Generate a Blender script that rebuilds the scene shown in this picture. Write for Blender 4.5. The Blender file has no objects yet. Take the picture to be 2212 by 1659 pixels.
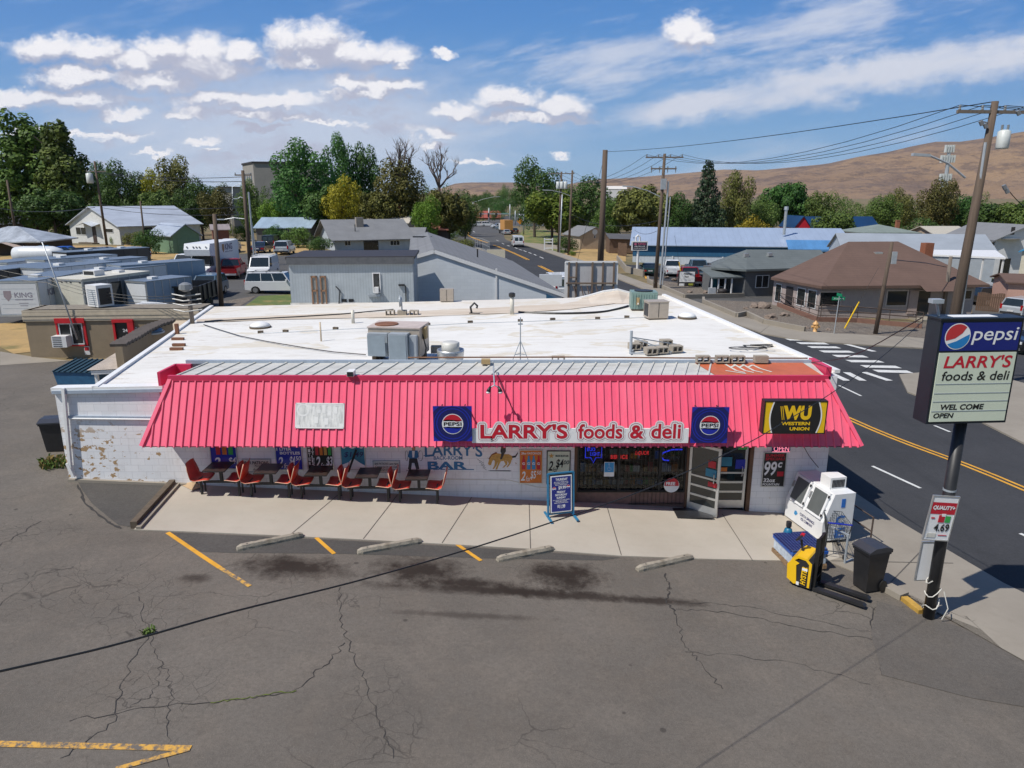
import bpy, bmesh, math, random
from math import sin, cos, tan, atan, pi, radians, sqrt
from mathutils import Vector, Matrix, noise as mnoise
random.seed(7)

# ------------------------------------------------------------------ camera, light
F = 1534.0; PITCH = radians(14.6); CH = 8.7          # focal length in survey pixels (2212 wide), pitch, height
C = bpy.context.scene.collection
scn = bpy.context.scene
cam = bpy.data.objects.new('camera', bpy.data.cameras.new('camera')); C.objects.link(cam)
cam.location = (0, 0, CH); cam.rotation_euler = (pi/2 - PITCH, 0, 0)
cam.data.lens = F/2212*36; cam.data.sensor_width = 36; cam.data.clip_end = 40000
scn.camera = cam
scn.view_settings.view_transform = 'Standard'; scn.view_settings.look = 'None'
scn.view_settings.exposure = 0.02; scn.view_settings.gamma = 1
scn.cycles.max_bounces = 6; scn.cycles.transparent_max_bounces = 6
SUN_EL = 55; SUN_TO = Vector((-.855, -.52, 0)).normalized()      # horizontal direction towards the sun
sl = bpy.data.lights.new('sun', 'SUN'); sl.energy = 4.8; sl.angle = radians(.53); sl.color = (1, .95, .87)
so = bpy.data.objects.new('sun', sl); C.objects.link(so)
sd = SUN_TO*cos(radians(SUN_EL)) + Vector((0, 0, sin(radians(SUN_EL))))
so.rotation_euler = sd.to_track_quat('Z', 'Y').to_euler(); so.location = sd*60

def ray(px, py):
    a = (px-1106)/F; b = (py-829.5)/F
    return Vector((a, cos(PITCH)-b*sin(PITCH), -sin(PITCH)-b*cos(PITCH)))

# world: Nishita sky with clouds laid out by direction
W = bpy.data.worlds.new('World'); scn.world = W; W.use_nodes = True
def build_world():
    nt = W.node_tree; nt.nodes.clear(); N = nt.nodes.new; L = nt.links.new
    def math_(op, a, b=None, c=None, clamp=False):
        n = N('ShaderNodeMath'); n.operation = op; n.use_clamp = clamp
        for i, v in enumerate((a, b, c)):
            if v is None: continue
            if isinstance(v, (int, float)): n.inputs[i].default_value = v
            else: L(v, n.inputs[i])
        return n.outputs[0]
    def vmath(op, a, b=None, c=None):
        n = N('ShaderNodeVectorMath'); n.operation = op
        for i, v in enumerate((a, b, c)):
            if v is None: continue
            if isinstance(v, (tuple, list, Vector)): n.inputs[i].default_value = v
            else: L(v, n.inputs[i])
        return n.outputs['Value'] if op in ('LENGTH', 'DOT_PRODUCT') else n.outputs[0]
    def mix(f, a, b):
        n = N('ShaderNodeMix'); n.data_type = 'RGBA'
        for k, v in ((0, f), (6, a), (7, b)):
            if isinstance(v, (int, float)): n.inputs[k].default_value = v
            elif isinstance(v, tuple): n.inputs[k].default_value = (*v, 1)
            else: L(v, n.inputs[k])
        return n.outputs[2]
    def ramp(x, a, b):
        n = N('ShaderNodeMapRange'); n.interpolation_type = 'SMOOTHSTEP'
        L(x, n.inputs[0]); n.inputs[1].default_value = a; n.inputs[2].default_value = b
        return n.outputs[0]
    def noise(vec, scale, detail=5, rough=.6):
        n = N('ShaderNodeTexNoise'); n.inputs['Scale'].default_value = scale
        n.inputs['Detail'].default_value = detail; n.inputs['Roughness'].default_value = rough
        L(vec, n.inputs['Vector']); return n
    tc = N('ShaderNodeTexCoord'); sep = N('ShaderNodeSeparateXYZ'); L(tc.outputs['Generated'], sep.inputs[0])
    front = ramp(sep.outputs[1], .1, .3); y = math_('MAXIMUM', sep.outputs[1], .05)
    u = math_('DIVIDE', sep.outputs[0], y); v = math_('DIVIDE', sep.outputs[2], y)
    cmb = N('ShaderNodeCombineXYZ'); L(u, cmb.inputs[0]); L(v, cmb.inputs[1]); uv = cmb.outputs[0]
    sky = N('ShaderNodeTexSky'); sky.sky_type = 'NISHITA'; sky.sun_disc = False
    sky.sun_elevation = radians(SUN_EL); sky.sun_rotation = math.atan2(SUN_TO.x, SUN_TO.y)
    sky.altitude = 250; sky.air_density = 1.0; sky.dust_density = .3; sky.ozone_density = 2.2
    base = sky.outputs[0]
    gr = N('ShaderNodeValToRGB'); L(v, gr.inputs[0]); ce = gr.color_ramp.elements; ce[0].position = 0; ce[0].color = (.32, .55, .85, 1); ce[1].position = .62; ce[1].color = (.012, .135, .52, 1)
    for q_, c_ in ((.10, (.155, .43, .84)), (.22, (.062, .30, .78)), (.38, (.024, .19, .63))): e_ = ce.new(q_); e_.color = (*c_, 1)
    hs = N('ShaderNodeHueSaturation'); hs.inputs['Saturation'].default_value = 1.22; L(base, hs.inputs['Color']); base = mix(math_('MULTIPLY', front, .8), hs.outputs[0], vmath('MULTIPLY', gr.outputs[0], (10.2, 10.2, 10.2)))
    def to_uv(px, py):
        d = ray(px, py); return d.x/d.y, d.z/d.y
    # distorted coordinate makes the blobs billow
    n1 = noise(vmath('MULTIPLY', uv, (1, 1.5, 1)), 24, 5, .62)
    off = vmath('MULTIPLY_ADD', vmath('ADD', n1.outputs['Color'], (-.5, -.5, -.5)), (.055, .045, 0), uv)
    blobs = [(105,108,78,26),(205,112,62,30),(290,132,60,26),(350,112,60,34),(440,118,70,36),(525,112,34,26),(440,146,120,24),
             (165,168,95,24),(330,172,100,20),(620,92,44,36),(690,92,62,42),(765,118,110,30),(845,130,60,18),(660,132,85,18),
             (60,212,150,20),(160,218,70,16),(262,247,48,13),(480,212,110,18),(605,218,90,15),(408,243,48,16),(540,244,90,10),
             (760,178,52,20),(838,190,74,20),(790,205,90,10),(1095,214,72,24),(1212,228,56,24),(985,240,55,16),(1150,255,120,12),
             (950,280,34,11),(1482,70,42,30),(1510,88,34,20),(430,302,44,7),(330,328,34,5),(455,323,24,4),(560,272,60,6),(620,250,70,7),(1212,331,18,9),
             (965,118,22,8),(935,308,26,8),(240,290,70,6),(1030,350,45,6),(700,260,50,6),(100,290,110,9)]
    def field(coord):
        d = None
        for (px, py, a, b) in blobs:
            cu, cv = to_uv(px, py); u2, _ = to_uv(px+a, py); _, v2 = to_uv(px, py-b)
            su, sv = 1/abs(u2-cu), 1/abs(v2-cv)
            m = vmath('MULTIPLY_ADD', coord, (su, sv, 0), (-cu*su, -cv*sv, 0))
            l = vmath('LENGTH', m)
            if d is None: d = l
            else:
                n = N('ShaderNodeMath'); n.operation = 'SMOOTH_MIN'; L(d, n.inputs[0]); L(l, n.inputs[1]); n.inputs[2].default_value = .18; d = n.outputs[0]
        return d
    d0 = field(off); d1 = field(vmath('ADD', off, (-.006, .016, 0)))
    n3 = noise(vmath('MULTIPLY', uv, (1, 1.4, 1)), 70, 4, .65); d0 = math_('ADD', d0, math_('MULTIPLY', math_('SUBTRACT', n3.outputs[0], .5), .7)); n4 = noise(vmath('MULTIPLY', off, (1, 3.4, 1)), 8, 6, .6); cum = ramp(d0, 1.5, .60)
    n2 = noise(vmath('MULTIPLY', off, (1, 1.6, 1)), 30, 4, .6)
    lit = math_('ADD', math_('MULTIPLY', math_('SUBTRACT', d1, d0), 1.1), math_('MULTIPLY', math_('SUBTRACT', n2.outputs[0], .5), 2.3))
    lit = ramp(lit, -.30, .75)
    cc = mix(lit, (.50, .51, .62), (1.06, 1.03, 1.03))
    # high thin veil: streaks rising to the right, and a pale sheet over the left half
    rot = N('ShaderNodeVectorRotate'); rot.rotation_type = 'Z_AXIS'; rot.inputs['Angle'].default_value = radians(-11); L(uv, rot.inputs['Vector'])
    st = noise(vmath('MULTIPLY', rot.outputs[0], (1.6, 7.5, 1)), 3.2, 6, .6)
    st2 = noise(vmath('MULTIPLY', rot.outputs[0], (2.2, 6, 1)), 1.7, 3, .5)
    def band(px, py, a, b, ang):
        cu, cv = to_uv(px, py)
        q = vmath('ADD', off, (-cu, -cv, 0)); r = N('ShaderNodeVectorRotate'); r.rotation_type = 'Z_AXIS'; r.inputs['Angle'].default_value = radians(-ang); L(q, r.inputs['Vector'])
        return vmath('LENGTH', vmath('MULTIPLY', r.outputs[0], (F/a, F/b, 0)))
    bands = [band(1830, 172, 480, 46, 8.5), band(2200, 120, 260, 50, 8), band(1500, 225, 160, 34, 9)]
    bd = bands[0]
    for q in bands[1:]:
        n = N('ShaderNodeMath'); n.operation = 'SMOOTH_MIN'; L(bd, n.inputs[0]); L(q, n.inputs[1]); n.inputs[2].default_value = .3; bd = n.outputs[0]
    bm = ramp(math_('ADD', bd, math_('MULTIPLY', math_('SUBTRACT', st.outputs[0], .5), 1.6)), 1.25, .25)
    veil = band(620, 290, 640, 150, 2)
    vm = math_('MULTIPLY', ramp(math_('ADD', veil, math_('MULTIPLY', math_('SUBTRACT', st.outputs[0], .5), 1.2)), 1.2, .2), .72)
    veil2 = band(1500, 110, 620, 95, 9)
    vm2 = math_('MULTIPLY', ramp(math_('ADD', veil2, math_('MULTIPLY', math_('SUBTRACT', st.outputs[0], .5), 3.2)), .85, -.1), .75)
    cir = math_('MULTIPLY', ramp(math_('MULTIPLY', st.outputs[0], math_('ADD', st2.outputs[0], .25)), .36, .6), .35)
    thin = math_('MAXIMUM', math_('MAXIMUM', math_('MULTIPLY', bm, .97), vm), math_('MAXIMUM', vm2, cir))
    low = math_('MULTIPLY', ramp(n4.outputs[0], .50, .64), math_('MULTIPLY', ramp(band(480, 285, 640, 110, 0), 1.15, .6), .8)); cum = math_('MAXIMUM', cum, low); thin = math_('MULTIPLY', thin, front); cum = math_('MULTIPLY', math_('MULTIPLY', cum, front), .95)
    K = 11.9     # cloud radiance in sky units (the whole sky is scaled down by the background strength)
    scl = lambda c: vmath('MULTIPLY', c, (K, K, K))
    col = mix(thin, base, (.74*K, .77*K, .86*K))
    col = mix(cum, col, scl(cc))
    bg = N('ShaderNodeBackground'); bg.inputs['Strength'].default_value = .084; L(col, bg.inputs['Color'])
    out = N('ShaderNodeOutputWorld'); L(bg.outputs[0], out.inputs[0])
build_world()
W.cycles.sampling_method = 'MANUAL'; W.cycles.sample_map_resolution = 512
# ------------------------------------------------------------------ terrain and survey helpers
def sst(a, b, x):
    t = min(1, max(0, (x-a)/(b-a))); return t*t*(3-2*t)
def hz(x, y):
    n = -0.055*30*math.tanh((x-6)/30); s = sst(90, 220, y)
    return n*(1-s) - 1.2*s + 8*sst(260, 600, y) + 2*sst(600, 1500, y)
def G(px, py, dz=0.0):
    d = ray(px, py); t = prev = 1.0
    while t < 4000:
        if CH + d.z*t < hz(d.x*t, d.y*t)+dz: break
        prev = t; t *= 1.01
    lo, hi = prev, t
    for _ in range(40):
        m = (lo+hi)/2
        if CH + d.z*m < hz(d.x*m, d.y*m)+dz: hi = m
        else: lo = m
    return Vector((d.x*lo, d.y*lo, hz(d.x*lo, d.y*lo)))
def onY(px, py, Y):
    d = ray(px, py); t = Y/d.y; return Vector((d.x*t, Y, CH+d.z*t))
def onZ(px, py, z):
    d = ray(px, py); t = (z-CH)/d.z; return Vector((d.x*t, d.y*t, z))
def onfn(px, py, fn):
    d = ray(px, py); lo, hi = 2.0, 200.0
    for _ in range(60):
        m = (lo+hi)/2
        if CH+d.z*m < fn(d.x*m, d.y*m): hi = m
        else: lo = m
    return Vector((d.x*lo, d.y*lo, fn(d.x*lo, d.y*lo)))
def zat(py, Y):
    return CH - Y*tan(PITCH+atan((py-829.5)/F))
def gp(px, Y):
    x = 0; z = 0
    for _ in range(6):
        z = hz(x, Y); zc = Y*cos(PITCH)+(CH-z)*sin(PITCH); x = (px-1106)/F*zc
    return Vector((x, Y, hz(x, Y)))
def gz(x, y, dz=0): return Vector((x, y, hz(x, y)+dz))

# ------------------------------------------------------------------ materials
_mats = {}
def M(name, col=(.5, .5, .5), rough=.6, metal=0, var=.10, scale=4, bump=0, bscale=40, emit=0, spec=.5, coat=0, dirt=0, alpha=1, stretch=(1, 1, 1)):
    if name in _mats: return _mats[name]
    m = bpy.data.materials.new(name); m.use_nodes = True; nt = m.node_tree; N = nt.nodes.new; L = nt.links.new
    p = nt.nodes['Principled BSDF']; p.inputs['Roughness'].default_value = rough; p.inputs['Metallic'].default_value = metal
    p.inputs['Specular IOR Level'].default_value = spec; p.inputs['Coat Weight'].default_value = coat
    tc = N('ShaderNodeTexCoord'); mp = N('ShaderNodeMapping'); mp.inputs['Scale'].default_value = stretch; L(tc.outputs['Object'], mp.inputs[0])
    nz = N('ShaderNodeTexNoise'); nz.inputs['Scale'].default_value = scale; nz.inputs['Detail'].default_value = 6; nz.inputs['Roughness'].default_value = .65; L(mp.outputs[0], nz.inputs['Vector'])
    mx = N('ShaderNodeMix'); mx.data_type = 'RGBA'; mx.inputs[6].default_value = (*[c*(1-var) for c in col], 1); mx.inputs[7].default_value = (*[min(1, c*(1+var)) for c in col], 1)
    mr = N('ShaderNodeMapRange'); mr.inputs[1].default_value = .3; mr.inputs[2].default_value = .7; L(nz.outputs[0], mr.inputs[0]); L(mr.outputs[0], mx.inputs[0])
    out = mx.outputs[2]
    if dirt:
        n2 = N('ShaderNodeTexNoise'); n2.inputs['Scale'].default_value = scale*.45; n2.inputs['Detail'].default_value = 8; n2.inputs['Roughness'].default_value = .72; L(mp.outputs[0], n2.inputs['Vector'])
        r2 = N('ShaderNodeMapRange'); r2.inputs[1].default_value = .52; r2.inputs[2].default_value = .75; r2.inputs[4].default_value = dirt; L(n2.outputs[0], r2.inputs[0])
        m2 = N('ShaderNodeMix'); m2.data_type = 'RGBA'; L(r2.outputs[0], m2.inputs[0]); L(out, m2.inputs[6]); m2.inputs[7].default_value = (col[0]*.42, col[1]*.37, col[2]*.30, 1); out = m2.outputs[2]
    L(out, p.inputs['Base Color'])
    if bump:
        nb = N('ShaderNodeTexNoise'); nb.inputs['Scale'].default_value = bscale; nb.inputs['Detail'].default_value = 4; L(tc.outputs['Object'], nb.inputs['Vector'])
        b = N('ShaderNodeBump'); b.inputs['Strength'].default_value = bump; b.inputs['Distance'].default_value = .02; L(nb.outputs[0], b.inputs['Height']); L(b.outputs[0], p.inputs['Normal'])
    if emit:
        p.inputs['Emission Color'].default_value = (*col, 1); p.inputs['Emission Strength'].default_value = emit
    _mats[name] = m
    return m
def node_mat(name, fn):
    if name in _mats: return _mats[name]
    m = bpy.data.materials.new(name); m.use_nodes = True; nt = m.node_tree
    p = nt.nodes['Principled BSDF']
    class K: pass
    k = K(); k.nt = nt; k.p = p; k.N = nt.nodes.new; k.L = nt.links.new
    tc = k.N('ShaderNodeTexCoord'); k.obj = tc.outputs['Object']
    def noise(scale, detail=5, rough=.6, vec=None, stretch=None):
        n = k.N('ShaderNodeTexNoise'); n.inputs['Scale'].default_value = scale; n.inputs['Detail'].default_value = detail; n.inputs['Roughness'].default_value = rough
        v = vec or k.obj
        if stretch:
            mp = k.N('ShaderNodeMapping'); mp.inputs['Scale'].default_value = stretch; k.L(v, mp.inputs[0]); v = mp.outputs[0]
        k.L(v, n.inputs['Vector']); return n.outputs[0]
    def rng(x, a, b, c=0, d=1):
        n = k.N('ShaderNodeMapRange'); k.L(x, n.inputs[0])
        for i, q in enumerate((a, b, c, d)): n.inputs[i+1].default_value = q
        return n.outputs[0]
    def mixc(f, a, b):
        n = k.N('ShaderNodeMix'); n.data_type = 'RGBA'
        for i, q in ((0, f), (6, a), (7, b)):
            if isinstance(q, (int, float)): n.inputs[i].default_value = q
            elif isinstance(q, tuple): n.inputs[i].default_value = (*q, 1)
            else: k.L(q, n.inputs[i])
        return n.outputs[2]
    def mth(op, a, b=0.0, clamp=False):
        n = k.N('ShaderNodeMath'); n.operation = op; n.use_clamp = clamp
        for i, q in enumerate((a, b)):
            if isinstance(q, (int, float)): n.inputs[i].default_value = q
            else: k.L(q, n.inputs[i])
        return n.outputs[0]
    def bump(h, s, d=.02):
        b = k.N('ShaderNodeBump'); b.inputs['Strength'].default_value = s; b.inputs['Distance'].default_value = d; k.L(h, b.inputs['Height']); k.L(b.outputs[0], p.inputs['Normal'])
    def sep(v=None):
        n = k.N('ShaderNodeSeparateXYZ'); k.L(v or k.obj, n.inputs[0]); return n.outputs
    k.noise, k.rng, k.mixc, k.mth, k.bump, k.sep = noise, rng, mixc, mth, bump, sep
    def color(c): k.L(c, p.inputs['Base Color'])
    k.color = color
    fn(k); _mats[name] = m
    return m

# ------------------------------------------------------------------ mesh builder
class MB:
    def __init__(s): s.v = []; s.f = []; s.m = []
    def add(s, verts, faces, mi=0):
        o = len(s.v); s.v += [tuple(v) for v in verts]
        for f in faces: s.f.append([o+i for i in f]); s.m.append(mi)
        return s
    def quad(s, a, b, c, d, mi=0): return s.add([a, b, c, d], [[0, 1, 2, 3]], mi)
    def box(s, x0, x1, y0, y1, z0, z1, mi=0):
        v = [(x, y, z) for z in (z0, z1) for y in (y0, y1) for x in (x0, x1)]
        return s.add(v, [[0, 2, 3, 1], [4, 5, 7, 6], [0, 1, 5, 4], [2, 6, 7, 3], [0, 4, 6, 2], [1, 3, 7, 5]], mi)
    def bar(s, a, b, w, h=None, up=(0, 0, 1), mi=0):     # rectangular bar from a to b
        a = Vector(a); b = Vector(b); h = h or w; d = (b-a).normalized(); u = Vector(up)
        if abs(d.dot(u)) > .95: u = Vector((1, 0, 0))
        r = d.cross(u).normalized()*w/2; q = r.cross(d).normalized()*h/2
        v = [a-r-q, a+r-q, a+r+q, a-r+q, b-r-q, b+r-q, b+r+q, b-r+q]
        return s.add(v, [[3, 2, 1, 0], [4, 5, 6, 7], [0, 1, 5, 4], [1, 2, 6, 5], [2, 3, 7, 6], [3, 0, 4, 7]], mi)
    def tube(s, pts, r, n=8, mi=0, cap=True):
        pts = [Vector(p) for p in pts]; rs = r if isinstance(r, (list, tuple)) else [r]*len(pts)
        o = len(s.v); prev = None
        for i, p in enumerate(pts):
            d = ((pts[min(i+1, len(pts)-1)]-pts[max(i-1, 0)])).normalized()
            if prev is None:
                u = Vector((0, 0, 1)) if abs(d.z) < .9 else Vector((1, 0, 0)); a = d.cross(u).normalized()
            else: a = (prev - d*prev.dot(d)).normalized()
            prev = a; b = d.cross(a)
            for k in range(n):
                t = 2*pi*k/n; s.v.append(tuple(p+(a*cos(t)+b*sin(t))*rs[i]))
        for i in range(len(pts)-1):
            for k in range(n):
                k2 = (k+1) % n; s.f.append([o+i*n+k, o+i*n+k2, o+(i+1)*n+k2, o+(i+1)*n+k]); s.m.append(mi)
        if cap:
            s.f.append([o+k for k in range(n)][::-1]); s.m.append(mi)
            s.f.append([o+(len(pts)-1)*n+k for k in range(n)]); s.m.append(mi)
        return s
    def lathe(s, prof, n=16, c=(0, 0, 0), mi=0, axis='z'):
        o = len(s.v)
        for (r, z) in prof:
            for k in range(n):
                t = 2*pi*k/n; a, b = r*cos(t), r*sin(t)
                p = (c[0]+a, c[1]+b, c[2]+z) if axis == 'z' else ((c[0]+a, c[1]+z, c[2]+b) if axis == 'y' else (c[0]+z, c[1]+a, c[2]+b))
                s.v.append(p)
        for i in range(len(prof)-1):
            for k in range(n):
                k2 = (k+1) % n; s.f.append([o+i*n+k, o+i*n+k2, o+(i+1)*n+k2, o+(i+1)*n+k]); s.m.append(mi)
        s.f.append([o+k for k in range(n)][::-1]); s.m.append(mi)
        s.f.append([o+(len(prof)-1)*n+k for k in range(n)]); s.m.append(mi)
        return s
    def prism(s, poly, o, u, v, w, mi=0):               # 2-D polygon in frame (o,u,v) extruded by w
        o = Vector(o); u = Vector(u); v = Vector(v); w = Vector(w); n = len(poly)
        a = [o+u*p[0]+v*p[1] for p in poly]; b = [q+w for q in a]
        fs = [list(range(n)), list(range(2*n-1, n-1, -1))]+[[i, n+i, n+(i+1) % n, (i+1) % n] for i in range(n)]
        return s.add(a+b, fs, mi)
    def poly(s, pts, mi=0): return s.add(pts, [list(range(len(pts)))], mi)
    def build(s, name, mats, parent=None, smooth=False):
        me = bpy.data.meshes.new(name); me.from_pydata(s.v, [], s.f)
        for q in (mats if isinstance(mats, (list, tuple)) else [mats]): me.materials.append(q)
        me.polygons.foreach_set('material_index', s.m)
        bm = bmesh.new(); bm.from_mesh(me)
        if len(bm.faces) < 3000 and len(bm.faces) > 1: bmesh.ops.recalc_face_normals(bm, faces=bm.faces)
        bm.to_mesh(me); bm.free()
        if smooth: me.polygons.foreach_set('use_smooth', [True]*len(me.polygons))
        ob = bpy.data.objects.new(name, me); C.objects.link(ob)
        if parent: ob.parent = parent
        return ob
def tag(o, label, cat, group=None):
    o['label'] = label; o['category'] = cat
    if group: o['group'] = group
    return o
def thing(name, label, cat, loc=(0, 0, 0), rz=0, group=None, rot=None):
    o = bpy.data.objects.new(name, None); C.objects.link(o); o.location = loc; o.rotation_euler = rot or (0, 0, rz); o.empty_display_size = .2
    return tag(o, label, cat, group)
def struct(o, kind='structure'): o['kind'] = kind; return o
def dup(root, loc, rz, label=None, group=None, scale=None):
    r = root.copy(); C.objects.link(r); r.location = loc; r.rotation_euler = (root.rotation_euler[0], root.rotation_euler[1], rz)
    if label: r['label'] = label
    if group: r['group'] = group
    if scale: r.scale = scale
    for ch in list(root.children):
        c = ch.copy(); C.objects.link(c); c.parent = r
        for g in list(ch.children):
            d = g.copy(); C.objects.link(d); d.parent = c
    return r

# lettering: the built-in font turned into flat mesh in the local xz plane, facing -y
_tc = {}
def glyphs(s, bold=0, shear=0, space=1):
    key = (s, bold, shear, space)
    if key in _tc: return _tc[key]
    cu = bpy.data.curves.new('t', 'FONT'); cu.body = s; cu.offset = bold; cu.shear = shear; cu.space_character = space; cu.resolution_u = 4
    ob = bpy.data.objects.new('t', cu); C.objects.link(ob)
    dg = bpy.context.evaluated_depsgraph_get(); me = ob.evaluated_get(dg).to_mesh()
    vs = [(v.co.x, v.co.y) for v in me.vertices]; fs = [list(p.vertices) for p in me.polygons]
    ob.evaluated_get(dg).to_mesh_clear(); bpy.data.objects.remove(ob); bpy.data.curves.remove(cu)
    _tc[key] = (vs, fs); return vs, fs
def text_into(mb, s, x0, x1, z0, z1, y, mi=0, bold=0, shear=0, space=1, grow=0):
    vs, fs = glyphs(s, bold, shear, space)
    ax = min(v[0] for v in vs); bx = max(v[0] for v in vs); az = min(v[1] for v in vs); bz = max(v[1] for v in vs)
    sx = (x1-x0)/max(bx-ax, 1e-6); sz = (z1-z0)/max(bz-az, 1e-6)
    if grow: vs, fs = glyphs(s, bold+grow, shear, space)
    return mb.add([(x0+(a-ax)*sx, y, z0+(b-az)*sz) for a, b in vs], fs, mi)
def text(parent, s, x0, x1, z0, z1, y, mat, bold=0, shear=0, name='lettering', space=1, grow=0):
    return text_into(MB(), s, x0, x1, z0, z1, y, 0, bold, shear, space, grow).build(name, mat, parent)
def halo(parent, s, x0, x1, z0, z1, y, mat, bold, g, name):
    m = MB()
    for k in range(14): a = 2*pi*k/14; text_into(m, s, x0+g*cos(a), x1+g*cos(a), z0+g*sin(a), z1+g*sin(a), y-.00012*k, 0, bold)
    return m.build(name, mat, parent)
def circ(cx, cz, r, n=28, a0=0, a1=2*pi, y=0, rx=None):
    return [(cx+(rx or r)*cos(a0+(a1-a0)*i/n), y, cz+r*sin(a0+(a1-a0)*i/n)) for i in range(n if a1-a0 > 6.2 else n+1)]
def globe(parent, cx, cz, r, y, white, red, blue):
    b = MB(); b.poly(circ(cx, cz, r, 32, y=y), 0)
    q = r*.93
    def arc(a0, a1): return circ(cx, cz, q, 18, a0, a1, y-.003)
    up = arc(radians(18), radians(162)); w = [(cx-q*.95+q*1.9*t, y-.003, cz+q*.36+q*.10*sin(t*2*pi)) for t in [i/12 for i in range(13)]]
    b.poly(up+w, 1)
    dn = arc(radians(198), radians(342)); w = [(cx+q*.95-q*1.9*t, y-.003, cz-q*.38-q*.10*sin(t*2*pi)) for t in [i/12 for i in range(13)]]
    b.poly(dn+w, 2)
    return b.build('logo', [white, red, blue], parent)

# flat sheets draped over the terrain
def drape(name, poly, dz, mat, cell=2.0, thick=0, kind='structure', holes=None):
    bm = bmesh.new(); vs = [bm.verts.new((p[0], p[1], 0)) for p in poly]; bm.faces.new(vs)
    xs = [p[0] for p in poly]; ys = [p[1] for p in poly]
    bmesh.ops.triangulate(bm, faces=bm.faces)
    for ax, lo, hi in ((0, min(xs), max(xs)), (1, min(ys), max(ys))):
        q = math.ceil(lo/cell)*cell
        while q < hi:
            co = (q, 0, 0) if ax == 0 else (0, q, 0); no = (1, 0, 0) if ax == 0 else (0, 1, 0)
            bmesh.ops.bisect_plane(bm, geom=bm.verts[:]+bm.edges[:]+bm.faces[:], plane_co=co, plane_no=no, dist=1e-5); q += cell
    bmesh.ops.remove_doubles(bm, verts=bm.verts, dist=1e-4)
    for v in bm.verts: v.co.z = hz(v.co.x, v.co.y)+dz
    for f in bm.faces:
        f.normal_update()
        if f.normal.z < 0: f.normal_flip()
    if thick:
        be = [e for e in bm.edges if e.is_boundary]
        r = bmesh.ops.extrude_edge_only(bm, edges=be)
        for v in [g for g in r['geom'] if isinstance(g, bmesh.types.BMVert)]: v.co.z -= thick
    me = bpy.data.meshes.new(name); bm.to_mesh(me); bm.free(); me.materials.append(mat)
    o = bpy.data.objects.new(name, me); C.objects.link(o); o['kind'] = kind
    return o
def ribbon(pts, w):
    pts = [Vector((p[0], p[1])) for p in pts]; L_, R_ = [], []
    for i, p in enumerate(pts):
        d = (pts[min(i+1, len(pts)-1)]-pts[max(i-1, 0)]).normalized(); n = Vector((-d.y, d.x))*(w[i] if isinstance(w, list) else w)/2
        L_.append(p+n); R_.append(p-n)
    return L_+R_[::-1]
def gpx(pts): return [G(*p) for p in pts]
def smooth_line(pts, n=6):
    out = []
    P = [Vector(p) for p in pts]
    for i in range(len(P)-1):
        p0, p1, p2, p3 = P[max(i-1, 0)], P[i], P[i+1], P[min(i+2, len(P)-1)]
        for k in range(n):
            t = k/n; out.append(.5*((2*p1)+(-p0+p2)*t+(2*p0-5*p1+4*p2-p3)*t*t+(-p0+3*p1-3*p2+p3)*t**3))
    out.append(P[-1]); return out
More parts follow.
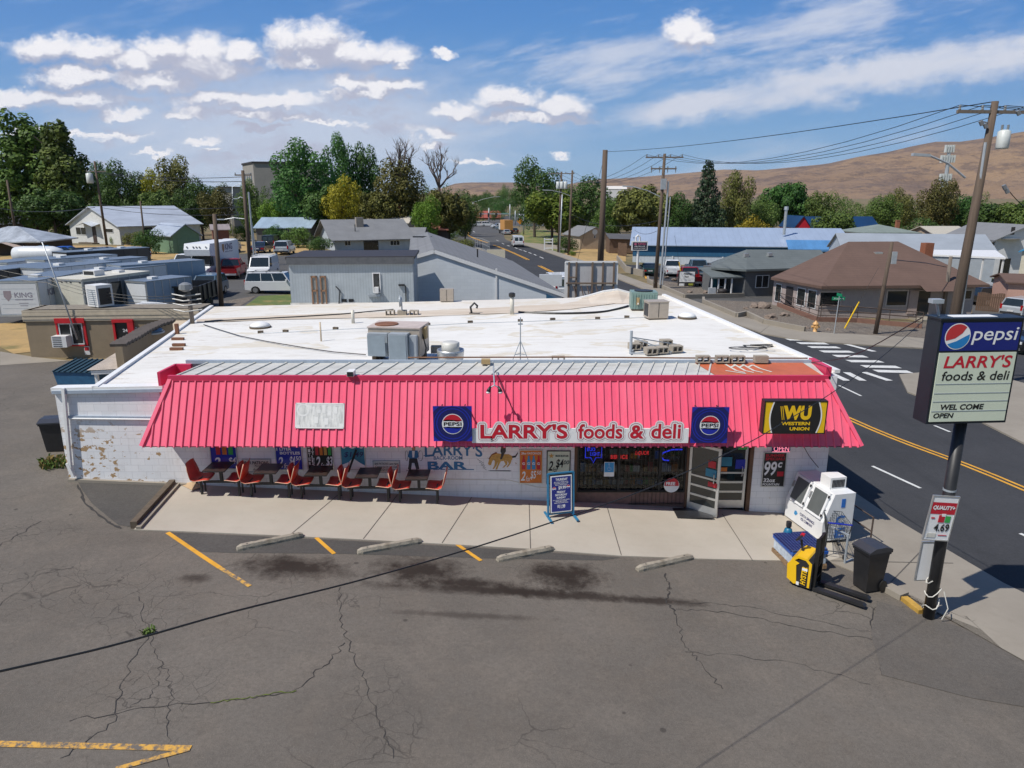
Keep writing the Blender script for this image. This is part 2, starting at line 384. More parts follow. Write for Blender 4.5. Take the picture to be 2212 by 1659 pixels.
# ------------------------------------------------------------------ ground, lot, roads, pavements
def asphalt_nodes(base, stains=(), crack=1.0, brown=.5, cells=.55, patch=.3, zones=()):
    def fn(k):
        big = k.noise(.22, 5, .62); mid = k.noise(1.1, 6, .65); fine = k.noise(38, 3, .75); grit = k.noise(140, 2, .8)
        c = k.mixc(k.rng(big, .3, .7), tuple(b*.72 for b in base), tuple(b*1.24 for b in base))
        c = k.mixc(k.mth('MULTIPLY', k.rng(mid, .45, .8), brown), c, (base[0]*1.05, base[1]*.93, base[2]*.80))
        lite = k.noise(.55, 7, .72); c = k.mixc(k.rng(lite, .50, .72, 0, .55), c, tuple(min(1, b*1.55) for b in base)); blot = k.noise(4.5, 6, .72); c = k.mixc(k.rng(blot, .52, .75, 0, .45), c, (base[0]*.55, base[1]*.50, base[2]*.45)); c = k.mixc(k.rng(fine, .25, .75, 0, .40), c, tuple(b*.55 for b in base))
        gr2 = k.noise(13, 5, .82); c = k.mixc(k.rng(gr2, .38, .68, 0, .55), c, tuple(b*.48 for b in base)); c = k.mixc(k.rng(grit, .53, .68, 0, .6), c, tuple(min(1, b*2.1) for b in base))
        st = k.noise(.5, 5, .7, stretch=(.35, 1.6, 1) if patch < .5 else (1.5, .10, 1))
        c = k.mixc(k.rng(st, .55, .75, 0, patch), c, tuple(b*.58 for b in base))
        if crack:
            dn = k.N('ShaderNodeTexNoise'); dn.inputs['Scale'].default_value = 1.3; dn.inputs['Detail'].default_value = 4; k.L(k.obj, dn.inputs['Vector'])
            ad = k.N('ShaderNodeVectorMath'); ad.operation = 'MULTIPLY_ADD'; k.L(dn.outputs['Color'], ad.inputs[0]); ad.inputs[1].default_value = (.9, .9, 0); k.L(k.obj, ad.inputs[2])
            for sc, wd, lo, hi, sd in ((cells*2.4, .008, .54, .62, 0), (cells*.5, .005, .50, .58, 3.3)):
                vo = k.N('ShaderNodeTexVoronoi'); vo.feature = 'DISTANCE_TO_EDGE'; vo.inputs['Scale'].default_value = sc; k.L(ad.outputs[0], vo.inputs['Vector'])
                ln = k.rng(vo.outputs['Distance'], wd*.4, wd*1.2*sc+.004, 1, 0)
                mk = k.rng(k.noise(.16, 3, .6, stretch=(1, 1, 1+sd)), lo, hi)
                if zones and not sd:
                    zq = None
                    for (x, y, rx, ry) in zones:
                        zv = k.N('ShaderNodeVectorMath'); zv.operation = 'MULTIPLY_ADD'; k.L(k.obj, zv.inputs[0]); zv.inputs[1].default_value = (1/rx, 1/ry, 0); zv.inputs[2].default_value = (-x/rx, -y/ry, 0); zl = k.N('ShaderNodeVectorMath'); zl.operation = 'LENGTH'; k.L(zv.outputs[0], zl.inputs[0]); zq = zl.outputs['Value'] if zq is None else k.mth('MINIMUM', zq, zl.outputs['Value'])
                    mk = k.rng(k.mth('ADD', zq, k.mth('MULTIPLY', mid, .8)), 1.5, .9)
                c = k.mixc(k.mth('MULTIPLY', k.mth('MULTIPLY', ln, mk), .42*crack), c, tuple(b*.30 for b in base))
        for (x, y, rx, ry, a, s) in stains:
            sb = k.N('ShaderNodeVectorMath'); sb.operation = 'MULTIPLY_ADD'; k.L(k.obj, sb.inputs[0]); sb.inputs[1].default_value = (1/rx, 1/ry, 0); sb.inputs[2].default_value = (-x/rx, -y/ry, 0)
            ln = k.N('ShaderNodeVectorMath'); ln.operation = 'LENGTH'; k.L(sb.outputs[0], ln.inputs[0])
            nn = k.noise(2.6, 7, .72)
            q = k.mth('ADD', ln.outputs['Value'], k.mth('MULTIPLY', k.mth('SUBTRACT', nn, .5), 2.6))
            c = k.mixc(k.rng(q, 1.45, .45, 0, s), c, (.022, .015, .011))
        sp = k.N('ShaderNodeTexVoronoi'); sp.inputs['Scale'].default_value = .8; k.L(k.obj, sp.inputs['Vector'])
        c = k.mixc(k.rng(k.mth('ADD', sp.outputs['Distance'], k.mth('MULTIPLY', mid, .08)), .085, .07, 0, .55), c, (.022, .019, .017))
        k.color(c); k.p.inputs['Roughness'].default_value = .88; k.p.inputs['Specular IOR Level'].default_value = .3
        k.bump(k.mth('ADD', fine, k.mth('MULTIPLY', mid, .5)), .35, .01)
    return fn
_st = []
for (px, py, rx, ry, a) in ((640, 1226, 1.0, .45, .93), (600, 1215, .5, .3, .6), (905, 1232, .9, .5, .95), (1010, 1262, .9, .2, .9), (1215, 1240, .8, .42, .95), (1270, 1290, 1.3, .16, .8), (1120, 1278, .8, .14, .8), (1000, 1330, 1.4, .10, .5), (1230, 1262, .6, .3, .9), (1420, 1300, 1.0, .15, .8), (420, 1250, .3, .16, .7), (1050, 1275, 2.2, .2, .8)):
    g = G(px, py); _st.append((g.x, g.y, rx, ry, 0, a))
m_lot = node_mat('asphalt_lot', asphalt_nodes((.146, .129, .110), _st, 1.5, .6, 1.0, .3, [(*G(px, py).to_2d(), rx, ry) for px, py, rx, ry in ((120, 1270, 3.2, 1.2), (300, 1330, 1.2, 1.2), (330, 1500, 1.4, .9), (770, 1300, 1.1, .35), (800, 1510, .6, 1.3), (860, 1600, .5, .8), (60, 1150, 1.2, .8))]))
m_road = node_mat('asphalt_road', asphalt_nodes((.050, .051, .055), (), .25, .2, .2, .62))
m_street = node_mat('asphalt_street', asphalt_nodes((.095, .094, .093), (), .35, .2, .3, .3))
m_patch = node_mat('asphalt_patch', asphalt_nodes((.085, .080, .074), (), .5, .35, .6))
m_apron = node_mat('asphalt_apron', asphalt_nodes((.125, .112, .098), (), .3, .5, .5))
m_yard = node_mat('asphalt_yard', asphalt_nodes((.100, .097, .093), (), .5, .3, .3))
def _conc(k):
    big = k.noise(.45, 6, .65); fine = k.noise(60, 3, .7); mid = k.noise(3.0, 6, .7)
    c = k.mixc(k.rng(big, .3, .7), (.385, .345, .285), (.465, .425, .36))
    c = k.mixc(k.rng(mid, .55, .75, 0, .35), c, (.36, .32, .26)); c = k.mixc(k.rng(fine, .3, .7, 0, .18), c, (.30, .28, .24))
    st = k.noise(.7, 5, .7, stretch=(.25, 3, 1)); c = k.mixc(k.rng(st, .56, .72, 0, .22), c, (.33, .29, .24))
    k.color(c); k.p.inputs['Roughness'].default_value = .85; k.bump(fine, .2, .008)
m_conc = node_mat('pavement_concrete', _conc)
def _conc2(k):
    big = k.noise(.35, 6, .65); fine = k.noise(50, 3, .7); mid = k.noise(2.0, 6, .7)
    c = k.mixc(k.rng(big, .3, .7), (.245, .215, .175), (.315, .28, .23))
    c = k.mixc(k.rng(mid, .5, .75, 0, .45), c, (.22, .19, .15)); c = k.mixc(k.rng(fine, .3, .7, 0, .2), c, (.2, .18, .15))
    k.color(c); k.p.inputs['Roughness'].default_value = .9
m_conc2 = node_mat('old_concrete', _conc2)
def _earth(k):
    a = k.noise(.05, 6, .7); b = k.noise(.6, 7, .7); f = k.noise(9, 4, .8)
    c = k.mixc(k.rng(a, .4, .6), (.20, .145, .075), (.11, .105, .045)); c = k.mixc(k.rng(b, .45, .75), c, (.30, .21, .10)); c = k.mixc(k.rng(f, .3, .7, 0, .4), c, (.09, .075, .04))
    k.color(c); k.p.inputs['Roughness'].default_value = .95
m_earth = node_mat('dry_earth', _earth)
def _straw(k):
    b = k.noise(.7, 7, .7); f = k.noise(14, 4, .8)
    c = k.mixc(k.rng(b, .35, .65), (.44, .28, .105), (.30, .20, .085)); c = k.mixc(k.rng(f, .35, .65, 0, .45), c, (.52, .37, .17)); c = k.mixc(k.rng(k.noise(.25, 4, .6), .58, .66, 0, .6), c, (.10, .115, .035))
    k.color(c); k.p.inputs['Roughness'].default_value = .95; k.bump(f, .6, .06)
m_straw = node_mat('dry_grass', _straw)
def _lawn(k):
    b = k.noise(.8, 7, .7); f = k.noise(18, 4, .8)
    c = k.mixc(k.rng(b, .35, .65), (.085, .15, .035), (.16, .18, .05)); c = k.mixc(k.rng(f, .3, .7, 0, .5), c, (.05, .085, .022)); c = k.mixc(k.rng(k.noise(.5, 5, .7), .46, .6, 0, .8), c, (.30, .22, .08))
    k.color(c); k.p.inputs['Roughness'].default_value = .95; k.bump(f, .6, .06)
m_lawn = node_mat('lawn_grass', _lawn)
def _gravel(k):
    vo = k.N('ShaderNodeTexVoronoi'); vo.inputs['Scale'].default_value = 13; k.L(k.obj, vo.inputs['Vector'])
    s = k.sep(vo.outputs['Color']); b = k.noise(.8, 5, .6)
    c = k.mixc(s[0], (.13, .105, .082), (.33, .285, .235)); c = k.mixc(k.rng(vo.outputs['Distance'], .25, .6, 0, .7), c, (.07, .06, .05)); c = k.mixc(k.rng(b, .4, .7, 0, .4), c, (.17, .13, .095))
    k.color(c); k.p.inputs['Roughness'].default_value = .95; k.bump(vo.outputs['Distance'], .8, .04)
m_gravel = node_mat('gravel', _gravel)
m_white = M('road_paint_white', (.62, .62, .60), .7, var=.14, scale=3, dirt=.5)
m_yellow = M('road_paint_yellow', (.66, .33, .03), .7, var=.12, scale=3, dirt=.45)
def _worn(k):
    n = k.noise(9, 7, .75); c = k.mixc(k.rng(n, .44, .58), (.62, .34, .06), (.13, .115, .10)); k.color(c); k.p.inputs['Roughness'].default_value = .85
m_worn = node_mat('worn_yellow_paint', _worn)

# ground sheet to the horizon
def axis(lo, hi, step, far, g=1.22):
    out = []; q = lo
    while q <= hi+1e-6: out.append(q); q += step
    s = step; a = hi; pos = []
    while a < far: s *= g; a += s; pos.append(a)
    s = step; a = lo; neg = []
    while a > -far: s *= g; a -= s; neg.append(a)
    return neg[::-1]+out+pos
gx = axis(-100, 100, 2.5, 6000); gy = [y for y in axis(-20, 240, 2.5, 7000) if y > -400]
b = MB(); b.v = [(x, y, hz(x, y)) for y in gy for x in gx]; nx = len(gx)
b.f = [[j*nx+i, j*nx+i+1, (j+1)*nx+i+1, (j+1)*nx+i] for j in range(len(gy)-1) for i in range(nx-1)]; b.m = [0]*len(b.f)
struct(b.build('ground', m_earth, smooth=True))

# the shop's asphalt lot and the yard behind
drape('parking_lot', [(-60, -14), (16, -14), (12.2, 14.6), (10.5, 19.2), (9.5, 33), (-14, 33.4), (-23.5, 33.2), (-30, 31.5), (-60, 30)], .012, m_lot, 2)
drape('back_yard', [(-16, 37), (-16, 44), (-17, 52), (-11, 60), (-8, 86), (-30, 104), (-42, 93), (-60, 88), (-85, 80), (-85, 40), (-30, 36)], .014, m_yard, 2.5)
# main road
RC = smooth_line([(22.5, -14), (20.0, 6), (16.9, 21.6), (14.4, 29.3), (11.0, 48), (5.21, 84.7), (2.34, 103.7), (-3.5, 141.5), (-9.5, 180), (-13, 213), (-13, 255), (-7, 300), (6, 360), (24, 440)], 8)
def off(pts, d, a=None, b_=None):
    out = []
    for i, p in enumerate(pts):
        t = (pts[min(i+1, len(pts)-1)]-pts[max(i-1, 0)]).normalized(); w = d(p) if callable(d) else d
        out.append(Vector((p.x-t.y*w, p.y+t.x*w)))
    return out
RC = [Vector(p) for p in RC]
RL = off(RC, lambda p: 7.0 if p.y < 24 else max(5.4, 7.0-.10*(p.y-24)) if p.y < 120 else 5.6+3.5*sst(150, 215, p.y))
RR = off(RC, lambda p: -(6.6 if p.y > 62 else 6.9) if p.y < 150 else -(6.6+4.5*sst(160, 220, p.y)))
near = lambda s: [p for p in s if p.y < 158]
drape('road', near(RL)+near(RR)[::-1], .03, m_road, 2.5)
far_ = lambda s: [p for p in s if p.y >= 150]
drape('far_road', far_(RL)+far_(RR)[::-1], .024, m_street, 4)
drape('far_crossing_street', [(-75, 268), (-75, 292), (70, 300), (70, 276)], .022, m_street, 6)
# cross street leaving to the right
XS = [G(1690, 748), G(1760, 752), G(1860, 757), G(1960, 762), G(2120, 770), G(2330, 778), G(2600, 785)]
XN = [G(2600, 925), G(2320, 862), G(2150, 812), G(2010, 805), G(1960, 815), G(1900, 850)]
drape('side_street', XS+XN, .027, m_road, 2.5)
drape('junction', [(10, 30), (19.5, 30), (24, 38), (45, 41.5), (45, 50), (22, 49.5), (16.6, 52), (9, 52)], .021, m_road, 2.5)
drape('driveway', [G(1480, 647), G(1560, 642), G(1668, 639), G(1668, 656), G(1525, 653), G(1516, 660), G(1500, 672)], .035, m_street, 2)
drape('car_park', [G(1388, 596), G(1352, 580), G(1352, 572), G(1600, 575), G(1620, 598), G(1560, 612), G(1470, 615), G(1400, 606)], .02, m_road, 2.5)
drape('side_parking', [G(2100, 640), G(2100, 705), G(2330, 735), G(2330, 640)], .02, m_street, 3)

# pavements
ZP = .10
drape('shop_pavement', [G(290, 1146).to_2d(), G(625, 1160).to_2d(), G(955, 1177).to_2d(), G(1146, 1188).to_2d(), G(1342, 1203).to_2d(), G(1500, 1209).to_2d(), G(1680, 1213).to_2d(), (7.9, 16.1), (8.3, 16.3), (8.95, 18.95), (G(386, 1050).x, 18.95)], ZP*.35, m_conc, 2, .14)
drape('corner_pavement', [(7.9, 16.1), (8.3, 16.3), (8.95, 18.95), (8.3, 36), (9.4, 36), (9.9, 27), (11.0, 19.2), (11.9, 15.4), (11.6, 14.9), (10.6, 15.6), (8.9, 15.0)], .034, m_conc2, 2, .14)
drape('corner_pavement', [(8.9, 15.0), (9.6, 14.2), (11.3, 12.6), (13.6, 10.0), (15.4, 6), (17, -2), (18.2, -2), (16.2, 6), (13.9, 11.0), (11.9, 15.4), (11.6, 14.9), (10.6, 15.6)], .036, m_conc2, 2, .12)
KR = [p for p in off(RC, -6.7)]
pv = [Vector((p.x, p.y)) for p in KR if 53 < p.y < 165]
pv_out = [Vector((p.x+2.0, p.y+.6)) for p in pv]
drape('far_pavement', [G(1643, 721).to_2d()]+pv+pv_out[::-1]+[G(1667, 702).to_2d()], .11, m_conc2, 2.5, .16)
drape('corner_pavement', [G(1643, 722), G(1700, 733), G(1770, 741), G(1870, 748), G(1960, 753), G(2120, 761), G(2330, 768), G(2330, 752), G(2120, 744), G(1960, 731), G(1790, 722), G(1737, 718), G(1667, 702)], .11, m_conc2, 2.5, .16)
drape('far_corner_pavement', [G(1942, 812), G(2010, 806), G(2150, 814), G(2330, 864), G(2330, 1040), G(2212, 962), G(2100, 905), G(2010, 868), G(1960, 850)], .10, m_conc2, 2, .14)
drape('left_pavement', [(-.6, 98), (-3.2, 112), (-8.6, 146), (-9.7, 145.8), (-4.3, 112), (-1.6, 98)], .11, m_conc2, 3, .16)
# expansion joints and repair seams
m_joint = M('joint_dark', (.10, .09, .08), .9)
m_tar = M('crack_dark', (.036, .033, .030), .8, var=.2)
JN = [((735, 1068), (625, 1160)), ((1020, 1075), (955, 1176)), ((860, 1062+8), (785, 1167)), ((1143, 1090), (1146, 1188)), ((1312, 1100), (1342, 1202)), ((1560, 1113), (1625, 1213))]
for a_, b_ in JN: drape('pavement_joint', ribbon([G(*a_), G(*b_)], .022), ZP*.35+.005, m_joint, 3)
drape('pavement_joint', ribbon([(8.9, 15.05), (11.4, 17.6)], .025), ZP*.35+.007, m_joint, 3)
drape('pavement_joint', ribbon([(8.0, 16.1), (11.2, 16.3)], .025), ZP*.35+.007, m_joint, 3)
drape('pavement_joint', ribbon([(11.0, 13.0), (12.6, 14.0)], .025), .043, m_joint, 3)
def wig(p0, p1, n=14, amp=.07):
    p0 = Vector((p0[0], p0[1])); p1 = Vector((p1[0], p1[1])); d = (p1-p0); q = Vector((-d.y, d.x)).normalized()
    return [p0+d*(i/n)+q*random.uniform(-amp, amp)*(0 if i in (0, n) else 1) for i in range(n+1)]
def crack(pix, w=.018, amp=.06, mat=None, dz=.02):
    pts = []
    for i in range(len(pix)-1): pts += wig(G(*pix[i]), G(*pix[i+1]), 9, amp)[:-1]
    pts.append(G(*pix[-1]).to_2d())
    ws = [w*.62*random.uniform(.4, 1.5) for _ in pts]
    drape('pavement_crack', ribbon(pts, ws), dz, mat or m_tar, 50)
crack([(735, 1270), (740, 1350), (756, 1400), (790, 1470), (820, 1560), (850, 1640)], .02)
crack([(150, 1560), (310, 1530), (470, 1520), (560, 1505), (640, 1490), (700, 1440), (745, 1390)], .02)
crack([(300, 1290), (320, 1370), (260, 1480), (250, 1560), (130, 1640)], .018)
crack([(320, 1370), (350, 1430), (330, 1500), (280, 1530)], .014)
crack([(350, 1430), (372, 1490), (365, 1560), (365, 1659)], .014)
crack([(0, 1310), (80, 1245), (160, 1225)], .016); crack([(0, 1180), (90, 1127)], .02)
crack([(1438, 1240), (1446, 1270), (1440, 1300), (1460, 1330)], .05, .05); crack([(1460, 1330), (1480, 1400), (1512, 1430), (1560, 1490)], .02)
crack([(1460, 1318), (1560, 1322), (1720, 1355), (1890, 1385)], .022, .05); crack([(1460, 1300), (1600, 1310), (1750, 1340), (1890, 1370)], .016, .05)
crack([(1895, 1300), (1880, 1350), (1898, 1400), (1905, 1460)], .03, .03)
crack([(1880, 1480), (1700, 1430), (1480, 1410)], .012)
m_moss = M('crack_moss', (.10, .13, .02), .95, var=.3, scale=20)
crack([(455, 1520), (520, 1512), (565, 1504), (640, 1494)], .03, .03, m_moss, .024)
drape('asphalt_patch', [G(*p).to_2d() for p in ((366, 1151), (625, 1163), (955, 1180), (1150, 1192), (1340, 1206), (1300, 1212), (1040, 1207), (720, 1197), (520, 1196), (430, 1193))], .017, m_patch, 2)
drape('asphalt_patch', [G(168, 1040), G(330, 1044), G(372, 1046), G(285, 1140), G(255, 1135), G(200, 1090), G(178, 1060)], .02, m_patch, 2)
crack([(168, 1048), (185, 1090), (232, 1128), (262, 1143)], .10, .02)
drape('apron', [G(1895, 1300), G(1980, 1322), G(2010, 1338), G(2230, 1400), G(2400, 1560), G(2100, 1510), G(1905, 1460), G(1880, 1370)], .021, m_apron, 2)
drape('lot_dust', [G(0, 760), G(75, 772), G(150, 780), G(0, 790)], .02, m_conc2, 2)
# kerbs beside the planting strip at the pavement's left end
m_timber = M('weathered_timber', (.11, .085, .06), .9, var=.25, scale=8, bump=.4)
def kerb(pix, w, h_, mat, name='kerb', dz=0):
    b = MB(); P = [G(*p) for p in pix]
    for i in range(len(P)-1): b.bar(P[i]+Vector((0, 0, dz+h_/2-.03)), P[i+1]+Vector((0, 0, dz+h_/2-.03)), w, h_+.06)
    return struct(b.build(name, mat))
kerb([(374, 1050), (290, 1143)], .16, .20, m_timber); kerb([(385, 1050), (300, 1146)], .12, .10, m_conc2)
m_ykerb = M('kerb_paint_yellow', (.45, .27, .05), .8, var=.25, scale=6, dirt=.6)
kerb([(1905, 1270), (1952, 1296)], .30, .16, m_conc2); kerb([(1952, 1298), (1990, 1328)], .16, .12, m_ykerb)

# painted markings
def mark(pix, w, mat=m_white, dz=.042, name='road_marking', cell=2.5): drape(name, ribbon([G(*p) for p in pix], w), dz, mat, cell)
def wline(pts, w, mat, dz=.042): drape('road_marking', ribbon(pts, w), dz, mat, 2.5)
yl = [p for p in RC if p.y < 62]
for d in (-.14, .14): wline(off(yl, d), .13, m_yellow)
for a_, b_ in (((1067, 530), (1141, 562)), ((1165, 575), (1203, 594))):
    g0, g1 = G(*a_), G(*b_)
    for d in (-.17, .17): wline([Vector((g0.x+d, g0.y)), Vector((g1.x+d, g1.y))], .2, m_yellow, .06)
wline([p for p in RC if 150 < p.y < 226], .5, m_yellow, .06)
for s_ in ((1884, 1009, 1988, 1057), (2018, 921, 2052, 935), (2203, 1155, 2300, 1200), (1812, 834, 1860, 857)): mark([s_[:2], s_[2:]], .13)
for s_ in ((1021, 499.5, 1026, 502), (1072, 519, 1077, 521), (1084, 526, 1089, 528), (1096, 530.5, 1101, 532.5), (1112, 535.5, 1118, 538), (1121, 539, 1128, 541.5), (1131, 542, 1137, 544.5), (1142, 546, 1148, 548.5), (1153, 550, 1159, 552.5), (1166, 555.5, 1174, 559), (1063, 543.5, 1069, 547), (1077, 552, 1084, 556), (1092, 559, 1098, 563), (1103, 566, 1109, 570)): mark([s_[:2], s_[2:]], .22, dz=.06)
mark([(1232, 561), (1244, 565)], .3, dz=.06)
def t5(x, y): return (1368+.2148*x, 461+.2148*y)
def t6(x, y): return (1737+.2148*x, 461+.2148*y)
bars = [t5(1550, 1275)+t5(1830, 1277), t5(1660, 1311)+t5(1945, 1315), t5(1770, 1350)+t5(2065, 1354), t5(1890, 1395)+t5(2200, 1398), t6(305, 1440)+t6(620, 1445), t6(445, 1492)+t6(775, 1495), t6(590, 1545)+t6(950, 1552), t6(715, 1592)+t6(1065, 1600)]
for s_ in bars: mark([s_[:2], s_[2:]], .62, dz=.046)
for s_ in (t6(250, 1608)+t6(430, 1690), t6(425, 1606)+t6(590, 1690), t6(600, 1604)+t6(860, 1690)): mark([s_[:2], s_[2:]], .42, dz=.048)
mark([t6(245, 1275), t6(705, 1395)], .42, dz=.046)
# stall lines
mark([(362, 1152), (440, 1205), (475, 1228)], .11, m_yellow, .024); mark([(475, 1228), (540, 1268)], .10, m_worn, .024)
for s_ in ((683, 1163, 722, 1198), (985, 1176, 1039, 1213)): mark([s_[:2], s_[2:]], .10, m_yellow, .024)
mark([(-60, 1608), (412, 1619)], .12, m_worn, .024); mark([(410, 1620), (250, 1664)], .09, m_worn, .026)
for s_ in ((1391, 593, 1397, 603), (1415, 593, 1420, 602)): mark([s_[:2], s_[2:]], .25, m_yellow, .05)
# planting, lawns and beds
drape('dry_lawn', [G(-40, 560), G(100, 545), G(120, 530), G(268, 532), G(270, 522), G(380, 545), G(395, 556), G(330, 567), G(310, 556), G(255, 545), G(210, 538), G(130, 552), G(60, 565), G(-40, 585)], .03, m_straw, 3)
drape('dry_lawn', [G(520, 545), G(520, 523), G(660, 523), G(690, 548), G(640, 552), G(600, 552)], .03, m_straw, 3)
drape('dry_lawn', [G(1206, 552), G(1262, 537), G(1352, 540), G(1352, 566), G(1300, 570), G(1250, 566)], .03, m_straw, 3)
drape('lawn', [G(1095, 533), G(1130, 497), G(1180, 497), G(1265, 533), G(1205, 550), G(1140, 535)], .026, m_lawn, 3)
drape('path', [G(1128, 524), G(1190, 528), G(1230, 536), G(1225, 541), G(1130, 530)], .032, m_conc2, 3)
drape('lawn', [G(520, 668), G(560, 640), G(640, 636), G(640, 672), G(520, 674)], .03, m_lawn, 2)
drape('rock_bed', [G(455, 668), G(480, 652), G(553, 640), G(545, 646), G(510, 668)], .034, m_gravel, 2)
drape('gravel_bed', [G(1399, 609), G(1404, 604), G(1527, 622), G(1605, 636), G(1606, 643), G(1479, 645)], .10, m_gravel, 2)
drape('gravel_bed', [G(1519, 655), G(1530, 650), G(1668, 655), G(1770, 690), G(2030, 700), G(2120, 712), G(2120, 744), G(1960, 731), G(1790, 722), G(1737, 717), G(1650, 700), G(1591, 686)], .10, m_gravel, 2)
drape('straw_patch', [G(-10, 700), G(60, 695), G(75, 760), G(30, 765), G(-10, 745)], .02, m_straw, 2)
# ------------------------------------------------------------------ the shop
def wb(mb, name, mats, parent, smooth=False):            # geometry given in world coordinates, stored relative to its thing
    l = parent.location
    mb.v = [(x-l[0], y-l[1], z-l[2]) for x, y, z in mb.v]
    return mb.build(name, mats, parent, smooth)
YF = 18.9
def fac(px, py): return onY(px, py, YF)
def _block(k):
    s = k.sep(); cb = k.N('ShaderNodeCombineXYZ'); k.L(s[0], cb.inputs[0]); k.L(s[2], cb.inputs[1])
    br = k.N('ShaderNodeTexBrick'); br.inputs['Scale'].default_value = 1; br.inputs['Brick Width'].default_value = .40; br.inputs['Row Height'].default_value = .20
    br.inputs['Mortar Size'].default_value = .006; br.inputs['Mortar Smooth'].default_value = .4; k.L(cb.outputs[0], br.inputs['Vector'])
    br.inputs['Color1'].default_value = (.74, .75, .77, 1); br.inputs['Color2'].default_value = (.80, .80, .81, 1); br.inputs['Mortar'].default_value = (.58, .58, .60, 1)
    n = k.noise(2.2, 7, .75); c = k.mixc(k.rng(n, .5, .75, 0, .30), br.outputs['Color'], (.43, .40, .36))
    pz = k.noise(4.6, 6, .62, stretch=(.8, 1, 1.3))
    left = k.rng(s[0], -8.8, -11.8); low = k.rng(s[2], 2.9, 2.2)
    pm = k.mth('MULTIPLY', k.rng(k.mth('ADD', pz, k.mth('MULTIPLY', left, .13)), .675, .69), low)
    c = k.mixc(pm, c, (.38, .25, .13))
    st = k.noise(1.2, 5, .7, stretch=(5, 1, .3)); c = k.mixc(k.rng(st, .58, .75, 0, .3), c, (.34, .31, .27))
    k.color(c); k.p.inputs['Roughness'].default_value = .75; k.bump(br.outputs['Fac'], -.3, .01)
m_block = node_mat('painted_block', _block)
def _membrane(k):
    a = k.noise(.35, 6, .65); b = k.noise(2.5, 6, .7, stretch=(.4, 1.4, 1)); f = k.noise(20, 3, .7); s = k.sep()
    c = k.mixc(k.rng(a, .3, .7), (.66, .64, .60), (.75, .735, .70))
    c = k.mixc(k.rng(b, .50, .76, 0, .5), c, (.46, .42, .36))
    lf = k.mth('MULTIPLY', k.rng(k.noise(1.6, 8, .75, stretch=(.5, 1.6, 1)), .56, .66, 0, .8), k.rng(s[0], -6, -11)); c = k.mixc(lf, c, (.40, .33, .26))
    sm = k.mth('FRACT', k.mth('MULTIPLY', k.mth('ADD', s[1], k.mth('MULTIPLY', s[0], .05)), .52)); c = k.mixc(k.rng(sm, 0, .035, .35, 0), c, (.40, .37, .32)); pd = k.noise(.5, 4, .55, stretch=(.8, 1.3, 1)); c = k.mixc(k.mth('MULTIPLY', k.rng(pd, .55, .575), k.rng(pd, .66, .60)), c, (.62, .57, .48)); c = k.mixc(k.rng(s[1], 11, 16, 0, .35), c, (.60, .52, .42)); c = k.mixc(k.rng(f, .6, .8, 0, .2), c, (.45, .42, .37)); k.color(c); k.p.inputs['Roughness'].default_value = .7; k.bump(a, .15, .05)
m_mem = node_mat('roof_membrane', _membrane)
def _tanroof(k):
    a = k.noise(.8, 6, .7, stretch=(.5, 2, 1)); c = k.mixc(k.rng(a, .35, .7), (.50, .41, .32), (.64, .57, .48)); k.color(c); k.p.inputs['Roughness'].default_value = .8
m_tanroof = node_mat('roof_dusty', _tanroof)
def _pink(k):
    a = k.noise(.9, 6, .7, stretch=(3, 1, .3)); f = k.noise(6, 5, .75, stretch=(3, 1, .4)); s = k.sep()
    c = k.mixc(k.rng(a, .3, .7), (.77, .092, .175), (.83, .12, .21)); c = k.mixc(k.rng(f, .66, .75, 0, .7), c, (.62, .25, .24)); c = k.mixc(k.rng(k.noise(.45, 5, .7, stretch=(2.2, 1, .25)), .45, .75, 0, .45), c, (.88, .22, .30)); c = k.mixc(k.rng(k.noise(2.2, 6, .75, stretch=(4, 1, .2)), .56, .74, 0, .4), c, (.42, .035, .07))
    k.color(c); k.p.inputs['Roughness'].default_value = .42; k.p.inputs['Specular IOR Level'].default_value = .4
m_pink = node_mat('pink_metal', _pink)
m_pinkd = M('pink_flashing', (.60, .035, .10), .45, var=.08, scale=2)
m_galv = M('galvanised_metal', (.56, .55, .51), .5, .1, var=.18, scale=2.5, dirt=.5, stretch=(.6, 3, 1))
m_grey = M('grey_metal', (.36, .40, .44), .5, .2, var=.12, scale=3, dirt=.3)
m_blueg = M('blue_grey_flashing', (.34, .40, .48), .5, .1, var=.12)
m_alu = M('aluminium', (.55, .56, .56), .38, .7, var=.08)
m_dark = M('dark_metal', (.03, .03, .032), .45, .3, var=.2)
m_black = M('black_plastic', (.022, .022, .024), .45, var=.2, scale=6)
m_whitep = M('white_paint', (.76, .76, .75), .45, var=.05, scale=3)
m_offw = M('off_white', (.62, .60, .54), .6, var=.08)
m_wood = M('brown_wood', (.11, .055, .03), .6, var=.25, scale=6, stretch=(4, 4, .6))
m_red = M('sign_red', (.50, .012, .03), .4, var=.04)
m_crim = M('sign_crimson', (.33, .008, .05), .4, var=.04)
m_white2 = M('sign_white', (.78, .78, .78), .4, var=.03)
m_cream = M('sign_face_cream', (.60, .66, .53), .35, var=.03, scale=1)
m_navy = M('sign_navy', (.008, .012, .11), .35, var=.10)
m_blue = M('sign_blue', (.012, .025, .34), .35, var=.06)
m_sky = M('sign_light_blue', (.03, .26, .55), .35, var=.05)
m_ink = M('sign_black', (.012, .012, .012), .45, var=.1)
m_yel = M('sign_yellow', (.80, .50, .012), .4, var=.05)
m_org = M('sign_orange', (.62, .17, .02), .4, var=.15, scale=6)
m_teal = M('sign_teal', (.02, .20, .32), .4, var=.2, scale=5)
m_tan = M('sign_tan', (.55, .32, .08), .6, var=.2, scale=8)
m_green = M('sign_green', (.04, .38, .08), .5, var=.15)
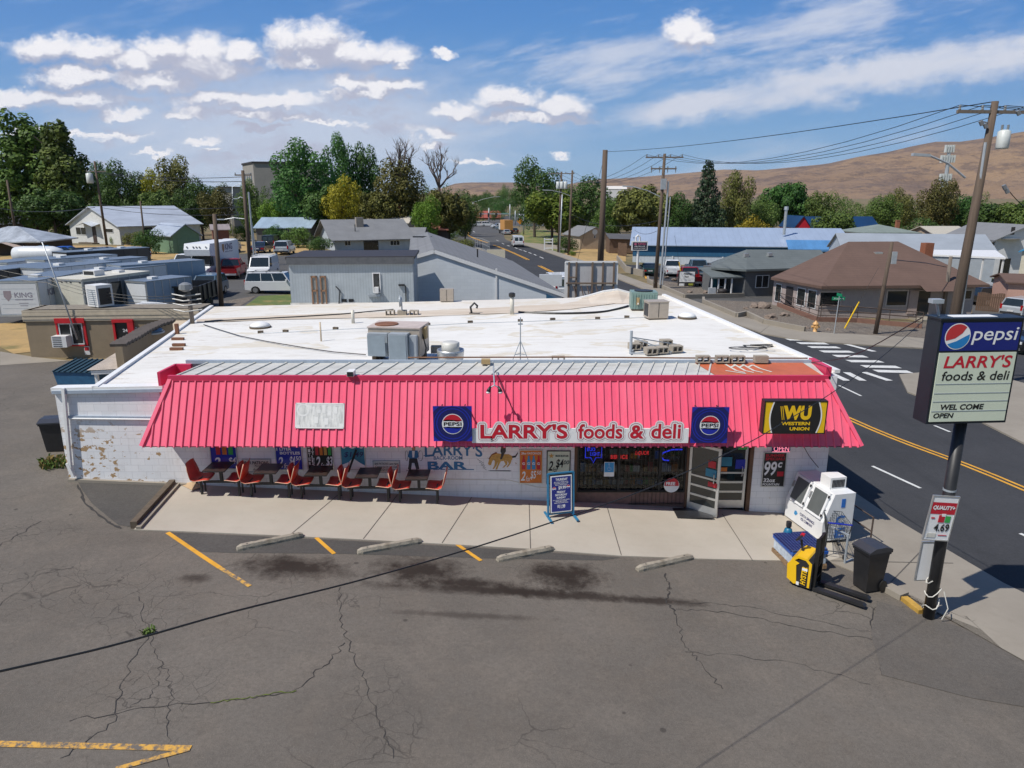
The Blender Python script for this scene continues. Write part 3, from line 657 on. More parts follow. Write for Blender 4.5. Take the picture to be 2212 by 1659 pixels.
m_mblue = M('mural_blue', (.045, .17, .34), .8, var=.15, scale=8)
m_mblk = M('mural_black', (.05, .05, .05), .8, var=.25, scale=8)
m_msk = M('mural_skin', (.45, .24, .14), .8, var=.1)
m_mhorse = M('mural_horse', (.50, .30, .085), .8, var=.25, scale=10)
m_mbrown = M('mural_brown', (.20, .07, .035), .8, var=.2)
def _glass(k):
    tr = k.N('ShaderNodeBsdfTransparent'); tr.inputs[0].default_value = (.62, .66, .66, 1); gl = k.N('ShaderNodeBsdfGlossy'); gl.inputs['Roughness'].default_value = .03
    fr = k.N('ShaderNodeFresnel'); fr.inputs['IOR'].default_value = 1.45; mx = k.N('ShaderNodeMixShader'); k.L(fr.outputs[0], mx.inputs[0]); k.L(tr.outputs[0], mx.inputs[1]); k.L(gl.outputs[0], mx.inputs[2])
    out = [n for n in k.nt.nodes if n.type == 'OUTPUT_MATERIAL'][0]; k.L(mx.outputs[0], out.inputs[0])
m_clear = node_mat('clear_glass', _glass)
m_glass = M('dark_glass', (.014, .018, .020), .06, var=.3, scale=1.5, spec=.7)
m_bulk = M('bulkhead_tile', (.16, .085, .075), .5, var=.25, scale=7)
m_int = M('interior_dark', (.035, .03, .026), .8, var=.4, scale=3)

def zroof(x, y): return 3.60 + .40*(x+12.6)/21.6
shop = thing('shop_building', 'white block convenience store with pink ribbed metal mansard and flat white roof', 'shop', (0, YF, 0))
xL, xR = -12.62, 8.93
xo0, xo1 = fac(1246, 1000).x, fac(1618, 1000).x            # shopfront opening
b = MB()
def wallpiece(x0, x1, z0=-1.0, z1=None):
    b.prism([(x0, z0), (x1, z0), (x1, z1 or zroof(x1, 0)), (x0, z1 or zroof(x0, 0))], (0, YF, 0), (1, 0, 0), (0, 0, 1), (0, .25, 0))
wallpiece(xL, xo0); wallpiece(xo1, xR); wallpiece(xo0, xo1, 2.35)
PLAN = [(xL, YF), (xR, YF), (7.5, 35.6), (-14.2, 34.5)]
def sidewall(p, q): b.add([(p[0], p[1], -1.5), (q[0], q[1], -1.5), (q[0], q[1], zroof(*q)), (p[0], p[1], zroof(*p))], [[0, 1, 2, 3]])
sidewall((xR, YF+.25), PLAN[2]); sidewall(PLAN[2], PLAN[3]); sidewall((-14.6, 34.5), (-11.4, YF+.25))
wb(b, 'wall', m_block, shop)
b = MB(); ov = [(-11.45, YF-.06), (xR+.12, YF+.3), (7.62, 35.7), (-14.7, 34.6)]
NX, NY = 24, 20
def rp(i, j):
    u, v = i/NX, j/NY; l = Vector(ov[0]).lerp(Vector(ov[3]), v); r = Vector(ov[1]).lerp(Vector(ov[2]), v); p = l.lerp(r, u)
    wob = 0 if i in (0, NX) or j in (0, NY) else .025*mnoise.noise((p.x*.8, p.y*.8, 0))
    return (p.x, p.y, zroof(p.x, p.y)+.03+wob)
b.v = [rp(i, j) for j in range(NY+1) for i in range(NX+1)]; b.f = [[j*(NX+1)+i, j*(NX+1)+i+1, (j+1)*(NX+1)+i+1, (j+1)*(NX+1)+i] for j in range(NY) for i in range(NX)]; b.m = [0]*len(b.f)
wb(b, 'roof', m_mem, shop, True)
# raised edge, dusty valley strip and the hump at the back right corner
def rz(p, d=0): return (p[0], p[1], zroof(p[0], p[1])+d)
for q in ((rz((xL-.05, YF+.1), .02), rz((-9.6, YF+.1), .02), .34, .12), (rz(ov[0], .06), rz(ov[3], .06), .16, .10), (rz(ov[1], .06), rz(ov[2], .06), .16, .10)): wb(MB().bar(*q), 'roof_edge', m_whitep, shop)
R = lambda px, py, d=.05: onfn(px, py, lambda x, y: zroof(x, y)+d)
b = MB(); lo = [R(425, 697), R(600, 690), R(900, 684), R(1106, 676), R(1230, 668), R(1330, 655)]; hi = [R(425, 690), R(600, 681), R(900, 672), R(1106, 662), R(1215, 656), R(1310, 640)]
for i in range(5): b.quad(lo[i], lo[i+1], hi[i+1], hi[i])
b.quad(lo[5], R(1392, 648), R(1392, 640), hi[5])
wb(b, 'roof_valley', m_tanroof, shop)
Yh = 35.3; hx = lambda px: onY(px, 640, Yh).x
hp = [(1195, 656), (1230, 650), (1270, 641), (1305, 631), (1335, 627), (1358, 633), (1400, 645)]
b = MB(); top = [onY(px, py, Yh) for px, py in hp]; basel = [Vector((p.x-.1, Yh-2.2, zroof(p.x, 33)+.03)) for p in top]
for i in range(len(top)-1): b.quad(basel[i], basel[i+1], top[i+1], top[i], 0)
for i in range(len(top)-1): b.bar(top[i]+Vector((0, .05, .02)), top[i+1]+Vector((0, .05, .02)), .22, .10, mi=1)
for i in range(len(top)-1): b.quad(top[i]+Vector((0, .2, 0)), top[i+1]+Vector((0, .2, 0)), (top[i+1].x, Yh+.2, 2.5), (top[i].x, Yh+.2, 2.5), 1)
wb(b, 'roof_hump', [m_tanroof, m_whitep], shop)

# mansard
YB, ZB, YT, ZT = 17.88, 2.33, 18.70, 3.98
bl, br, tl, tr = -9.86, 9.30, -9.27, 8.52
def slope(px, py, d=0.0):                                   # a pixel on the sloping face, lifted d along its normal
    n = Vector((0, -(ZT-ZB), YT-YB)).normalized(); p0 = Vector((0, YB, ZB))+n*d; r = ray(px, py); o = Vector((0, 0, CH))
    return o + r*((p0-o).dot(n)/r.dot(n))
b = MB(); b.quad((bl, YB, ZB), (br, YB, ZB), (tr, YT, ZT), (tl, YT, ZT))
n_ = Vector((0, -(ZT-ZB), YT-YB)).normalized()
x = bl+.05
while x < br:
    t = 1.0
    if x < tl: t = max(.03, (x-bl)/(tl-bl))
    if x > tr: t = max(.03, (br-x)/(br-tr))
    p0 = Vector((x, YB-.02, ZB-.03)); p1 = Vector((x, YB+(YT-YB)*t, ZB+(ZT-ZB)*t)); w = .022
    q = [p0+Vector((-w*1.4, 0, 0)), p0+Vector((-w*.7, 0, 0))+n_*.036, p0+Vector((w*.7, 0, 0))+n_*.036, p0+Vector((w*1.4, 0, 0))]
    s_ = [p+(p1-p0) for p in q]
    for i in range(3): b.quad(q[i], q[i+1], s_[i+1], s_[i])
    b.quad(*q)
    x += .2045
for a_, c_ in (((bl, YB, ZB), (tl, YT, ZT)), ((br, YB, ZB), (tr, YT, ZT))): b.bar(Vector(a_)+n_*.03, Vector(c_)+n_*.03, .10, .05, up=n_)
b.quad((bl, YB, ZB-.02), (br, YB, ZB-.02), (br-.1, YF, ZB-.05), (bl+.1, YF, ZB-.05))
b.add([(bl, YB, ZB), (tl, YT, ZT), (-9.3, YF+.9, ZT), (-9.6, YF, ZB)], [[0, 1, 2, 3]]); b.add([(br, YB, ZB), (tr, YT, ZT), (8.6, YF+.9, ZT), (9.0, YF, ZB)], [[0, 1, 2, 3]])
wb(b, 'mansard', m_pink, shop)
b = MB(); b.bar((tl-.05, YT-.01, ZT+.02), (tr+.05, YT-.01, ZT+.02), .10, .15); b.box(-9.66, -9.2, YF+.9, YF+1.02, 3.55, 4.12); b.box(-9.70, -9.62, YF-.05, YF+1.0, 3.3, 4.12); b.box(8.6, 8.75, YF, YF+1.2, 3.9, 4.25)
wb(b, 'fascia', m_pinkd, shop)
b = MB(); xx = tl+.15; ysb, zsb = YF+1.0, ZT+.16
b.quad((tl+.1, YT+.05, ZT+.06), (5.5, YT+.05, ZT+.06), (5.5, ysb, zsb), (tl+.5, ysb, zsb))
while xx < 5.5:
    b.bar((xx, YT+.05, ZT+.075), (xx+.38, ysb, zsb+.015), .045, .035); xx += .455 if xx < -1 else .33
b.quad((5.5, YT+.05, ZT+.058), (tr, YT+.05, ZT+.058), (tr+.1, ysb, zsb-.004), (5.5, ysb, zsb-.004))
wb(b, 'canopy_top', m_galv, shop)
m_panelo = M('faded_orange_panel', (.50, .13, .06), .55, var=.14, scale=2, dirt=.3)
b = MB(); b.quad((5.55, YT+.06, ZT+.075), (8.45, YT+.06, ZT+.075), (8.35, ysb, zsb+.012), (5.25, ysb, zsb+.012), 0)
def stk(pts, w=.07):
    for i in range(len(pts)-1):
        f = lambda q: Vector((5.6+q[0]*2.7, YT+.06+q[1]*(ysb-YT-.06), ZT+.083+q[1]*(zsb-ZT-.065)))
        p, q = f(pts[i]), f(pts[i+1]); d = (q-p).normalized(); n = Vector((-d.y, d.x, 0))*w/2; b.quad(p-n, q-n, q+n, p+n, 1)
for s0 in (.18, .27, .36): stk([(s0, .85), (s0+.05, .35), (s0+.12, .2)]); stk([(s0+.02, .6), (s0+.1, .8)])
stk([(.46, .8), (.5, .5), (.58, .25)]); stk([(.12, .35), (.3, .12)])
wb(b, 'canopy_patch', [m_panelo, m_offw], shop)
b = MB(); b.bar((tl-.1, ysb+.04, zsb+.03), (8.7, ysb+.04, zsb+.03), .10, .10); b.quad((tl-.1, ysb+.09, zsb+.05), (8.7, ysb+.09, zsb+.05), (8.7, ysb+.12, 3.6), (tl-.1, ysb+.12, 3.6))
wb(b, 'canopy_edge', m_blueg, shop)
b = MB(); b.tube([(-3, ysb+.1, zsb+.14), (2, ysb+.12, zsb+.15), (5, ysb+.08, zsb+.13), (8.5, ysb+.05, zsb+.13)], .022, 6); wb(b, 'conduit', M('rusty_pipe', (.20, .10, .055), .6, .3, var=.3, scale=8), shop)
# wall trim
b = MB(); p = onY(137, 838, YF-.09); q = onY(152, 1010, YF-.09); b.bar(p, q, .09, .08); b.tube([onY(150, 904, YF-.05), onY(332, 906, YF-.05)], .028, 6)
b.bar(onY(146, 1000, YF-.09), onY(160, 1030, YF-.09), .10, .08)
wb(b, 'downspout', m_whitep, shop)
b = MB(); b.bar(onY(146, 900, YF-.03), onY(333, 902, YF-.03), .05, .06); b.bar((xL-.02, YF-.08, zroof(xL, 0)-.04), (-9.6, YF-.08, zroof(-9.6, 0)-.04), .04, .09)
wb(b, 'trim', m_blueg, shop)
b = MB(); b.tube([fac(960, 1035), fac(1100, 1037), fac(1160, 1052), fac(1240, 1055)], .014, 5); wb(b, 'wall_cable', m_offw, shop)
b = MB(); b.prism([(xL+.02, hz(xL, YF)-.2), (-9.0, hz(-9, YF)-.2), (-9.0, hz(-9, YF)+.09), (xL+.02, hz(xL, YF)+.10)], (0, YF-.10, 0), (1, 0, 0), (0, 0, 1), (0, .13, 0)); wb(b, 'plinth', m_conc2, shop)
# shopfront
z0 = hz(5, YF)+.03
xd0, xd1 = fac(1484, 1050).x, fac(1612, 1050).x
zs = fac(1360, 1061).z
b = MB(); b.box(xo0, xd0-.04, YF+.03, YF+.2, -.6, zs-.03); wb(b, 'bulkhead', m_bulk, shop)
b = MB(); b.box(xo0+.05, xd0-.08, YF+.08, YF+.095, zs, 2.33); pane = wb(b, 'window_pane', m_clear, shop)
b = MB()
for xm in (xo0+.03, (xo0*.62+xd0*.38), (xo0*.25+xd0*.75), xd0-.06): b.box(xm-.03, xm+.03, YF+.02, YF+.14, zs, 2.34)
b.box(xo0, xd0, YF+.015, YF+.15, zs-.035, zs+.02); b.box(xo0, xd0, YF+.02, YF+.14, 2.28, 2.36)
wb(b, 'window_frame', m_dark, shop)
b = MB(); xx = xo0+.10; zlo = zs-.40
while xx < xd0-.12: b.tube([(xx, YF-.035, zlo if xx > xo0+1.5 else zs-.02), (xx, YF-.035, 2.3)], .007, 4); xx += .115
for zz, xa in ((zs-.01, xo0+.05), (zs+.38, xo0+.05), (zlo+.02, xo0+1.5)): b.bar((xa, YF-.035, zz), (xd0-.1, YF-.035, zz), .03, .018)
wb(b, 'security_grille', m_ink, shop)
b = MB(); b.box(xo0-.07, xo0+.01, YF-.03, YF+.1, -.5, 2.34); b.box(xd0-.05, xd0+.02, YF-.02, YF+.12, -.5, 2.34); b.box(xd1+.02, xd1+.13, YF-.03, YF+.1, -.5, 2.34)
wb(b, 'door_post', m_wood, shop)
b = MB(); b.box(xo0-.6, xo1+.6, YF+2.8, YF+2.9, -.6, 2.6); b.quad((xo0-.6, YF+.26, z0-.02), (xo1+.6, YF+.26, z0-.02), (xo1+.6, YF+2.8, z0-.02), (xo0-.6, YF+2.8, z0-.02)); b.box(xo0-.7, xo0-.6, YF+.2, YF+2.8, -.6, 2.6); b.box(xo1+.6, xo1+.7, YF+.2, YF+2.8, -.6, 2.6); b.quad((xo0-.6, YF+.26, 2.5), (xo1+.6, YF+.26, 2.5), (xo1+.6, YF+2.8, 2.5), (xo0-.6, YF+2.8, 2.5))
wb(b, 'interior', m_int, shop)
goods = [m_red, m_yel, m_org, m_sky, m_white2, m_tan, m_green, m_bulk]; b = MB(); rr = random.Random(4)
for zz in (zs+.02, zs+.42, zs+.82):
    xx = xo0+.15
    while xx < xd0-.3:
        w = rr.uniform(.06, .22); h_ = rr.uniform(.10, .30)
        if rr.random() < .72: b.box(xx, xx+w*.9, YF+.45, YF+.6, zz, zz+h_, rr.randrange(8))
        xx += w
    b.box(xo0+.1, xd0-.2, YF+.4, YF+.75, zz-.03, zz-.005, 7)
wb(b, 'goods_display', goods, shop)
# doors
def door(name, width, height, hinge, ang):
    d = bpy.data.objects.new(name, None); C.objects.link(d); d.parent = shop; d.location = (hinge[0], hinge[1]-YF, hinge[2]); d.rotation_euler = (0, 0, ang); d.empty_display_size = .1
    return d
def door_leaf(px_off, wd, hinge, ang, items):
    t = .045; b = MB(); H_ = 2.02
    for (x0, x1, a, c) in ((0, .075, 0, H_), (wd-.075, wd, 0, H_), (.075, wd-.075, H_-.08, H_), (.075, wd-.075, 0, .24), (.075, wd-.075, .47, .53), (.075, wd-.075, .76, .82), (.075, wd-.075, 1.05, 1.10)): b.box(x0, x1, -t/2, t/2, a, c)
    f = b.build('door', m_alu, shop); f.location = (hinge[0], hinge[1]-YF, hinge[2]); f.rotation_euler = (0, 0, ang)
    b = MB(); b.box(.07, wd-.07, -.006, .006, .24, H_-.08); b.build('door_pane', m_glass, f)
    b = MB(); b.tube([(wd-.14, -.03, .98), (wd-.14, -.075, 1.0), (wd-.14, -.075, 1.25), (wd-.14, -.03, 1.27)], .012, 6); b.build('handle', m_alu, f)
    for (x0, x1, a, c, mm) in items: MB().quad((x0*wd, -t/2-.006, a), (x1*wd, -t/2-.006, a), (x1*wd, -t/2-.006, c), (x0*wd, -t/2-.006, c)).build('door_sticker', mm, f)
    return f
hp_ = G(1479, 1103); fe = G(1531, 1118); wd = .92
ang = math.atan2(fe.y-YF, fe.x-hp_.x); ang = max(ang, radians(-62))
door_leaf(0, wd, (xd0+.03, YF-.02, z0), ang, [(.62, .86, 1.42, 1.62, m_red), (.55, .9, 1.15, 1.38, m_teal), (.65, .95, .86, 1.0, m_red)])
door_leaf(0, .88, (xd1-.90, YF+.04, z0), 0, [(.12, .5, 1.28, 1.55, m_teal), (.62, .93, 1.2, 1.48, m_blue), (.66, .95, 1.78, 1.88, m_green), (.1, .36, 1.12, 1.24, m_org)])
b = MB(); b.box(xd0-.4, xd0+.62, YF-.75, YF-.08, z0+.03, z0+.045); b.v = [(x, y, z) for x, y, z in b.v]
o = b.build('door_mat', m_black); tag(o, 'black rubber mat lying beneath the open shop door', 'mat')

# painted mural on the wall
def wp(px, py, d=.004): p = fac(px, py); return (p.x, YF-d, p.z)
b = MB(); P = lambda pts, mi, d=.005: b.poly([wp(px, py, d) for px, py in pts], mi)
P([(884, 990), (901, 990), (904, 1003), (906, 1013), (899, 1014), (895, 1000), (890, 1000), (888, 1014), (881, 1014), (883, 1003)], 1)
P([(884, 973), (902, 973), (905, 986), (901, 990), (885, 990), (881, 986)], 0, .006); P([(890, 974), (896, 974), (895, 988), (891, 988)], 3, .008)
P([(890, 965), (897, 965), (897, 973), (890, 973)], 2, .007); P([(884, 966), (903, 965), (899, 962), (898, 957), (889, 957), (888, 962)], 4, .009)
for a0 in (0, 1): 
    ring = [(908-a0*30+5*cos(t)*(1-.4*a0), 984+11*sin(t)) for t in [i*pi/8 for i in range(17)]]
    for i in range(16): p, q = ring[i], ring[i+1]; P([p, q, (q[0]+.7, q[1]+.7), (p[0]+.7, p[1]+.7)], 1, .006)
P([(878, 1016), (912, 1014.5), (912, 1015.5), (878, 1017)], 1)
MM = [m_mblue, m_mblk, m_msk, m_white2, m_mbrown, m_mhorse]; wb(b, 'mural_painting', MM, shop); b = MB()
P([(1054, 1002), (1057, 991), (1063, 983), (1074, 979), (1088, 981), (1099, 981), (1106, 985), (1107, 992), (1101, 997), (1092, 995), (1083, 996), (1076, 999), (1069, 996), (1066, 993), (1063, 997), (1061, 1004), (1057, 1005)], 5)
P([(1069, 994), (1076, 997), (1072, 1006), (1067, 1013), (1064, 1013), (1068, 1005)], 5, .006); P([(1076, 997), (1082, 996), (1077, 1006), (1074, 1014), (1070, 1014), (1074, 1005)], 5, .007)
P([(1096, 995), (1106, 990), (1103, 1001), (1097, 1009), (1094, 1009), (1099, 1001)], 5, .006); P([(1088, 995), (1096, 996), (1096, 1003), (1088, 1010), (1085, 1010), (1092, 1003)], 5, .007)
P([(1106, 985), (1113, 984), (1118, 977), (1119, 979), (1114, 988), (1107, 989)], 1, .007)
P([(1063, 983), (1074, 979), (1072, 976), (1062, 981), (1055, 991), (1057, 992)], 4, .008)
P([(1083, 964), (1092, 964), (1093, 974), (1089, 981), (1084, 992), (1080, 992), (1083, 980), (1081, 974)], 1, .009); P([(1084, 957), (1091, 957), (1092, 968), (1083, 968)], 4, .010)
P([(1053, 1016), (1100, 1016), (1106, 1017), (1100, 1018), (1060, 1017.4)], 1)
for k in range(4): P([(1031+k*4, 991+k*6), (1045+k*2, 1000+k*5), (1045+k*2, 1000.8+k*5), (1031+k*4, 992+k*6)], 1)
mural = wb(b, 'mural_painting', MM, shop)
def mtext(s, x0, x1, y0, y1, mat, bold=.01, shear=0, arch=0):
    l, r = fac(x0, y1), fac(x1, y1); t = fac(x0, y0)
    m = text_into(MB(), s, l.x, r.x, l.z, t.z, YF-.006, 0, bold, shear)
    if arch:
        cx = (l.x+r.x)/2; hw = (r.x-l.x)/2; m.v = [(x, y, z-arch*((x-cx)/hw)**2) for x, y, z in m.v]
    return wb(m, 'mural_lettering', mat, shop)
mtext("LARRY'S", 918, 1042, 958, 984, m_mblue, .02, 0, .05); mtext('BACK-ROOM', 937, 999, 985, 993, m_mblue, .01); mtext('BAR', 924, 1010, 997, 1014, m_mblue, .035)
for (x0, x1, y) in ((924, 944, 997.6), (936, 948, 1014), (985, 1024, 1014), (952, 962, 1014), (968, 984, 1014), (915, 935, 984)): p, q = wp(x0, y), wp(x1, y); wb(MB().quad((p[0], p[1]-.003, p[2]-.012), (q[0], q[1]-.003, q[2]-.012), (q[0], q[1]-.003, q[2]+.012), (p[0], p[1]-.003, p[2]+.012)), 'mural_serif', m_mblue, shop)
# ------------------------------------------------------------------ signs and posters on the shop
def panel_thing(name, label, cat, p0, p1, z0, z1, y, t, face, frame=None, fw=.03, group=None, fl=None):
    """upright panel; local origin bottom left, x right, z up"""
    r = thing(name, label, cat, (p0, y, z0), group=group); w = p1-p0; h = z1-z0
    if frame:
        b = MB(); b.box(-fw, 0, -.012, t, -fw, h+fw); b.box(w, w+fw, -.012, t, -fw, h+fw); b.box(0, w, -.012, t, -fw, 0); b.box(0, w, -.012, t, h, h+fw); b.build('frame', frame, r)
    MB().box(0, w, 0, t, 0, h).build('panel', face, r)
    return r, w, h
def on_wall(name, label, cat, x0, x1, y0, y1, face, frame=None, t=.02, fw=.025, group=None):
    a = onY(x0, y1, YF-t); c = onY(x1, y0, YF-t)
    return panel_thing(name, label, cat, a.x, c.x, a.z, c.z, YF-t-.003, t, face, frame, fw, group)
POST = 'sale posters framed on the shop wall'
def bottles(r, w, z0, z1, cols, y=-.006, x0=.1, x1=.9):
    n = len(cols); b = MB(); ms = []
    for i, c in enumerate(cols):
        if c not in ms: ms.append(c)
        cx = w*(x0+(x1-x0)*(i+.5)/n); hw = w*(x1-x0)/n*.36; h = z1-z0; k = ms.index(c)
        b.poly([(cx-hw, y, z0), (cx+hw, y, z0), (cx+hw, y, z0+h*.6), (cx+hw*.45, y, z0+h*.8), (cx+hw*.45, y, z1), (cx-hw*.45, y, z1), (cx-hw*.45, y, z0+h*.8), (cx-hw, y, z0+h*.6)], k)
    return b.build('bottle_picture', ms, r)
r, w, h = on_wall('sale_poster', 'dark blue framed poster with bottles, first of the row behind the booths', 'poster', 459, 506, 940, 1012, m_blue, m_alu, group=POST)
bottles(r, w, h*.42, h*.95, [m_red, m_org, m_green], x0=.18, x1=.92); text(r, '2', .06*w, .36*w, .05*h, .34*h, -.006, m_white2, .02, .3); text(r, 'for', .40*w, .64*w, .06*h, .2*h, -.006, m_white2, 0, .3); text(r, '$4', .66*w, .97*w, .12*h, .34*h, -.006, m_white2, .02, .3)
r, w, h = on_wall('sale_poster', 'blue framed poster for one liter bottles at two for 4.50', 'poster', 599, 648, 938, 1014, m_blue, m_alu, group=POST)
text(r, '1 LITER', .04*w, .62*w, .54*h, .62*h, -.006, m_white2, .03); text(r, 'BOTTLES', .16*w, .94*w, .43*h, .51*h, -.006, m_white2, .03); text(r, '2', .03*w, .26*w, .06*h, .36*h, -.006, m_white2, .02, .3); text(r, 'for', .28*w, .52*w, .03*h, .18*h, -.006, m_white2, .0, .3); text(r, '$4', .5*w, .74*w, .1*h, .38*h, -.006, m_white2, .02, .3); text(r, '50', .75*w, .97*w, .26*h, .38*h, -.006, m_white2, .01, .2); bottles(r, w, h*.66, h*.95, [m_ink, m_green, m_ink], x0=.1, x1=.6)
r, w, h = on_wall('sale_poster', 'black framed poster with vertical lettering and two for 3 price', 'poster', 667, 715, 938, 1015, m_ink, m_alu, group=POST)
for i, c in enumerate('LITER'): text(r, c, .03*w, .12*w, (.62-.12*i)*h, (.71-.12*i)*h, -.006, m_white2, .02)
for i, c in enumerate('BOTTLES'): text(r, c, .16*w, .27*w, (.76-.11*i)*h, (.85-.11*i)*h, -.006, m_white2, .02)
bottles(r, w, h*.42, h*.95, [m_red, m_org, m_tan, m_green], x0=.3, x1=.98); text(r, '2', .28*w, .5*w, .06*h, .38*h, -.006, m_white2, .02, .3); text(r, 'for', .5*w, .76*w, .05*h, .2*h, -.006, m_white2, 0, .3); text(r, '$3', .74*w, .99*w, .08*h, .38*h, -.006, m_white2, .02, .2)
r, w, h = on_wall('sale_poster', 'teal framed poster with white mountain and 1.49 price', 'poster', 739, 785, 938, 1013, m_teal, m_alu, group=POST)
b = MB(); b.poly([(0, -.006, 0), (w, -.006, 0), (w, -.006, .1*h), (.75*w, -.006, .2*h), (.5*w, -.006, .32*h), (.3*w, -.006, .2*h), (0, -.006, .12*h)]); b.poly(circ(.5*w, .72*h, .2*w, 20, y=-.006)); b.poly(circ(.13*w, .64*h, .08*w, 12, y=-.006)); b.poly(circ(.87*w, .64*h, .08*w, 12, y=-.006)); b.build('picture', m_white2, r)
text(r, '$1 49', .12*w, .95*w, .33*h, .5*h, -.007, m_navy, .01, .2); text(r, 'WATER', .36*w, .64*w, .70*h, .74*h, -.008, m_teal, .02)
NT = 'notices to bar patrons'
r, w, h = on_wall('notice_board', 'small off-white notice reading BAR PATRONS Parking, between the first two posters', 'notice', 527, 583, 993, 1018, m_offw, m_grey, group=NT)
text(r, 'BAR PATRONS', .06*w, .94*w, .60*h, .88*h, -.005, m_ink, .02); text(r, 'Parking', .42*w, .74*w, .34*h, .56*h, -.005, m_ink, 0, .3); text(r, 'Around back', .34*w, .92*w, .06*h, .28*h, -.005, m_ink, 0, .3)
r, w, h = on_wall('notice_board', 'small off-white notice with three lines left of the mural cowboy', 'notice', 808, 862, 996, 1019, m_offw, m_grey, group=NT)
text(r, 'BAR PATRONS Leave Here', .04*w, .96*w, .66*h, .86*h, -.005, m_ink, .01, .2); text(r, 'Cannot be In and Out', .06*w, .92*w, .38*h, .58*h, -.005, m_ink, .01, .2); text(r, 'THROUGH STORE Door', .06*w, .92*w, .1*h, .3*h, -.005, m_ink, .01, .2)
r, w, h = on_wall('sale_poster', 'orange framed poster with four blue and red bottles at two for 5.50', 'poster', 1123, 1171, 973, 1043, m_org, m_alu, group=POST)
bottles(r, w, h*.42, h*.84, [m_red, m_sky, m_sky, m_red], x0=.06, x1=.96); text(r, '28oz GATORADE', .06*w, .95*w, .88*h, .95*h, -.006, m_white2, .02)
for i in range(4): text(r, 'G', (.11+.225*i)*w, (.22+.225*i)*w, .56*h, .64*h, -.009, m_white2, .03)
text(r, '2', .04*w, .26*w, .07*h, .36*h, -.006, m_white2, .02, .3); text(r, 'for', .27*w, .5*w, .05*h, .22*h, -.006, m_white2, 0, .3); text(r, '$5', .48*w, .74*w, .1*h, .38*h, -.006, m_white2, .02, .2); text(r, '50', .76*w, .97*w, .26*h, .38*h, -.006, m_white2, .01, .2)
r, w, h = on_wall('sale_poster', 'pale gold poster in black frame with star and two for 4.00 price', 'poster', 1182, 1231, 975, 1044, m_cream, m_ink, group=POST)
b = MB(); st_ = [(.17*w+(.13 if i % 2 == 0 else .055)*w*sin(i*pi/5), -.006, .86*h+(.13 if i % 2 == 0 else .055)*w*cos(i*pi/5)) for i in range(10)]; b.poly(st_); b.poly([(0, -.0055, 0), (w, -.0055, 0), (w, -.0055, .1*h), (.6*w, -.0055, .34*h), (.45*w, -.0055, .2*h), (0, -.0055, .3*h)]); b.build('picture', m_tan, r)
text(r, 'ROCKSTAR', .36*w, .95*w, .83*h, .89*h, -.006, m_ink, .03); text(r, '2', .03*w, .26*w, .40*h, .70*h, -.007, m_ink, .02, .3); text(r, 'for', .24*w, .48*w, .36*h, .52*h, -.007, m_ink, 0, .3); text(r, '$4', .38*w, .72*w, .46*h, .76*h, -.007, m_ink, .02, .2); text(r, '00', .73*w, .98*w, .6*h, .72*h, -.007, m_ink, .01, .2)
r, w, h = on_wall('sale_poster', 'black summer special 99 cent poster right of the shop doors', 'poster', 1645, 1699, 978, 1050, m_ink, m_alu, group=POST)
text(r, 'SUMMER', .06*w, .94*w, .88*h, .96*h, -.006, m_red, .03); text(r, 'SPECIAL!', .06*w, .94*w, .78*h, .86*h, -.006, m_red, .03); text(r, '99', .05*w, .62*w, .32*h, .74*h, -.006, m_white2, .02, .15); text(r, 'c', .66*w, .86*w, .56*h, .72*h, -.006, m_white2, .03, .15); text(r, '32oz', .06*w, .6*w, .12*h, .24*h, -.006, m_white2, .03); text(r, 'FOUNTAIN', .04*w, .8*w, .02*h, .09*h, -.006, m_white2, .02)
b = MB(); b.box(.66*w, .95*w, -.008, -.004, .3*h, .44*h); b.build('picture', m_red, r)
# neon
m_nred = M('neon_red', (.9, .03, .04), .4, var=0, emit=1.2); m_nblue = M('neon_blue', (.03, .05, .9), .4, var=0, emit=1.6); m_npink = M('neon_pink', (.9, .25, .35), .4, var=0, emit=.9); m_ncy = M('neon_cyan', (.05, .5, .8), .4, var=0, emit=.8)
def neon(label, x0, x1, y0, y1, fn):
    a = onY(x0, y1, YF+.2); c = onY(x1, y0, YF+.2); r = thing('neon_sign', label, 'neon sign', (a.x, YF+.2, a.z), group='neon signs in the shop window'); fn(r, c.x-a.x, c.z-a.z); return r
def f1(r, w, h):
    b = MB(); b.tube([(0, 0, .3*h), (.35*w, 0, .3*h), (.5*w, 0, 0), (.65*w, 0, .3*h), (w, 0, .3*h), (w, 0, h), (0, 0, h), (0, 0, .3*h)], .012, 5); b.build('tube', m_nblue, r); text(r, 'LIGHT', .3*w, .9*w, .42*h, .62*h, -.01, m_nblue, .02); text(r, 'BUD', .1*w, .6*w, .68*h, .88*h, -.01, m_nblue, .02)
neon('blue neon frame with pointed bottom, leftmost in the barred window', 1264, 1300, 962, 1000, f1)
def f2(r, w, h):
    MB().box(0, w, 0, .02, .45*h, h).build('panel', m_offw, r); text(r, 'BEER', .05*w, .45*w, 0, .4*h, -.01, m_nred, .03); text(r, 'ICE', .6*w, .98*w, 0, .4*h, -.01, m_nred, .03)
neon('red neon lettering below a pale panel in the barred window', 1317, 1357, 970, 991, f2)
neon('small red neon word near the centre of the barred window', 1372, 1402, 974, 984, lambda r, w, h: text(r, 'LIQUOR', 0, w, 0, h, 0, m_nred, .02, .2, 'tube'))
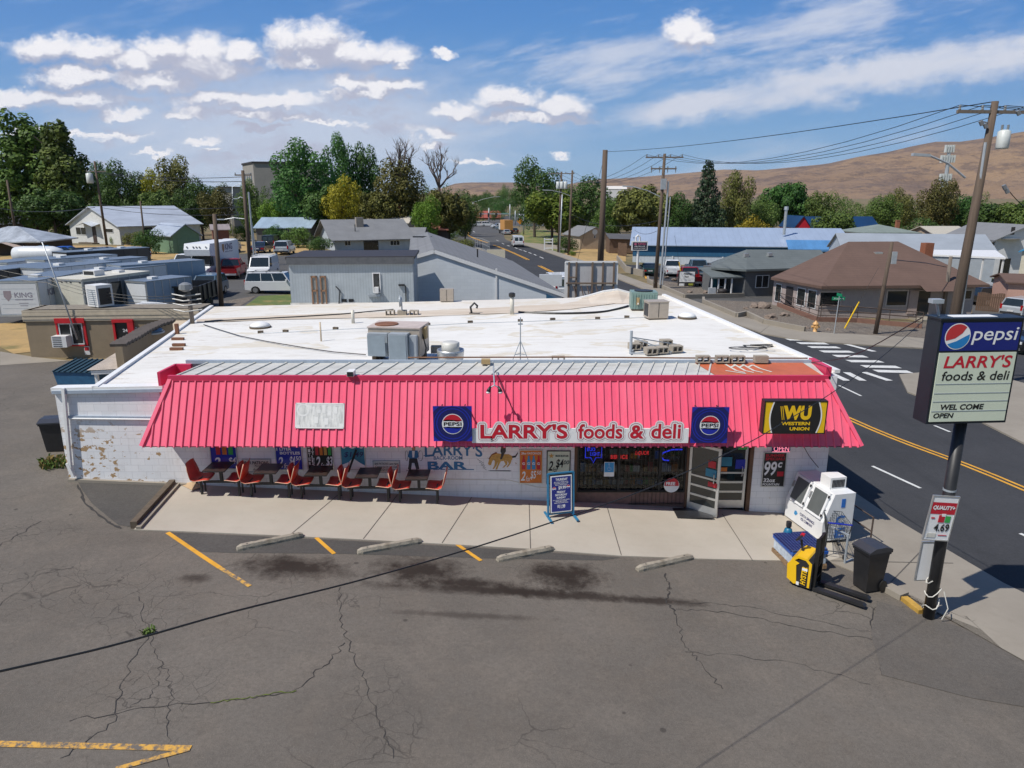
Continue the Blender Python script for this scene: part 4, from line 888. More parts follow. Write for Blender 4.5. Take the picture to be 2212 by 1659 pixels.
def f4(r, w, h):
    b = MB(); b.tube([(w, 0, h), (.5*w, 0, .98*h), (.1*w, 0, .7*h), (0, 0, .4*h), (.15*w, 0, .05*h), (.4*w, 0, 0)], .02, 5); b.build('tube', m_nblue, r); text(r, 'LOTTERY', .25*w, w, .5*h, .75*h, -.01, m_green, .01, .2); text(r, 'OPEN', .3*w, .9*w, .12*h, .4*h, -.01, m_grey, .01, .2)
neon('blue neon arc with pale green word at right end of the window', 1427, 1474, 971, 995, f4)
r, w, h = on_wall('neon_sign', 'pink neon OPEN sign above the 99 cent poster', 'neon sign', 1667, 1708, 960, 976, m_navy); text(r, 'OPEN', .08*w, .92*w, .1*h, .8*h, -.02, m_npink, .01)
b = MB(); b.tube([(.02*w, -.02, .05*h), (.98*w, -.02, .05*h)], .01, 5); b.build('tube', m_npink, r)
# stickers on the window
a = onY(1304, 1028, YF-.01); c = onY(1327, 997, YF-.01)
r, w, h = panel_thing('access_sticker', 'blue wheelchair access sticker on the barred window', 'sticker', a.x, c.x, a.z, c.z, YF-.055, .006, m_white2)
MB().quad((.04*w, -.003, .3*h), (.96*w, -.003, .3*h), (.96*w, -.003, .97*h), (.04*w, -.003, .97*h)).build('field', m_sky, r)
b = MB(); b.poly(circ(.46*w, .87*h, .05*w, 10, y=-.006)); b.bar((.47*w, -.006, .8*h), (.5*w, -.006, .6*h), .02, .004); b.bar((.5*w, -.006, .6*h), (.68*w, -.006, .6*h), .02, .004); b.bar((.68*w, -.006, .6*h), (.76*w, -.006, .45*h), .02, .004)
ring = circ(.48*w, .53*h, .16*w, 16, radians(110), radians(340), y=-.006)
for i in range(len(ring)-1): b.bar(ring[i], ring[i+1], .016, .004)
b.build('symbol', m_white2, r)
a = onY(1450, 1047, YF-.02); r = thing('window_sticker', 'round red and white FREE sticker low in the window corner', 'sticker', (a.x, YF-.06, a.z))
b = MB(); b.poly(circ(0, 0, .22, 24, y=0)); b.build('panel', m_white2, r); b = MB(); b.poly(circ(0, .02, .205, 18, radians(-12), radians(192), y=-.003)); b.build('field', m_red, r); text(r, 'FREE', -.16, .1, .0, .1, -.006, m_white2, .03)

# signs on the mansard
def stand(x0, x1, y0, y1, Y): a = onY(x0, y1, Y); c = onY(x1, y0, Y); return a.x, c.x, a.z, c.z
COLA = 'square cola signs either side of the name board'
def cola(x0, x1, y0, y1, label):
    q = stand(x0, x1, y0, y1, 17.72); r, w, h = panel_thing('cola_sign', label, 'sign', *q, 17.72, .05, m_navy, None, group=COLA)
    b = MB()
    for rr in (.49, .42): 
        ring = circ(w/2, h*.5, rr*w, 40, y=-.003); inn = circ(w/2, h*.5, (rr-.025)*w, 40, y=-.003)
        for i in range(40): b.quad(ring[i], ring[(i+1) % 40], inn[(i+1) % 40], inn[i])
    for sx in (0, 1):
        for sz in (0, 1):
            cx, cz = sx*w, sz*h; b.poly([(cx, -.003, cz), (cx+(.16*w if not sx else -.16*w), -.003, cz), (cx, -.003, cz+(.16*h if not sz else -.16*h))])
    b.build('glow_ring', m_blue, r)
    globe(r, w*.5, h*.5, w*.275, -.006, m_white2, m_red, m_blue); text(r, 'PEPSI', w*.27, w*.73, h*.45, h*.555, -.012, m_ink, .02)
    b = MB(); b.bar((.2*w, .05, .9*h), (.2*w, .5, .9*h), .03); b.bar((.8*w, .05, .9*h), (.8*w, .5, .9*h), .03); b.build('bracket', m_dark, r)
cola(937, 1019, 878, 953, 'square navy cola sign with round logo left of the store name board')
cola(1491, 1576, 880, 957, 'square navy cola sign with round logo right of the store name board')
q = stand(1019.5, 1489, 917, 957, 17.78)
nb, w, h = panel_thing('name_board', 'white board with red outlined store name along the pink mansard', 'sign', q[0], q[1], q[2], q[2]+.40, 17.78, .05, m_white2)
def cx7(v): return (onY(900+.293*v, 940, 17.78).x-q[0])
def cz7(v): return zat(792+.293*v, 17.78)-q[2]
for s, x0, x1, y0, y1, bold, oo in (("LARRY'S", 470, 1112, 422, 530, .03, .055), ('foods', 1190, 1515, 422, 530, .02, .055), ('&', 1572, 1675, 430, 530, .03, .055), ('deli', 1728, 1945, 420, 530, .02, .05)):
    X0, X1, Z0, Z1 = cx7(x0), cx7(x1), cz7(y1), cz7(y0)
    for k, (g, mm, nm) in enumerate(((.085, m_white2, 'letter_backing'), (.05, m_crim, 'letter_outline'), (.036, m_white2, 'letter_inline'), (0, m_red, 'lettering'))): halo(nb, s, X0, X1, Z0, Z1, -.004-.003*k, mm, bold, g, nm) if g else text(nb, s, X0, X1, Z0, Z1, -.016, mm, bold, 0, nm)
b = MB()
for k in range(5): xk = .15+k*(w-.3)/4; b.bar((xk, .05, .3), (xk, .32, .3), .03)
b.build('bracket', m_dark, nb)
q = stand(1648, 1787, 868, 935, 17.45); r, w, h = panel_thing('lightbox_sign', 'yellow and black money transfer lightbox at right end of the mansard', 'sign', *q, 17.45, .24, m_yel, m_ink, .025)
b = MB(); cx = w*.5
b.poly([(.15*w, -.004, .0), (.86*w, -.004, 0)]+[(.86*w+.06*w*sin(pi*i/10), -.004, h*i/10) for i in range(11)]+[(.15*w-.05*w*sin(pi*i/10), -.004, h-h*i/10) for i in range(11)]); b.build('field', m_ink, r)
b = MB()
for (bx, s_) in ((.86, 1), (.15, -1)):
    for i in range(10):
        f = lambda j, d: ((bx+s_*(.06 if s_ > 0 else .05)*sin(pi*j/10)+s_*d)*w, -.006, h*j/10); b.quad(f(i, 0), f(i, .022), f(i+1, .022), f(i+1, 0))
b.build('stripe', m_white2, r)
text(r, 'WU', .30*w, .76*w, .42*h, .88*h, -.008, m_yel, .06)
b = MB()
for k in range(2): xk = (.245+.03*k)*w; b.poly([(xk, -.008, .86*h), (xk+.014*w, -.008, .86*h), (xk+.055*w, -.008, .42*h), (xk+.045*w, -.008, .42*h)])
b.build('stroke', m_yel, r)
text(r, 'WESTERN', .285*w, .755*w, .25*h, .36*h, -.008, m_yel, .04); text(r, 'UNION', .43*w, .755*w, .08*h, .19*h, -.008, m_yel, .04)
# faded banner lying on the slope
cs = [slope(637, 925, .05), slope(743, 926, .05), slope(744.5, 871, .05), slope(638.5, 870, .05)]
def _ban(k):
    s = k.noise(3.5, 5, .7, stretch=(4, 1, .4)); n = k.noise(5, 6, .7); c = k.mixc(k.rng(s, .4, .62), (.62, .62, .60), (.36, .37, .37)); c = k.mixc(k.rng(n, .5, .7, 0, .5), c, (.72, .72, .70)); k.color(c); k.p.inputs['Roughness'].default_value = .6
m_ban = node_mat('faded_vinyl', _ban)
r = thing('faded_banner', 'white sun bleached banner fixed on the left of the pink mansard', 'banner', cs[0]); o = Vector(cs[0])
b = MB(); b.add([c-o for c in cs]+[c-o-n_*.03 for c in cs], [[0, 1, 2, 3], [7, 6, 5, 4], [0, 4, 5, 1], [1, 5, 6, 2], [2, 6, 7, 3], [3, 7, 4, 0]]); b.build('panel', m_ban, r)
ux = (cs[1]-cs[0]); uz = (cs[3]-cs[0]); f = lambda a, c, d=.004: ux*a+uz*c+n_*d
b = MB(); ring = [(.16+.135*cos(t), .72+.26*sin(t)) for t in [i*pi/12 for i in range(24)]]; inn = [(.16+.10*cos(t), .72+.19*sin(t)) for t in [i*pi/12 for i in range(24)]]
for i in range(24): j = (i+1) % 24; b.quad(f(*ring[i]), f(*ring[j]), f(*inn[j]), f(*inn[i]))
for q in ((.36, .52, .40, .86), (.44, .6, .52, .74), (.55, .6, .62, .9), (.66, .5, .74, .7), (.78, .58, .86, .84), (.30, .9, .95, .93), (.4, .2, .47, .45), (.6, .14, .68, .4)): b.quad(f(q[0], q[1]), f(q[2], q[1]), f(q[2], q[3]), f(q[0], q[3]))
for a0, a1, c0, c1 in ((0, 1, .95, 1), (0, 1, 0, .05), (0, .02, 0, 1), (.98, 1, 0, 1), (.02, .1, .05, .14), (.9, .98, .05, .2)): b.quad(f(a0, c0), f(a1, c0), f(a1, c1), f(a0, c1))
b.build('ghost_print', M('ghost_white', (.62, .62, .61), .5, var=.05), r)
# floodlight drop on the mansard
p0 = onY(1066, 795, YF-.1); p1 = onY(1068, 832, 17.95); r = thing('floodlight', 'twin lamp floodlight on a bent pipe at the top of the mansard', 'lamp', p0)
b = MB(); b.tube([(0, .2, 0), (0, -.1, .05), p1-p0], .02, 6); b.tube([p1-p0+Vector((-.1, 0, -.06)), p1-p0, p1-p0+Vector((.1, 0, -.06))], .018, 6); b.build('pipe', m_grey, r)
for sx in (-1, 1):
    c = p1-p0+Vector((sx*.13, -.03, -.13)); b = MB(); b.tube([c+Vector((-sx*.03, .03, .09)), c+Vector((sx*.01, 0, .03)), c+Vector((sx*.03, -.03, -.04))], [.03, .045, .06], 10); q_ = b.build('lamp_head', m_dark, r, True); b = MB(); b.lathe([(.005, -.05), (.05, -.03), (.06, 0), (.04, .02)], 10, c+Vector((sx*.03, -.03, -.04))); b.build('bulb', m_white2, q_, True)
p0 = onY(760, 810, YT+.05); r = thing('small_floodlight', 'small white floodlight box at the mansard top left of centre', 'lamp', p0); MB().box(-.09, .09, -.2, .1, 0, .14).build('lamp_head', m_whitep, r); MB().box(-.08, .08, -.215, -.2, .01, .13).build('lens', m_dark, r)

# ------------------------------------------------------------------ pole sign at the kerb
SP = G(2005, 1335); Ys = SP.y
r = thing('pole_sign', 'tall dark cabinet sign on black pole with cola panel and letter board', 'sign', SP)
def loc(px, py, Y=None): return onY(px, py, Y or Ys)-SP
m_cab = M('sign_cabinet', (.014, .022, .032), .45, .2, var=.15)
b = MB(); b.tube([(0, 0, -.3), (0, 0, 4.6)], .118, 16); b.build('pole', m_dark, r, True)
yaw = radians(4); ux = Vector((cos(yaw), sin(yaw), 0)); uy = Vector((-sin(yaw), cos(yaw), 0)); uz = Vector((0, 0, 1))
cabc = loc(2064, 920); x0c = onY(1997, 915, Ys-.3).x-SP.x; z0c = zat(915, Ys-.3)-SP.z; z1c = zat(690, Ys-.3)-SP.z; wS = 1.66
o0 = Vector((x0c, -.34, z0c)); hS = z1c-z0c
cab = bpy.data.objects.new('cabinet', None)
def fr(mb): mb.v = [tuple(o0+ux*v[0]+uy*v[1]+uz*v[2]) for v in mb.v]; return mb
b = MB(); b.box(0, wS, 0, .42, 0, hS); cabo = fr(b).build('cabinet', m_cab, r)
b = MB(); b.box(-.03, wS+.03, -.03, .45, hS, hS+.03); b.box(.3, 1.2, .1, .35, hS+.03, hS+.035, 1); fr(b).build('cap', [m_cab, m_whitep], r)
def s_panel(nm, mm, x0, x1, a, c): b = MB(); b.box(x0, x1, -.02, 0, a, c); return fr(b).build(nm, mm, r)
zb = hS*.70
s_panel('cola_panel', M('sign_royal', (.006, .016, .17), .3, var=.06), .05, wS-.05, zb+.02, hS-.06); s_panel('letter_board', m_cream, .05, wS-.05, .05, zb-.02)
def s_text(s, x0, x1, a, c, mm, bold=0, shear=0, y=-.024, nm='lettering'): return fr(text_into(MB(), s, x0*wS, x1*wS, a*hS, c*hS, y, 0, bold, shear)).build(nm, mm, r)
s_text('pepsi', .39, .95, .765, .925, m_white2, .005, .12); s_text("LARRY'S", .10, .93, .545, .665, m_red, .02, .15); s_text('foods & deli', .10, .93, .425, .515, m_ink, .012, .1); s_text('WEL COME', .14, .68, .14, .195, m_ink, .03, .12); s_text('OPEN', .07, .32, .06, .11, m_ink, .03, .15)
m_lred = M('sign_soft_red', (.50, .035, .04), .4, var=.04); m_lblue = M('sign_mid_blue', (.015, .20, .50), .4, var=.04)
gc = (.215*wS, .845*hS); gr = .155*wS; b = MB(); b.poly(circ(gc[0], gc[1], gr, 32, y=-.024), 0)
q = gr*.93; P = lambda a: (gc[0]+q*cos(a), -.027, gc[1]+q*sin(a))
b.poly([P(radians(a)) for a in range(48, 205, 8)]+[(gc[0]-q*.2, -.027, gc[1]-q*.15), (gc[0]+q*.35, -.027, gc[1]+q*.25)], 1)
b.poly([P(radians(a)) for a in range(218, 376, 8)]+[(gc[0]+q*.55, -.027, gc[1]-q*.05), (gc[0]-q*.05, -.027, gc[1]-q*.38)], 2)
fr(b).build('logo', [m_white2, m_lred, m_lblue], r)
b = MB()
for k in (.39, .30, .22, .125): b.box(.06, wS-.06, -.026, -.02, k*hS, k*hS+.012)
fr(b).build('letter_rail', m_grey, r)
b = MB(); b.tube([o0+ux*.15+uy*.3+uz*(hS), o0+ux*.05+uy*.3+uz*(hS+.3)], .025, 6); b.box(o0.x-.1, o0.x+.12, o0.y+.2, o0.y+.36, o0.z+hS+.28, o0.z+hS+.36); b.build('top_lamp', m_grey, r)
# placards tied to the pole
def placard(label, x0, x1, y0, y1, face, dy, tilt, group=None):
    a = onY(x0, y1, Ys-dy); c = onY(x1, y0, Ys-dy); o = thing('placard', label, 'placard', (a.x, Ys-dy, a.z), rot=(0, tilt, radians(6)), group=group); w, h = c.x-a.x, c.z-a.z
    MB().box(0, w, 0, .02, 0, h).build('panel', face, o)
    b = MB(); f_ = .025
    for q in ((-f_, 0, 0, h), (w, w+f_, 0, h), (-f_, w+f_, -f_, 0), (-f_, w+f_, h, h+f_)): b.box(q[0], q[1], -.01, .025, q[2], q[3])
    b.build('frame', m_alu, o); return o, w, h
o, w, h = placard('white QUALITY price placard reading 4.69 tied to sign pole', 1994, 2067, 1072, 1164, m_white2, .21, radians(6))
MB().quad((0, -.005, .60*h), (w, -.005, .60*h), (w, -.005, .87*h), (0, -.005, .87*h)).build('band', m_red, o); text(o, 'QUALITY+', .06*w, .96*w, .69*h, .80*h, -.012, m_white2, .05, .15); text(o, '4.69', .30*w, .92*w, .20*h, .38*h, -.01, m_ink, .02)
b = MB(); b.box(.40*w, .64*w, -.01, -.004, .41*h, .58*h, 0); b.box(.68*w, .88*w, -.01, -.004, .41*h, .56*h, 1); b.box(.1*w, .24*w, -.01, -.004, .49*h, .52*h, 0); b.box(.5*w, .66*w, -.012, -.006, .55*h, .61*h, 2); b.box(.55*w, .9*w, -.01, -.004, .10*h, .115*h, 0); b.box(.1*w, .45*w, -.01, -.004, .05*h, .15*h, 3)
b.build('picture', [m_red, m_green, m_white2, m_offw], o)
placard('blank white placard with its frame low on sign pole', 1978, 2046, 1172, 1252, m_white2, -.19, radians(2))
b = MB(); rr = random.Random(2); pts = [SP+Vector((.15*cos(t), .15*sin(t), .12+.05*t+.06*sin(t*2.3))) for t in [i*.5 for i in range(34)]]; b.tube(pts, .012, 5); b.tube([SP+Vector((.18, -.1, .7)), SP+Vector((.26, -.2, .35)), SP+Vector((.2, -.15, .06))], .012, 5); o = b.build('loose_cable', m_offw); tag(o, 'white cable wound loosely round the base of sign pole', 'cable')
b = MB()
for zz in (2.2, 3.0): b.lathe([(.125, 0), (.125, .04)], 16, (0, 0, zz))
b.build('band_clamp', m_grey, r)
# ------------------------------------------------------------------ things on the pavement and lot
m_shell = M('booth_shell', (.62, .055, .03), .35, var=.14, scale=5, spec=.5, dirt=.15)
m_table = M('table_brown', (.040, .028, .024), .35, var=.2, scale=7, dirt=.2)
m_edge = M('pale_edge', (.55, .36, .25), .5)
def shell(parent, x0, sgn):
    prof = [(.30, .445), (.24, .455), (.10, .44), (-.04, .43), (-.13, .47), (-.18, .58), (-.22, .72), (-.26, .88)]
    wid = [.23, .25, .26, .27, .27, .27, .25, .20]; nn = 6
    top = []; bot = []
    for (px_, pz), w in zip(prof, wid):
        for k in range(nn+1):
            t = -1+2*k/nn; lift = .035*abs(t)**3
            top.append((x0+sgn*(px_+ (lift if pz > .5 else 0)), t*w, pz+(lift if pz <= .5 else 0))); bot.append((x0+sgn*(px_-(.018 if pz > .5 else 0)+(lift if pz > .5 else 0)), t*w, pz+(lift if pz <= .5 else -0)-(.02 if pz <= .5 else 0)))
    n = len(prof); b = MB(); b.v = top+bot; q = nn+1; o = len(top)
    for i in range(n-1):
        for k in range(nn):
            b.f.append([i*q+k, i*q+k+1, (i+1)*q+k+1, (i+1)*q+k]); b.m.append(0); b.f.append([o+i*q+k, o+(i+1)*q+k, o+(i+1)*q+k+1, o+i*q+k+1]); b.m.append(0)
    loop = [k for k in range(q)]+[i*q+nn for i in range(1, n)]+[(n-1)*q+k for k in range(nn-1, -1, -1)]+[i*q for i in range(n-2, 0, -1)]
    for i in range(len(loop)): a, c = loop[i], loop[(i+1) % len(loop)]; b.f.append([a, c, o+c, o+a]); b.m.append(1)
    return b.build('seat', [m_shell, m_edge], parent, True)
bl_ = ['red two seat booth with dark table, farthest left of the row', 'red two seat booth with dark table, second from the left end', 'red two seat booth with dark table, middle of the row of five', 'red two seat booth with dark table and black rod behind, fourth from left', 'red two seat booth with dark table in front of the mural, right end of row']
first = None
for i in range(5):
    g = G(475+108*i-(0 if i < 3 else 1.5*(i-2)), 1074.5+4.2*i); lo_ = (g.x, g.y+.12, hz(g.x, g.y)+ZP*.35)
    if first is None:
        r = first = thing('booth_set', bl_[0], 'booth', lo_, group='booths along the shop wall')
        shell(r, -.52, 1); shell(r, .52, -1)
        b = MB(); b.box(-.29, .29, -.31, .31, .715, .745); b.box(-.295, .295, -.315, .315, .722, .738, 1); b.build('tabletop', [m_table, m_dark], r)
        for sx in (-1, 1): b = MB(); b.bar((sx*.50, -.02, -.05), (sx*.50, -.02, .43), .05); b.bar((sx*.50, -.24, .42), (sx*.50, .24, .42), .04); b.bar((sx*.50, .18, -.05), (sx*.50, .18, .42), .035); b.build('leg', m_dark, r)
        b = MB(); b.bar((-.5, .1, .30), (.5, .1, .30), .05); b.bar((0, .1, .3), (0, .1, .72), .07); b.box(-.16, .16, -.06, .22, .70, .715); b.build('frame', m_dark, r)
        r.scale = (1.04, 1.18, 1.12)
    else: dup(first, lo_, 0, bl_[i])
p = onY(760, 1000, 18.6); o = MB().bar((p.x-.12, 18.62, p.z-.28), (p.x+.10, 18.80, p.z+.32), .07, .03).build('black_rod', m_ink); tag(o, 'black tapered rod leaning on the wall behind the fourth booth', 'rod')
# cardboard
g = G(418, 1050); b = MB(); b.add([(g.x-.32, g.y-.05, g.z+.06), (g.x+.15, g.y-.42, g.z+.05), (g.x+.42, g.y-.2, g.z+.09), (g.x-.1, g.y+.14, g.z+.12), (g.x+.02, g.y-.1, g.z+.14)], [[0, 1, 4], [1, 2, 4], [2, 3, 4], [3, 0, 4]]); b.f.append([0, 3, 2, 1]); b.m.append(0)
tag(b.build('cardboard', M('cardboard', (.42, .30, .18), .85, var=.15)), 'crumpled cardboard piece on the pavement by the leftmost booth', 'cardboard')

# wheel stops
m_stop = M('weathered_stop', (.31, .275, .22), .9, var=.22, scale=5, bump=.6, bscale=25, dirt=.75)
for (x0, y0, x1, y1), lb in zip(((512, 1190, 655, 1160), (772, 1197, 910, 1172), (1074, 1213, 1194, 1189), (1376, 1234, 1494, 1207)), ('first concrete wheel stop from the left, chipped near its middle', 'second concrete wheel stop from the left, beside a large oil stain', 'third concrete wheel stop from the left, below the sandwich board', 'rightmost concrete wheel stop, clean and pale with a crack behind')):
    a, c = G(x0, y0), G(x1, y1); d = (c-a); L_ = d.length; r = thing('wheel_stop', lb, 'wheel stop', a, math.atan2(d.y, d.x), group='concrete wheel stops before the shop')
    b = MB(); sec = [(-.085, 0), (.085, 0), (.085, .06), (.055, .125), (-.055, .125), (-.085, .06)]; rr = random.Random(x0)
    N_ = 14; rings = []
    for i in range(N_+1):
        xx = L_*i/N_; sc = .72 if i in (0, N_) else 1; rings.append([(xx+rr.uniform(-.01, .01), s*sc+rr.uniform(-.006, .006), z*(sc if z > .05 else 1)+rr.uniform(-.006, .004)+.012) for s, z in sec])
    for q in rings: b.v += q
    for i in range(N_):
        for k in range(6): b.f.append([i*6+k, i*6+(k+1) % 6, (i+1)*6+(k+1) % 6, (i+1)*6+k]); b.m.append(0)
    b.f += [[5, 4, 3, 2, 1, 0], [N_*6+k for k in range(6)]]; b.m += [0, 0]
    b.build('block', m_stop, r); b = MB()
    for t in (.15, .85): b.lathe([(.02, .0), (.02, .008)], 8, (L_*t, 0, .132))
    b.build('pin', m_dark, r)
    r.rotation_euler = (0, -math.atan2(c.z-a.z, d.to_2d().length), math.atan2(d.y, d.x))

# sandwich board
g = G(1212, 1122); r = thing('sandwich_board', 'blue framed pavement board listing Thursday to Sunday prices by the window', 'sign board', (g.x, g.y+.05, g.z+.04), radians(14))
m_bframe = M('blue_frame', (.02, .17, .33), .45, var=.12, dirt=.2)
b = MB()
for sx in (-.36, .36): b.bar((sx, -.36, .03), (sx, .36, .03), .06, .05); b.bar((sx, .02, .04), (sx, .10, 1.26), .05)
b.bar((-.36, .10, 1.25), (.36, .10, 1.25), .05); b.bar((-.36, .03, .12), (.36, .03, .12), .05); b.build('frame', m_bframe, r)
bd = MB().box(-.315, .315, 0, .03, 0, 1.10).build('panel', m_ink, r); bd.location = (0, -.01, .14); bd.rotation_euler = (radians(-4), 0, 0)
MB().box(-.30, .30, -.008, -.003, .02, 1.06).build('border', m_white2, bd); MB().box(-.27, .27, -.013, -.009, .05, 1.03).build('field', M('board_blue', (.012, .022, .20), .4), bd)
for s, x0, x1, a, c, bo in (('THURSDAY', -.16, .18, .92, .99, .03), ('BUY ANY LARGE PIZZA', -.2, .2, .87, .895, .02), ('SODA BEV & SMALL DIP', -.2, .2, .83, .855, .02), ('SMALL PIZZA DEAL', -.17, .17, .79, .815, .02), ('$9.99', -.08, .13, .66, .77, .02), ('FRIDAY', -.12, .12, .57, .63, .03), ('SATURDAY', -.17, .17, .49, .55, .03), ('SUNDAY', -.13, .13, .41, .47, .03), ('TWO LARGE PIZZAS AND A DRINK', -.24, .24, .36, .385, .02), ('MEDIUM DRINK', -.16, .16, .32, .345, .02), ('SMALL FOUNTAIN DRINK', -.2, .2, .28, .305, .02), ('$11.99', -.11, .11, .12, .24, .03)): text(bd, s, x0, x1, a, c, -.016, m_white2, bo)
globe(bd, -.20, .70, .055, -.016, m_white2, m_red, m_blue); globe(bd, .20, .73, .055, -.016, m_white2, m_red, m_blue)

# ice chest
m_ice = M('ice_chest_white', (.72, .73, .74), .4, var=.05, dirt=.06); m_icegrey = M('door_mesh_grey', (.105, .115, .115), .45, var=.1)
cA = Vector((7.80, 18.62)); cB = Vector((8.13, 17.05)); d = cA-cB; yawi = math.atan2(d.y, d.x)-pi/2; Li = d.length
r = thing('ice_chest', 'white slanted front bagged ice freezer at the right corner of the shop', 'freezer', (cB.x, cB.y, hz(cB.x, cB.y)+.03), yawi); r.scale = (1.12, 1.04, 1)
prof = [(0, .06), (0, .58), (.24, 1.36), (.78, 1.36), (.78, .06)]
MB().prism(prof, (0, 0, 0), (1, 0, 0), (0, 0, 1), (0, Li, 0)).build('body', m_ice, r); MB().box(.04, .74, .03, Li-.03, 0, .06).build('base', m_dark, r)
sl = Vector((.24, 0, .78)); nl = Vector((-.78, 0, .24)).normalized()
for k in range(2):
    y0 = .10+k*(Li-.10)/2; y1 = y0+(Li-.3)/2
    f = lambda a, y, h_: Vector((0, 0, .58))+sl*a+Vector((0, y, 0))+nl*h_
    b = MB(); b.add([f(.06, y0, .0), f(.06, y1, .0), f(.97, y1, .0), f(.97, y0, .0), f(.06, y0, .05), f(.06, y1, .05), f(.97, y1, .05), f(.97, y0, .05)], [[4, 5, 6, 7], [0, 1, 5, 4], [1, 2, 6, 5], [2, 3, 7, 6], [3, 0, 4, 7]]); dr = b.build('door', m_ice, r)
    b = MB(); b.quad(f(.14, y0+.07, .054), f(.14, y1-.07, .054), f(.9, y1-.07, .054), f(.9, y0+.07, .054)); b.build('door_panel', m_icegrey, dr)
    b = MB(); b.bar(f(.5, y1-.03, .06), f(.72, y1-.03, .06), .05, .05, up=nl); b.build('latch', m_alu, dr)
    b = MB()
    for a in (.2, .85): b.bar(f(a-.04, y0, .06), f(a+.04, y0, .06), .05, .02, up=nl)
    b.build('hinge', m_dark, dr)
t_ = text_into(MB(), 'CUSTA SPRINGS', 0, .62, .12, .2, 0, 0, .02); text_into(t_, 'ICE COMPANY', .06, .56, 0, .08, 0, 0, .02); o = t_.build('lettering', m_navy, r); o.rotation_euler = (0, 0, -pi/2); o.location = (-.006, .95, .25)
b = MB(); b.poly([(0, 0, 0), (.07, 0, -.03), (.16, 0, .06), (.1, 0, .12), (.03, 0, .1)]); o = b.build('logo', m_sky, r); o.rotation_euler = (0, 0, -pi/2); o.location = (-.006, 1.2, .3)
b = MB(); b.box(.43, .53, -.008, -.002, .98, 1.22, 0); ring = circ(.47, .62, .14, 20, radians(40), radians(320), y=-.004); inn = circ(.47, .62, .07, 20, radians(40), radians(320), y=-.004)
for i in range(20): b.quad(ring[i], ring[i+1], inn[i+1], inn[i], 0)
b.box(.34, .42, -.008, -.002, .12, .40, 0)
for zz in (.12, .23, .34): b.box(.42, .6, -.008, -.002, zz, zz+.06, 0)
b.build('ice_lettering', M('ice_blue', (.02, .16, .55), .4), r)
b = MB(); b.box(.30, .72, .32, .72, 1.36, 1.68); u_ = b.build('cooling_unit', m_whitep, r); b = MB()
for k in range(9): b.box(.35+k*.037, .375+k*.037, .312, .32, 1.41, 1.62)
b.build('grille', m_dark, u_)
# shopping cart
g = G(1806, 1203); r = thing('shopping_cart', 'wire shopping cart parked against the ice freezer', 'cart', (g.x, g.y+.25, g.z+.02), radians(75))
m_wire = M('chrome_wire', (.10, .11, .12), .35, .8, var=.2); b = MB()
A = [(-.42, -.24, .55), (.42, -.18, .62), (.42, .18, .62), (-.42, .24, .55)]; B_ = [(-.46, -.28, 1.0), (.48, -.22, .92), (.48, .22, .92), (-.46, .28, 1.0)]
lp = lambda p, q, t: tuple(p[i]+(q[i]-p[i])*t for i in range(3))
for i in range(4):
    j = (i+1) % 4
    for k in range(9): b.tube([lp(A[i], A[j], k/8), lp(B_[i], B_[j], k/8)], .004, 4, cap=False)
    for k in range(6): b.tube([lp(A[i], B_[i], k/5), lp(A[j], B_[j], k/5)], .004 if k not in (0, 5) else .009, 4, cap=False)
for k in range(9): b.tube([lp(A[0], A[3], k/8), lp(A[1], A[2], k/8)], .004, 4, cap=False)
b.build('basket', m_wire, r)
b = MB()
for s in (-1, 1): b.tube([(-.55, s*.27, 1.02), (-.42, s*.24, .55), (-.40, s*.24, .2), (.45, s*.2, .14)], .014, 6)
b.tube([(-.40, -.24, .2), (-.40, .24, .2)], .012, 6); b.build('frame', m_wire, r); MB().tube([(-.56, -.28, 1.03), (-.56, .28, 1.03)], .02, 8).build('handle', m_blue, r)
for s in (-1, 1):
    for xx in (-.38, .42): MB().lathe([(.05, -.015), (.062, 0), (.05, .015)], 10, (xx, s*.2, .062), axis='y').build('wheel', m_black, r)
# handrail down the pavement edge
r = thing('handrail', 'rusty steel handrail with two posts behind the ice freezer', 'railing', G(1878, 1182)); o = r.location; m_rust = M('rusted_steel', (.085, .06, .05), .7, .3, var=.3, scale=8)
A = Vector((0, 0, 0)); Bp = Vector((-.35, 1.5, .05)); b = MB()
for q in (A, Bp): b.tube([q+Vector((0, 0, -.1)), q+Vector((0, 0, .86))], .022, 6)
b.build('post', m_rust, r); b = MB()
for zz in (.85, .45): b.tube([A+Vector((0, 0, zz)), Bp+Vector((0, 0, zz))], .02, 6)
b.tube([A+Vector((0, 0, .12)), A+Vector((.1, -.35, -.05))], .02, 6); b.build('rail', m_rust, r)
r = thing('rail_post', 'short grey steel post with foot beside the black wheeled bin', 'post', G(1824, 1219)); b = MB(); b.tube([(0, 0, -.05), (0, 0, .82)], .028, 8); b.build('post', m_grey, r); b = MB(); b.bar((0, 0, .03), (.3, .22, .03), .05, .03); b.bar((0, 0, .8), (-.25, .4, .84), .03); b.build('foot', m_grey, r)
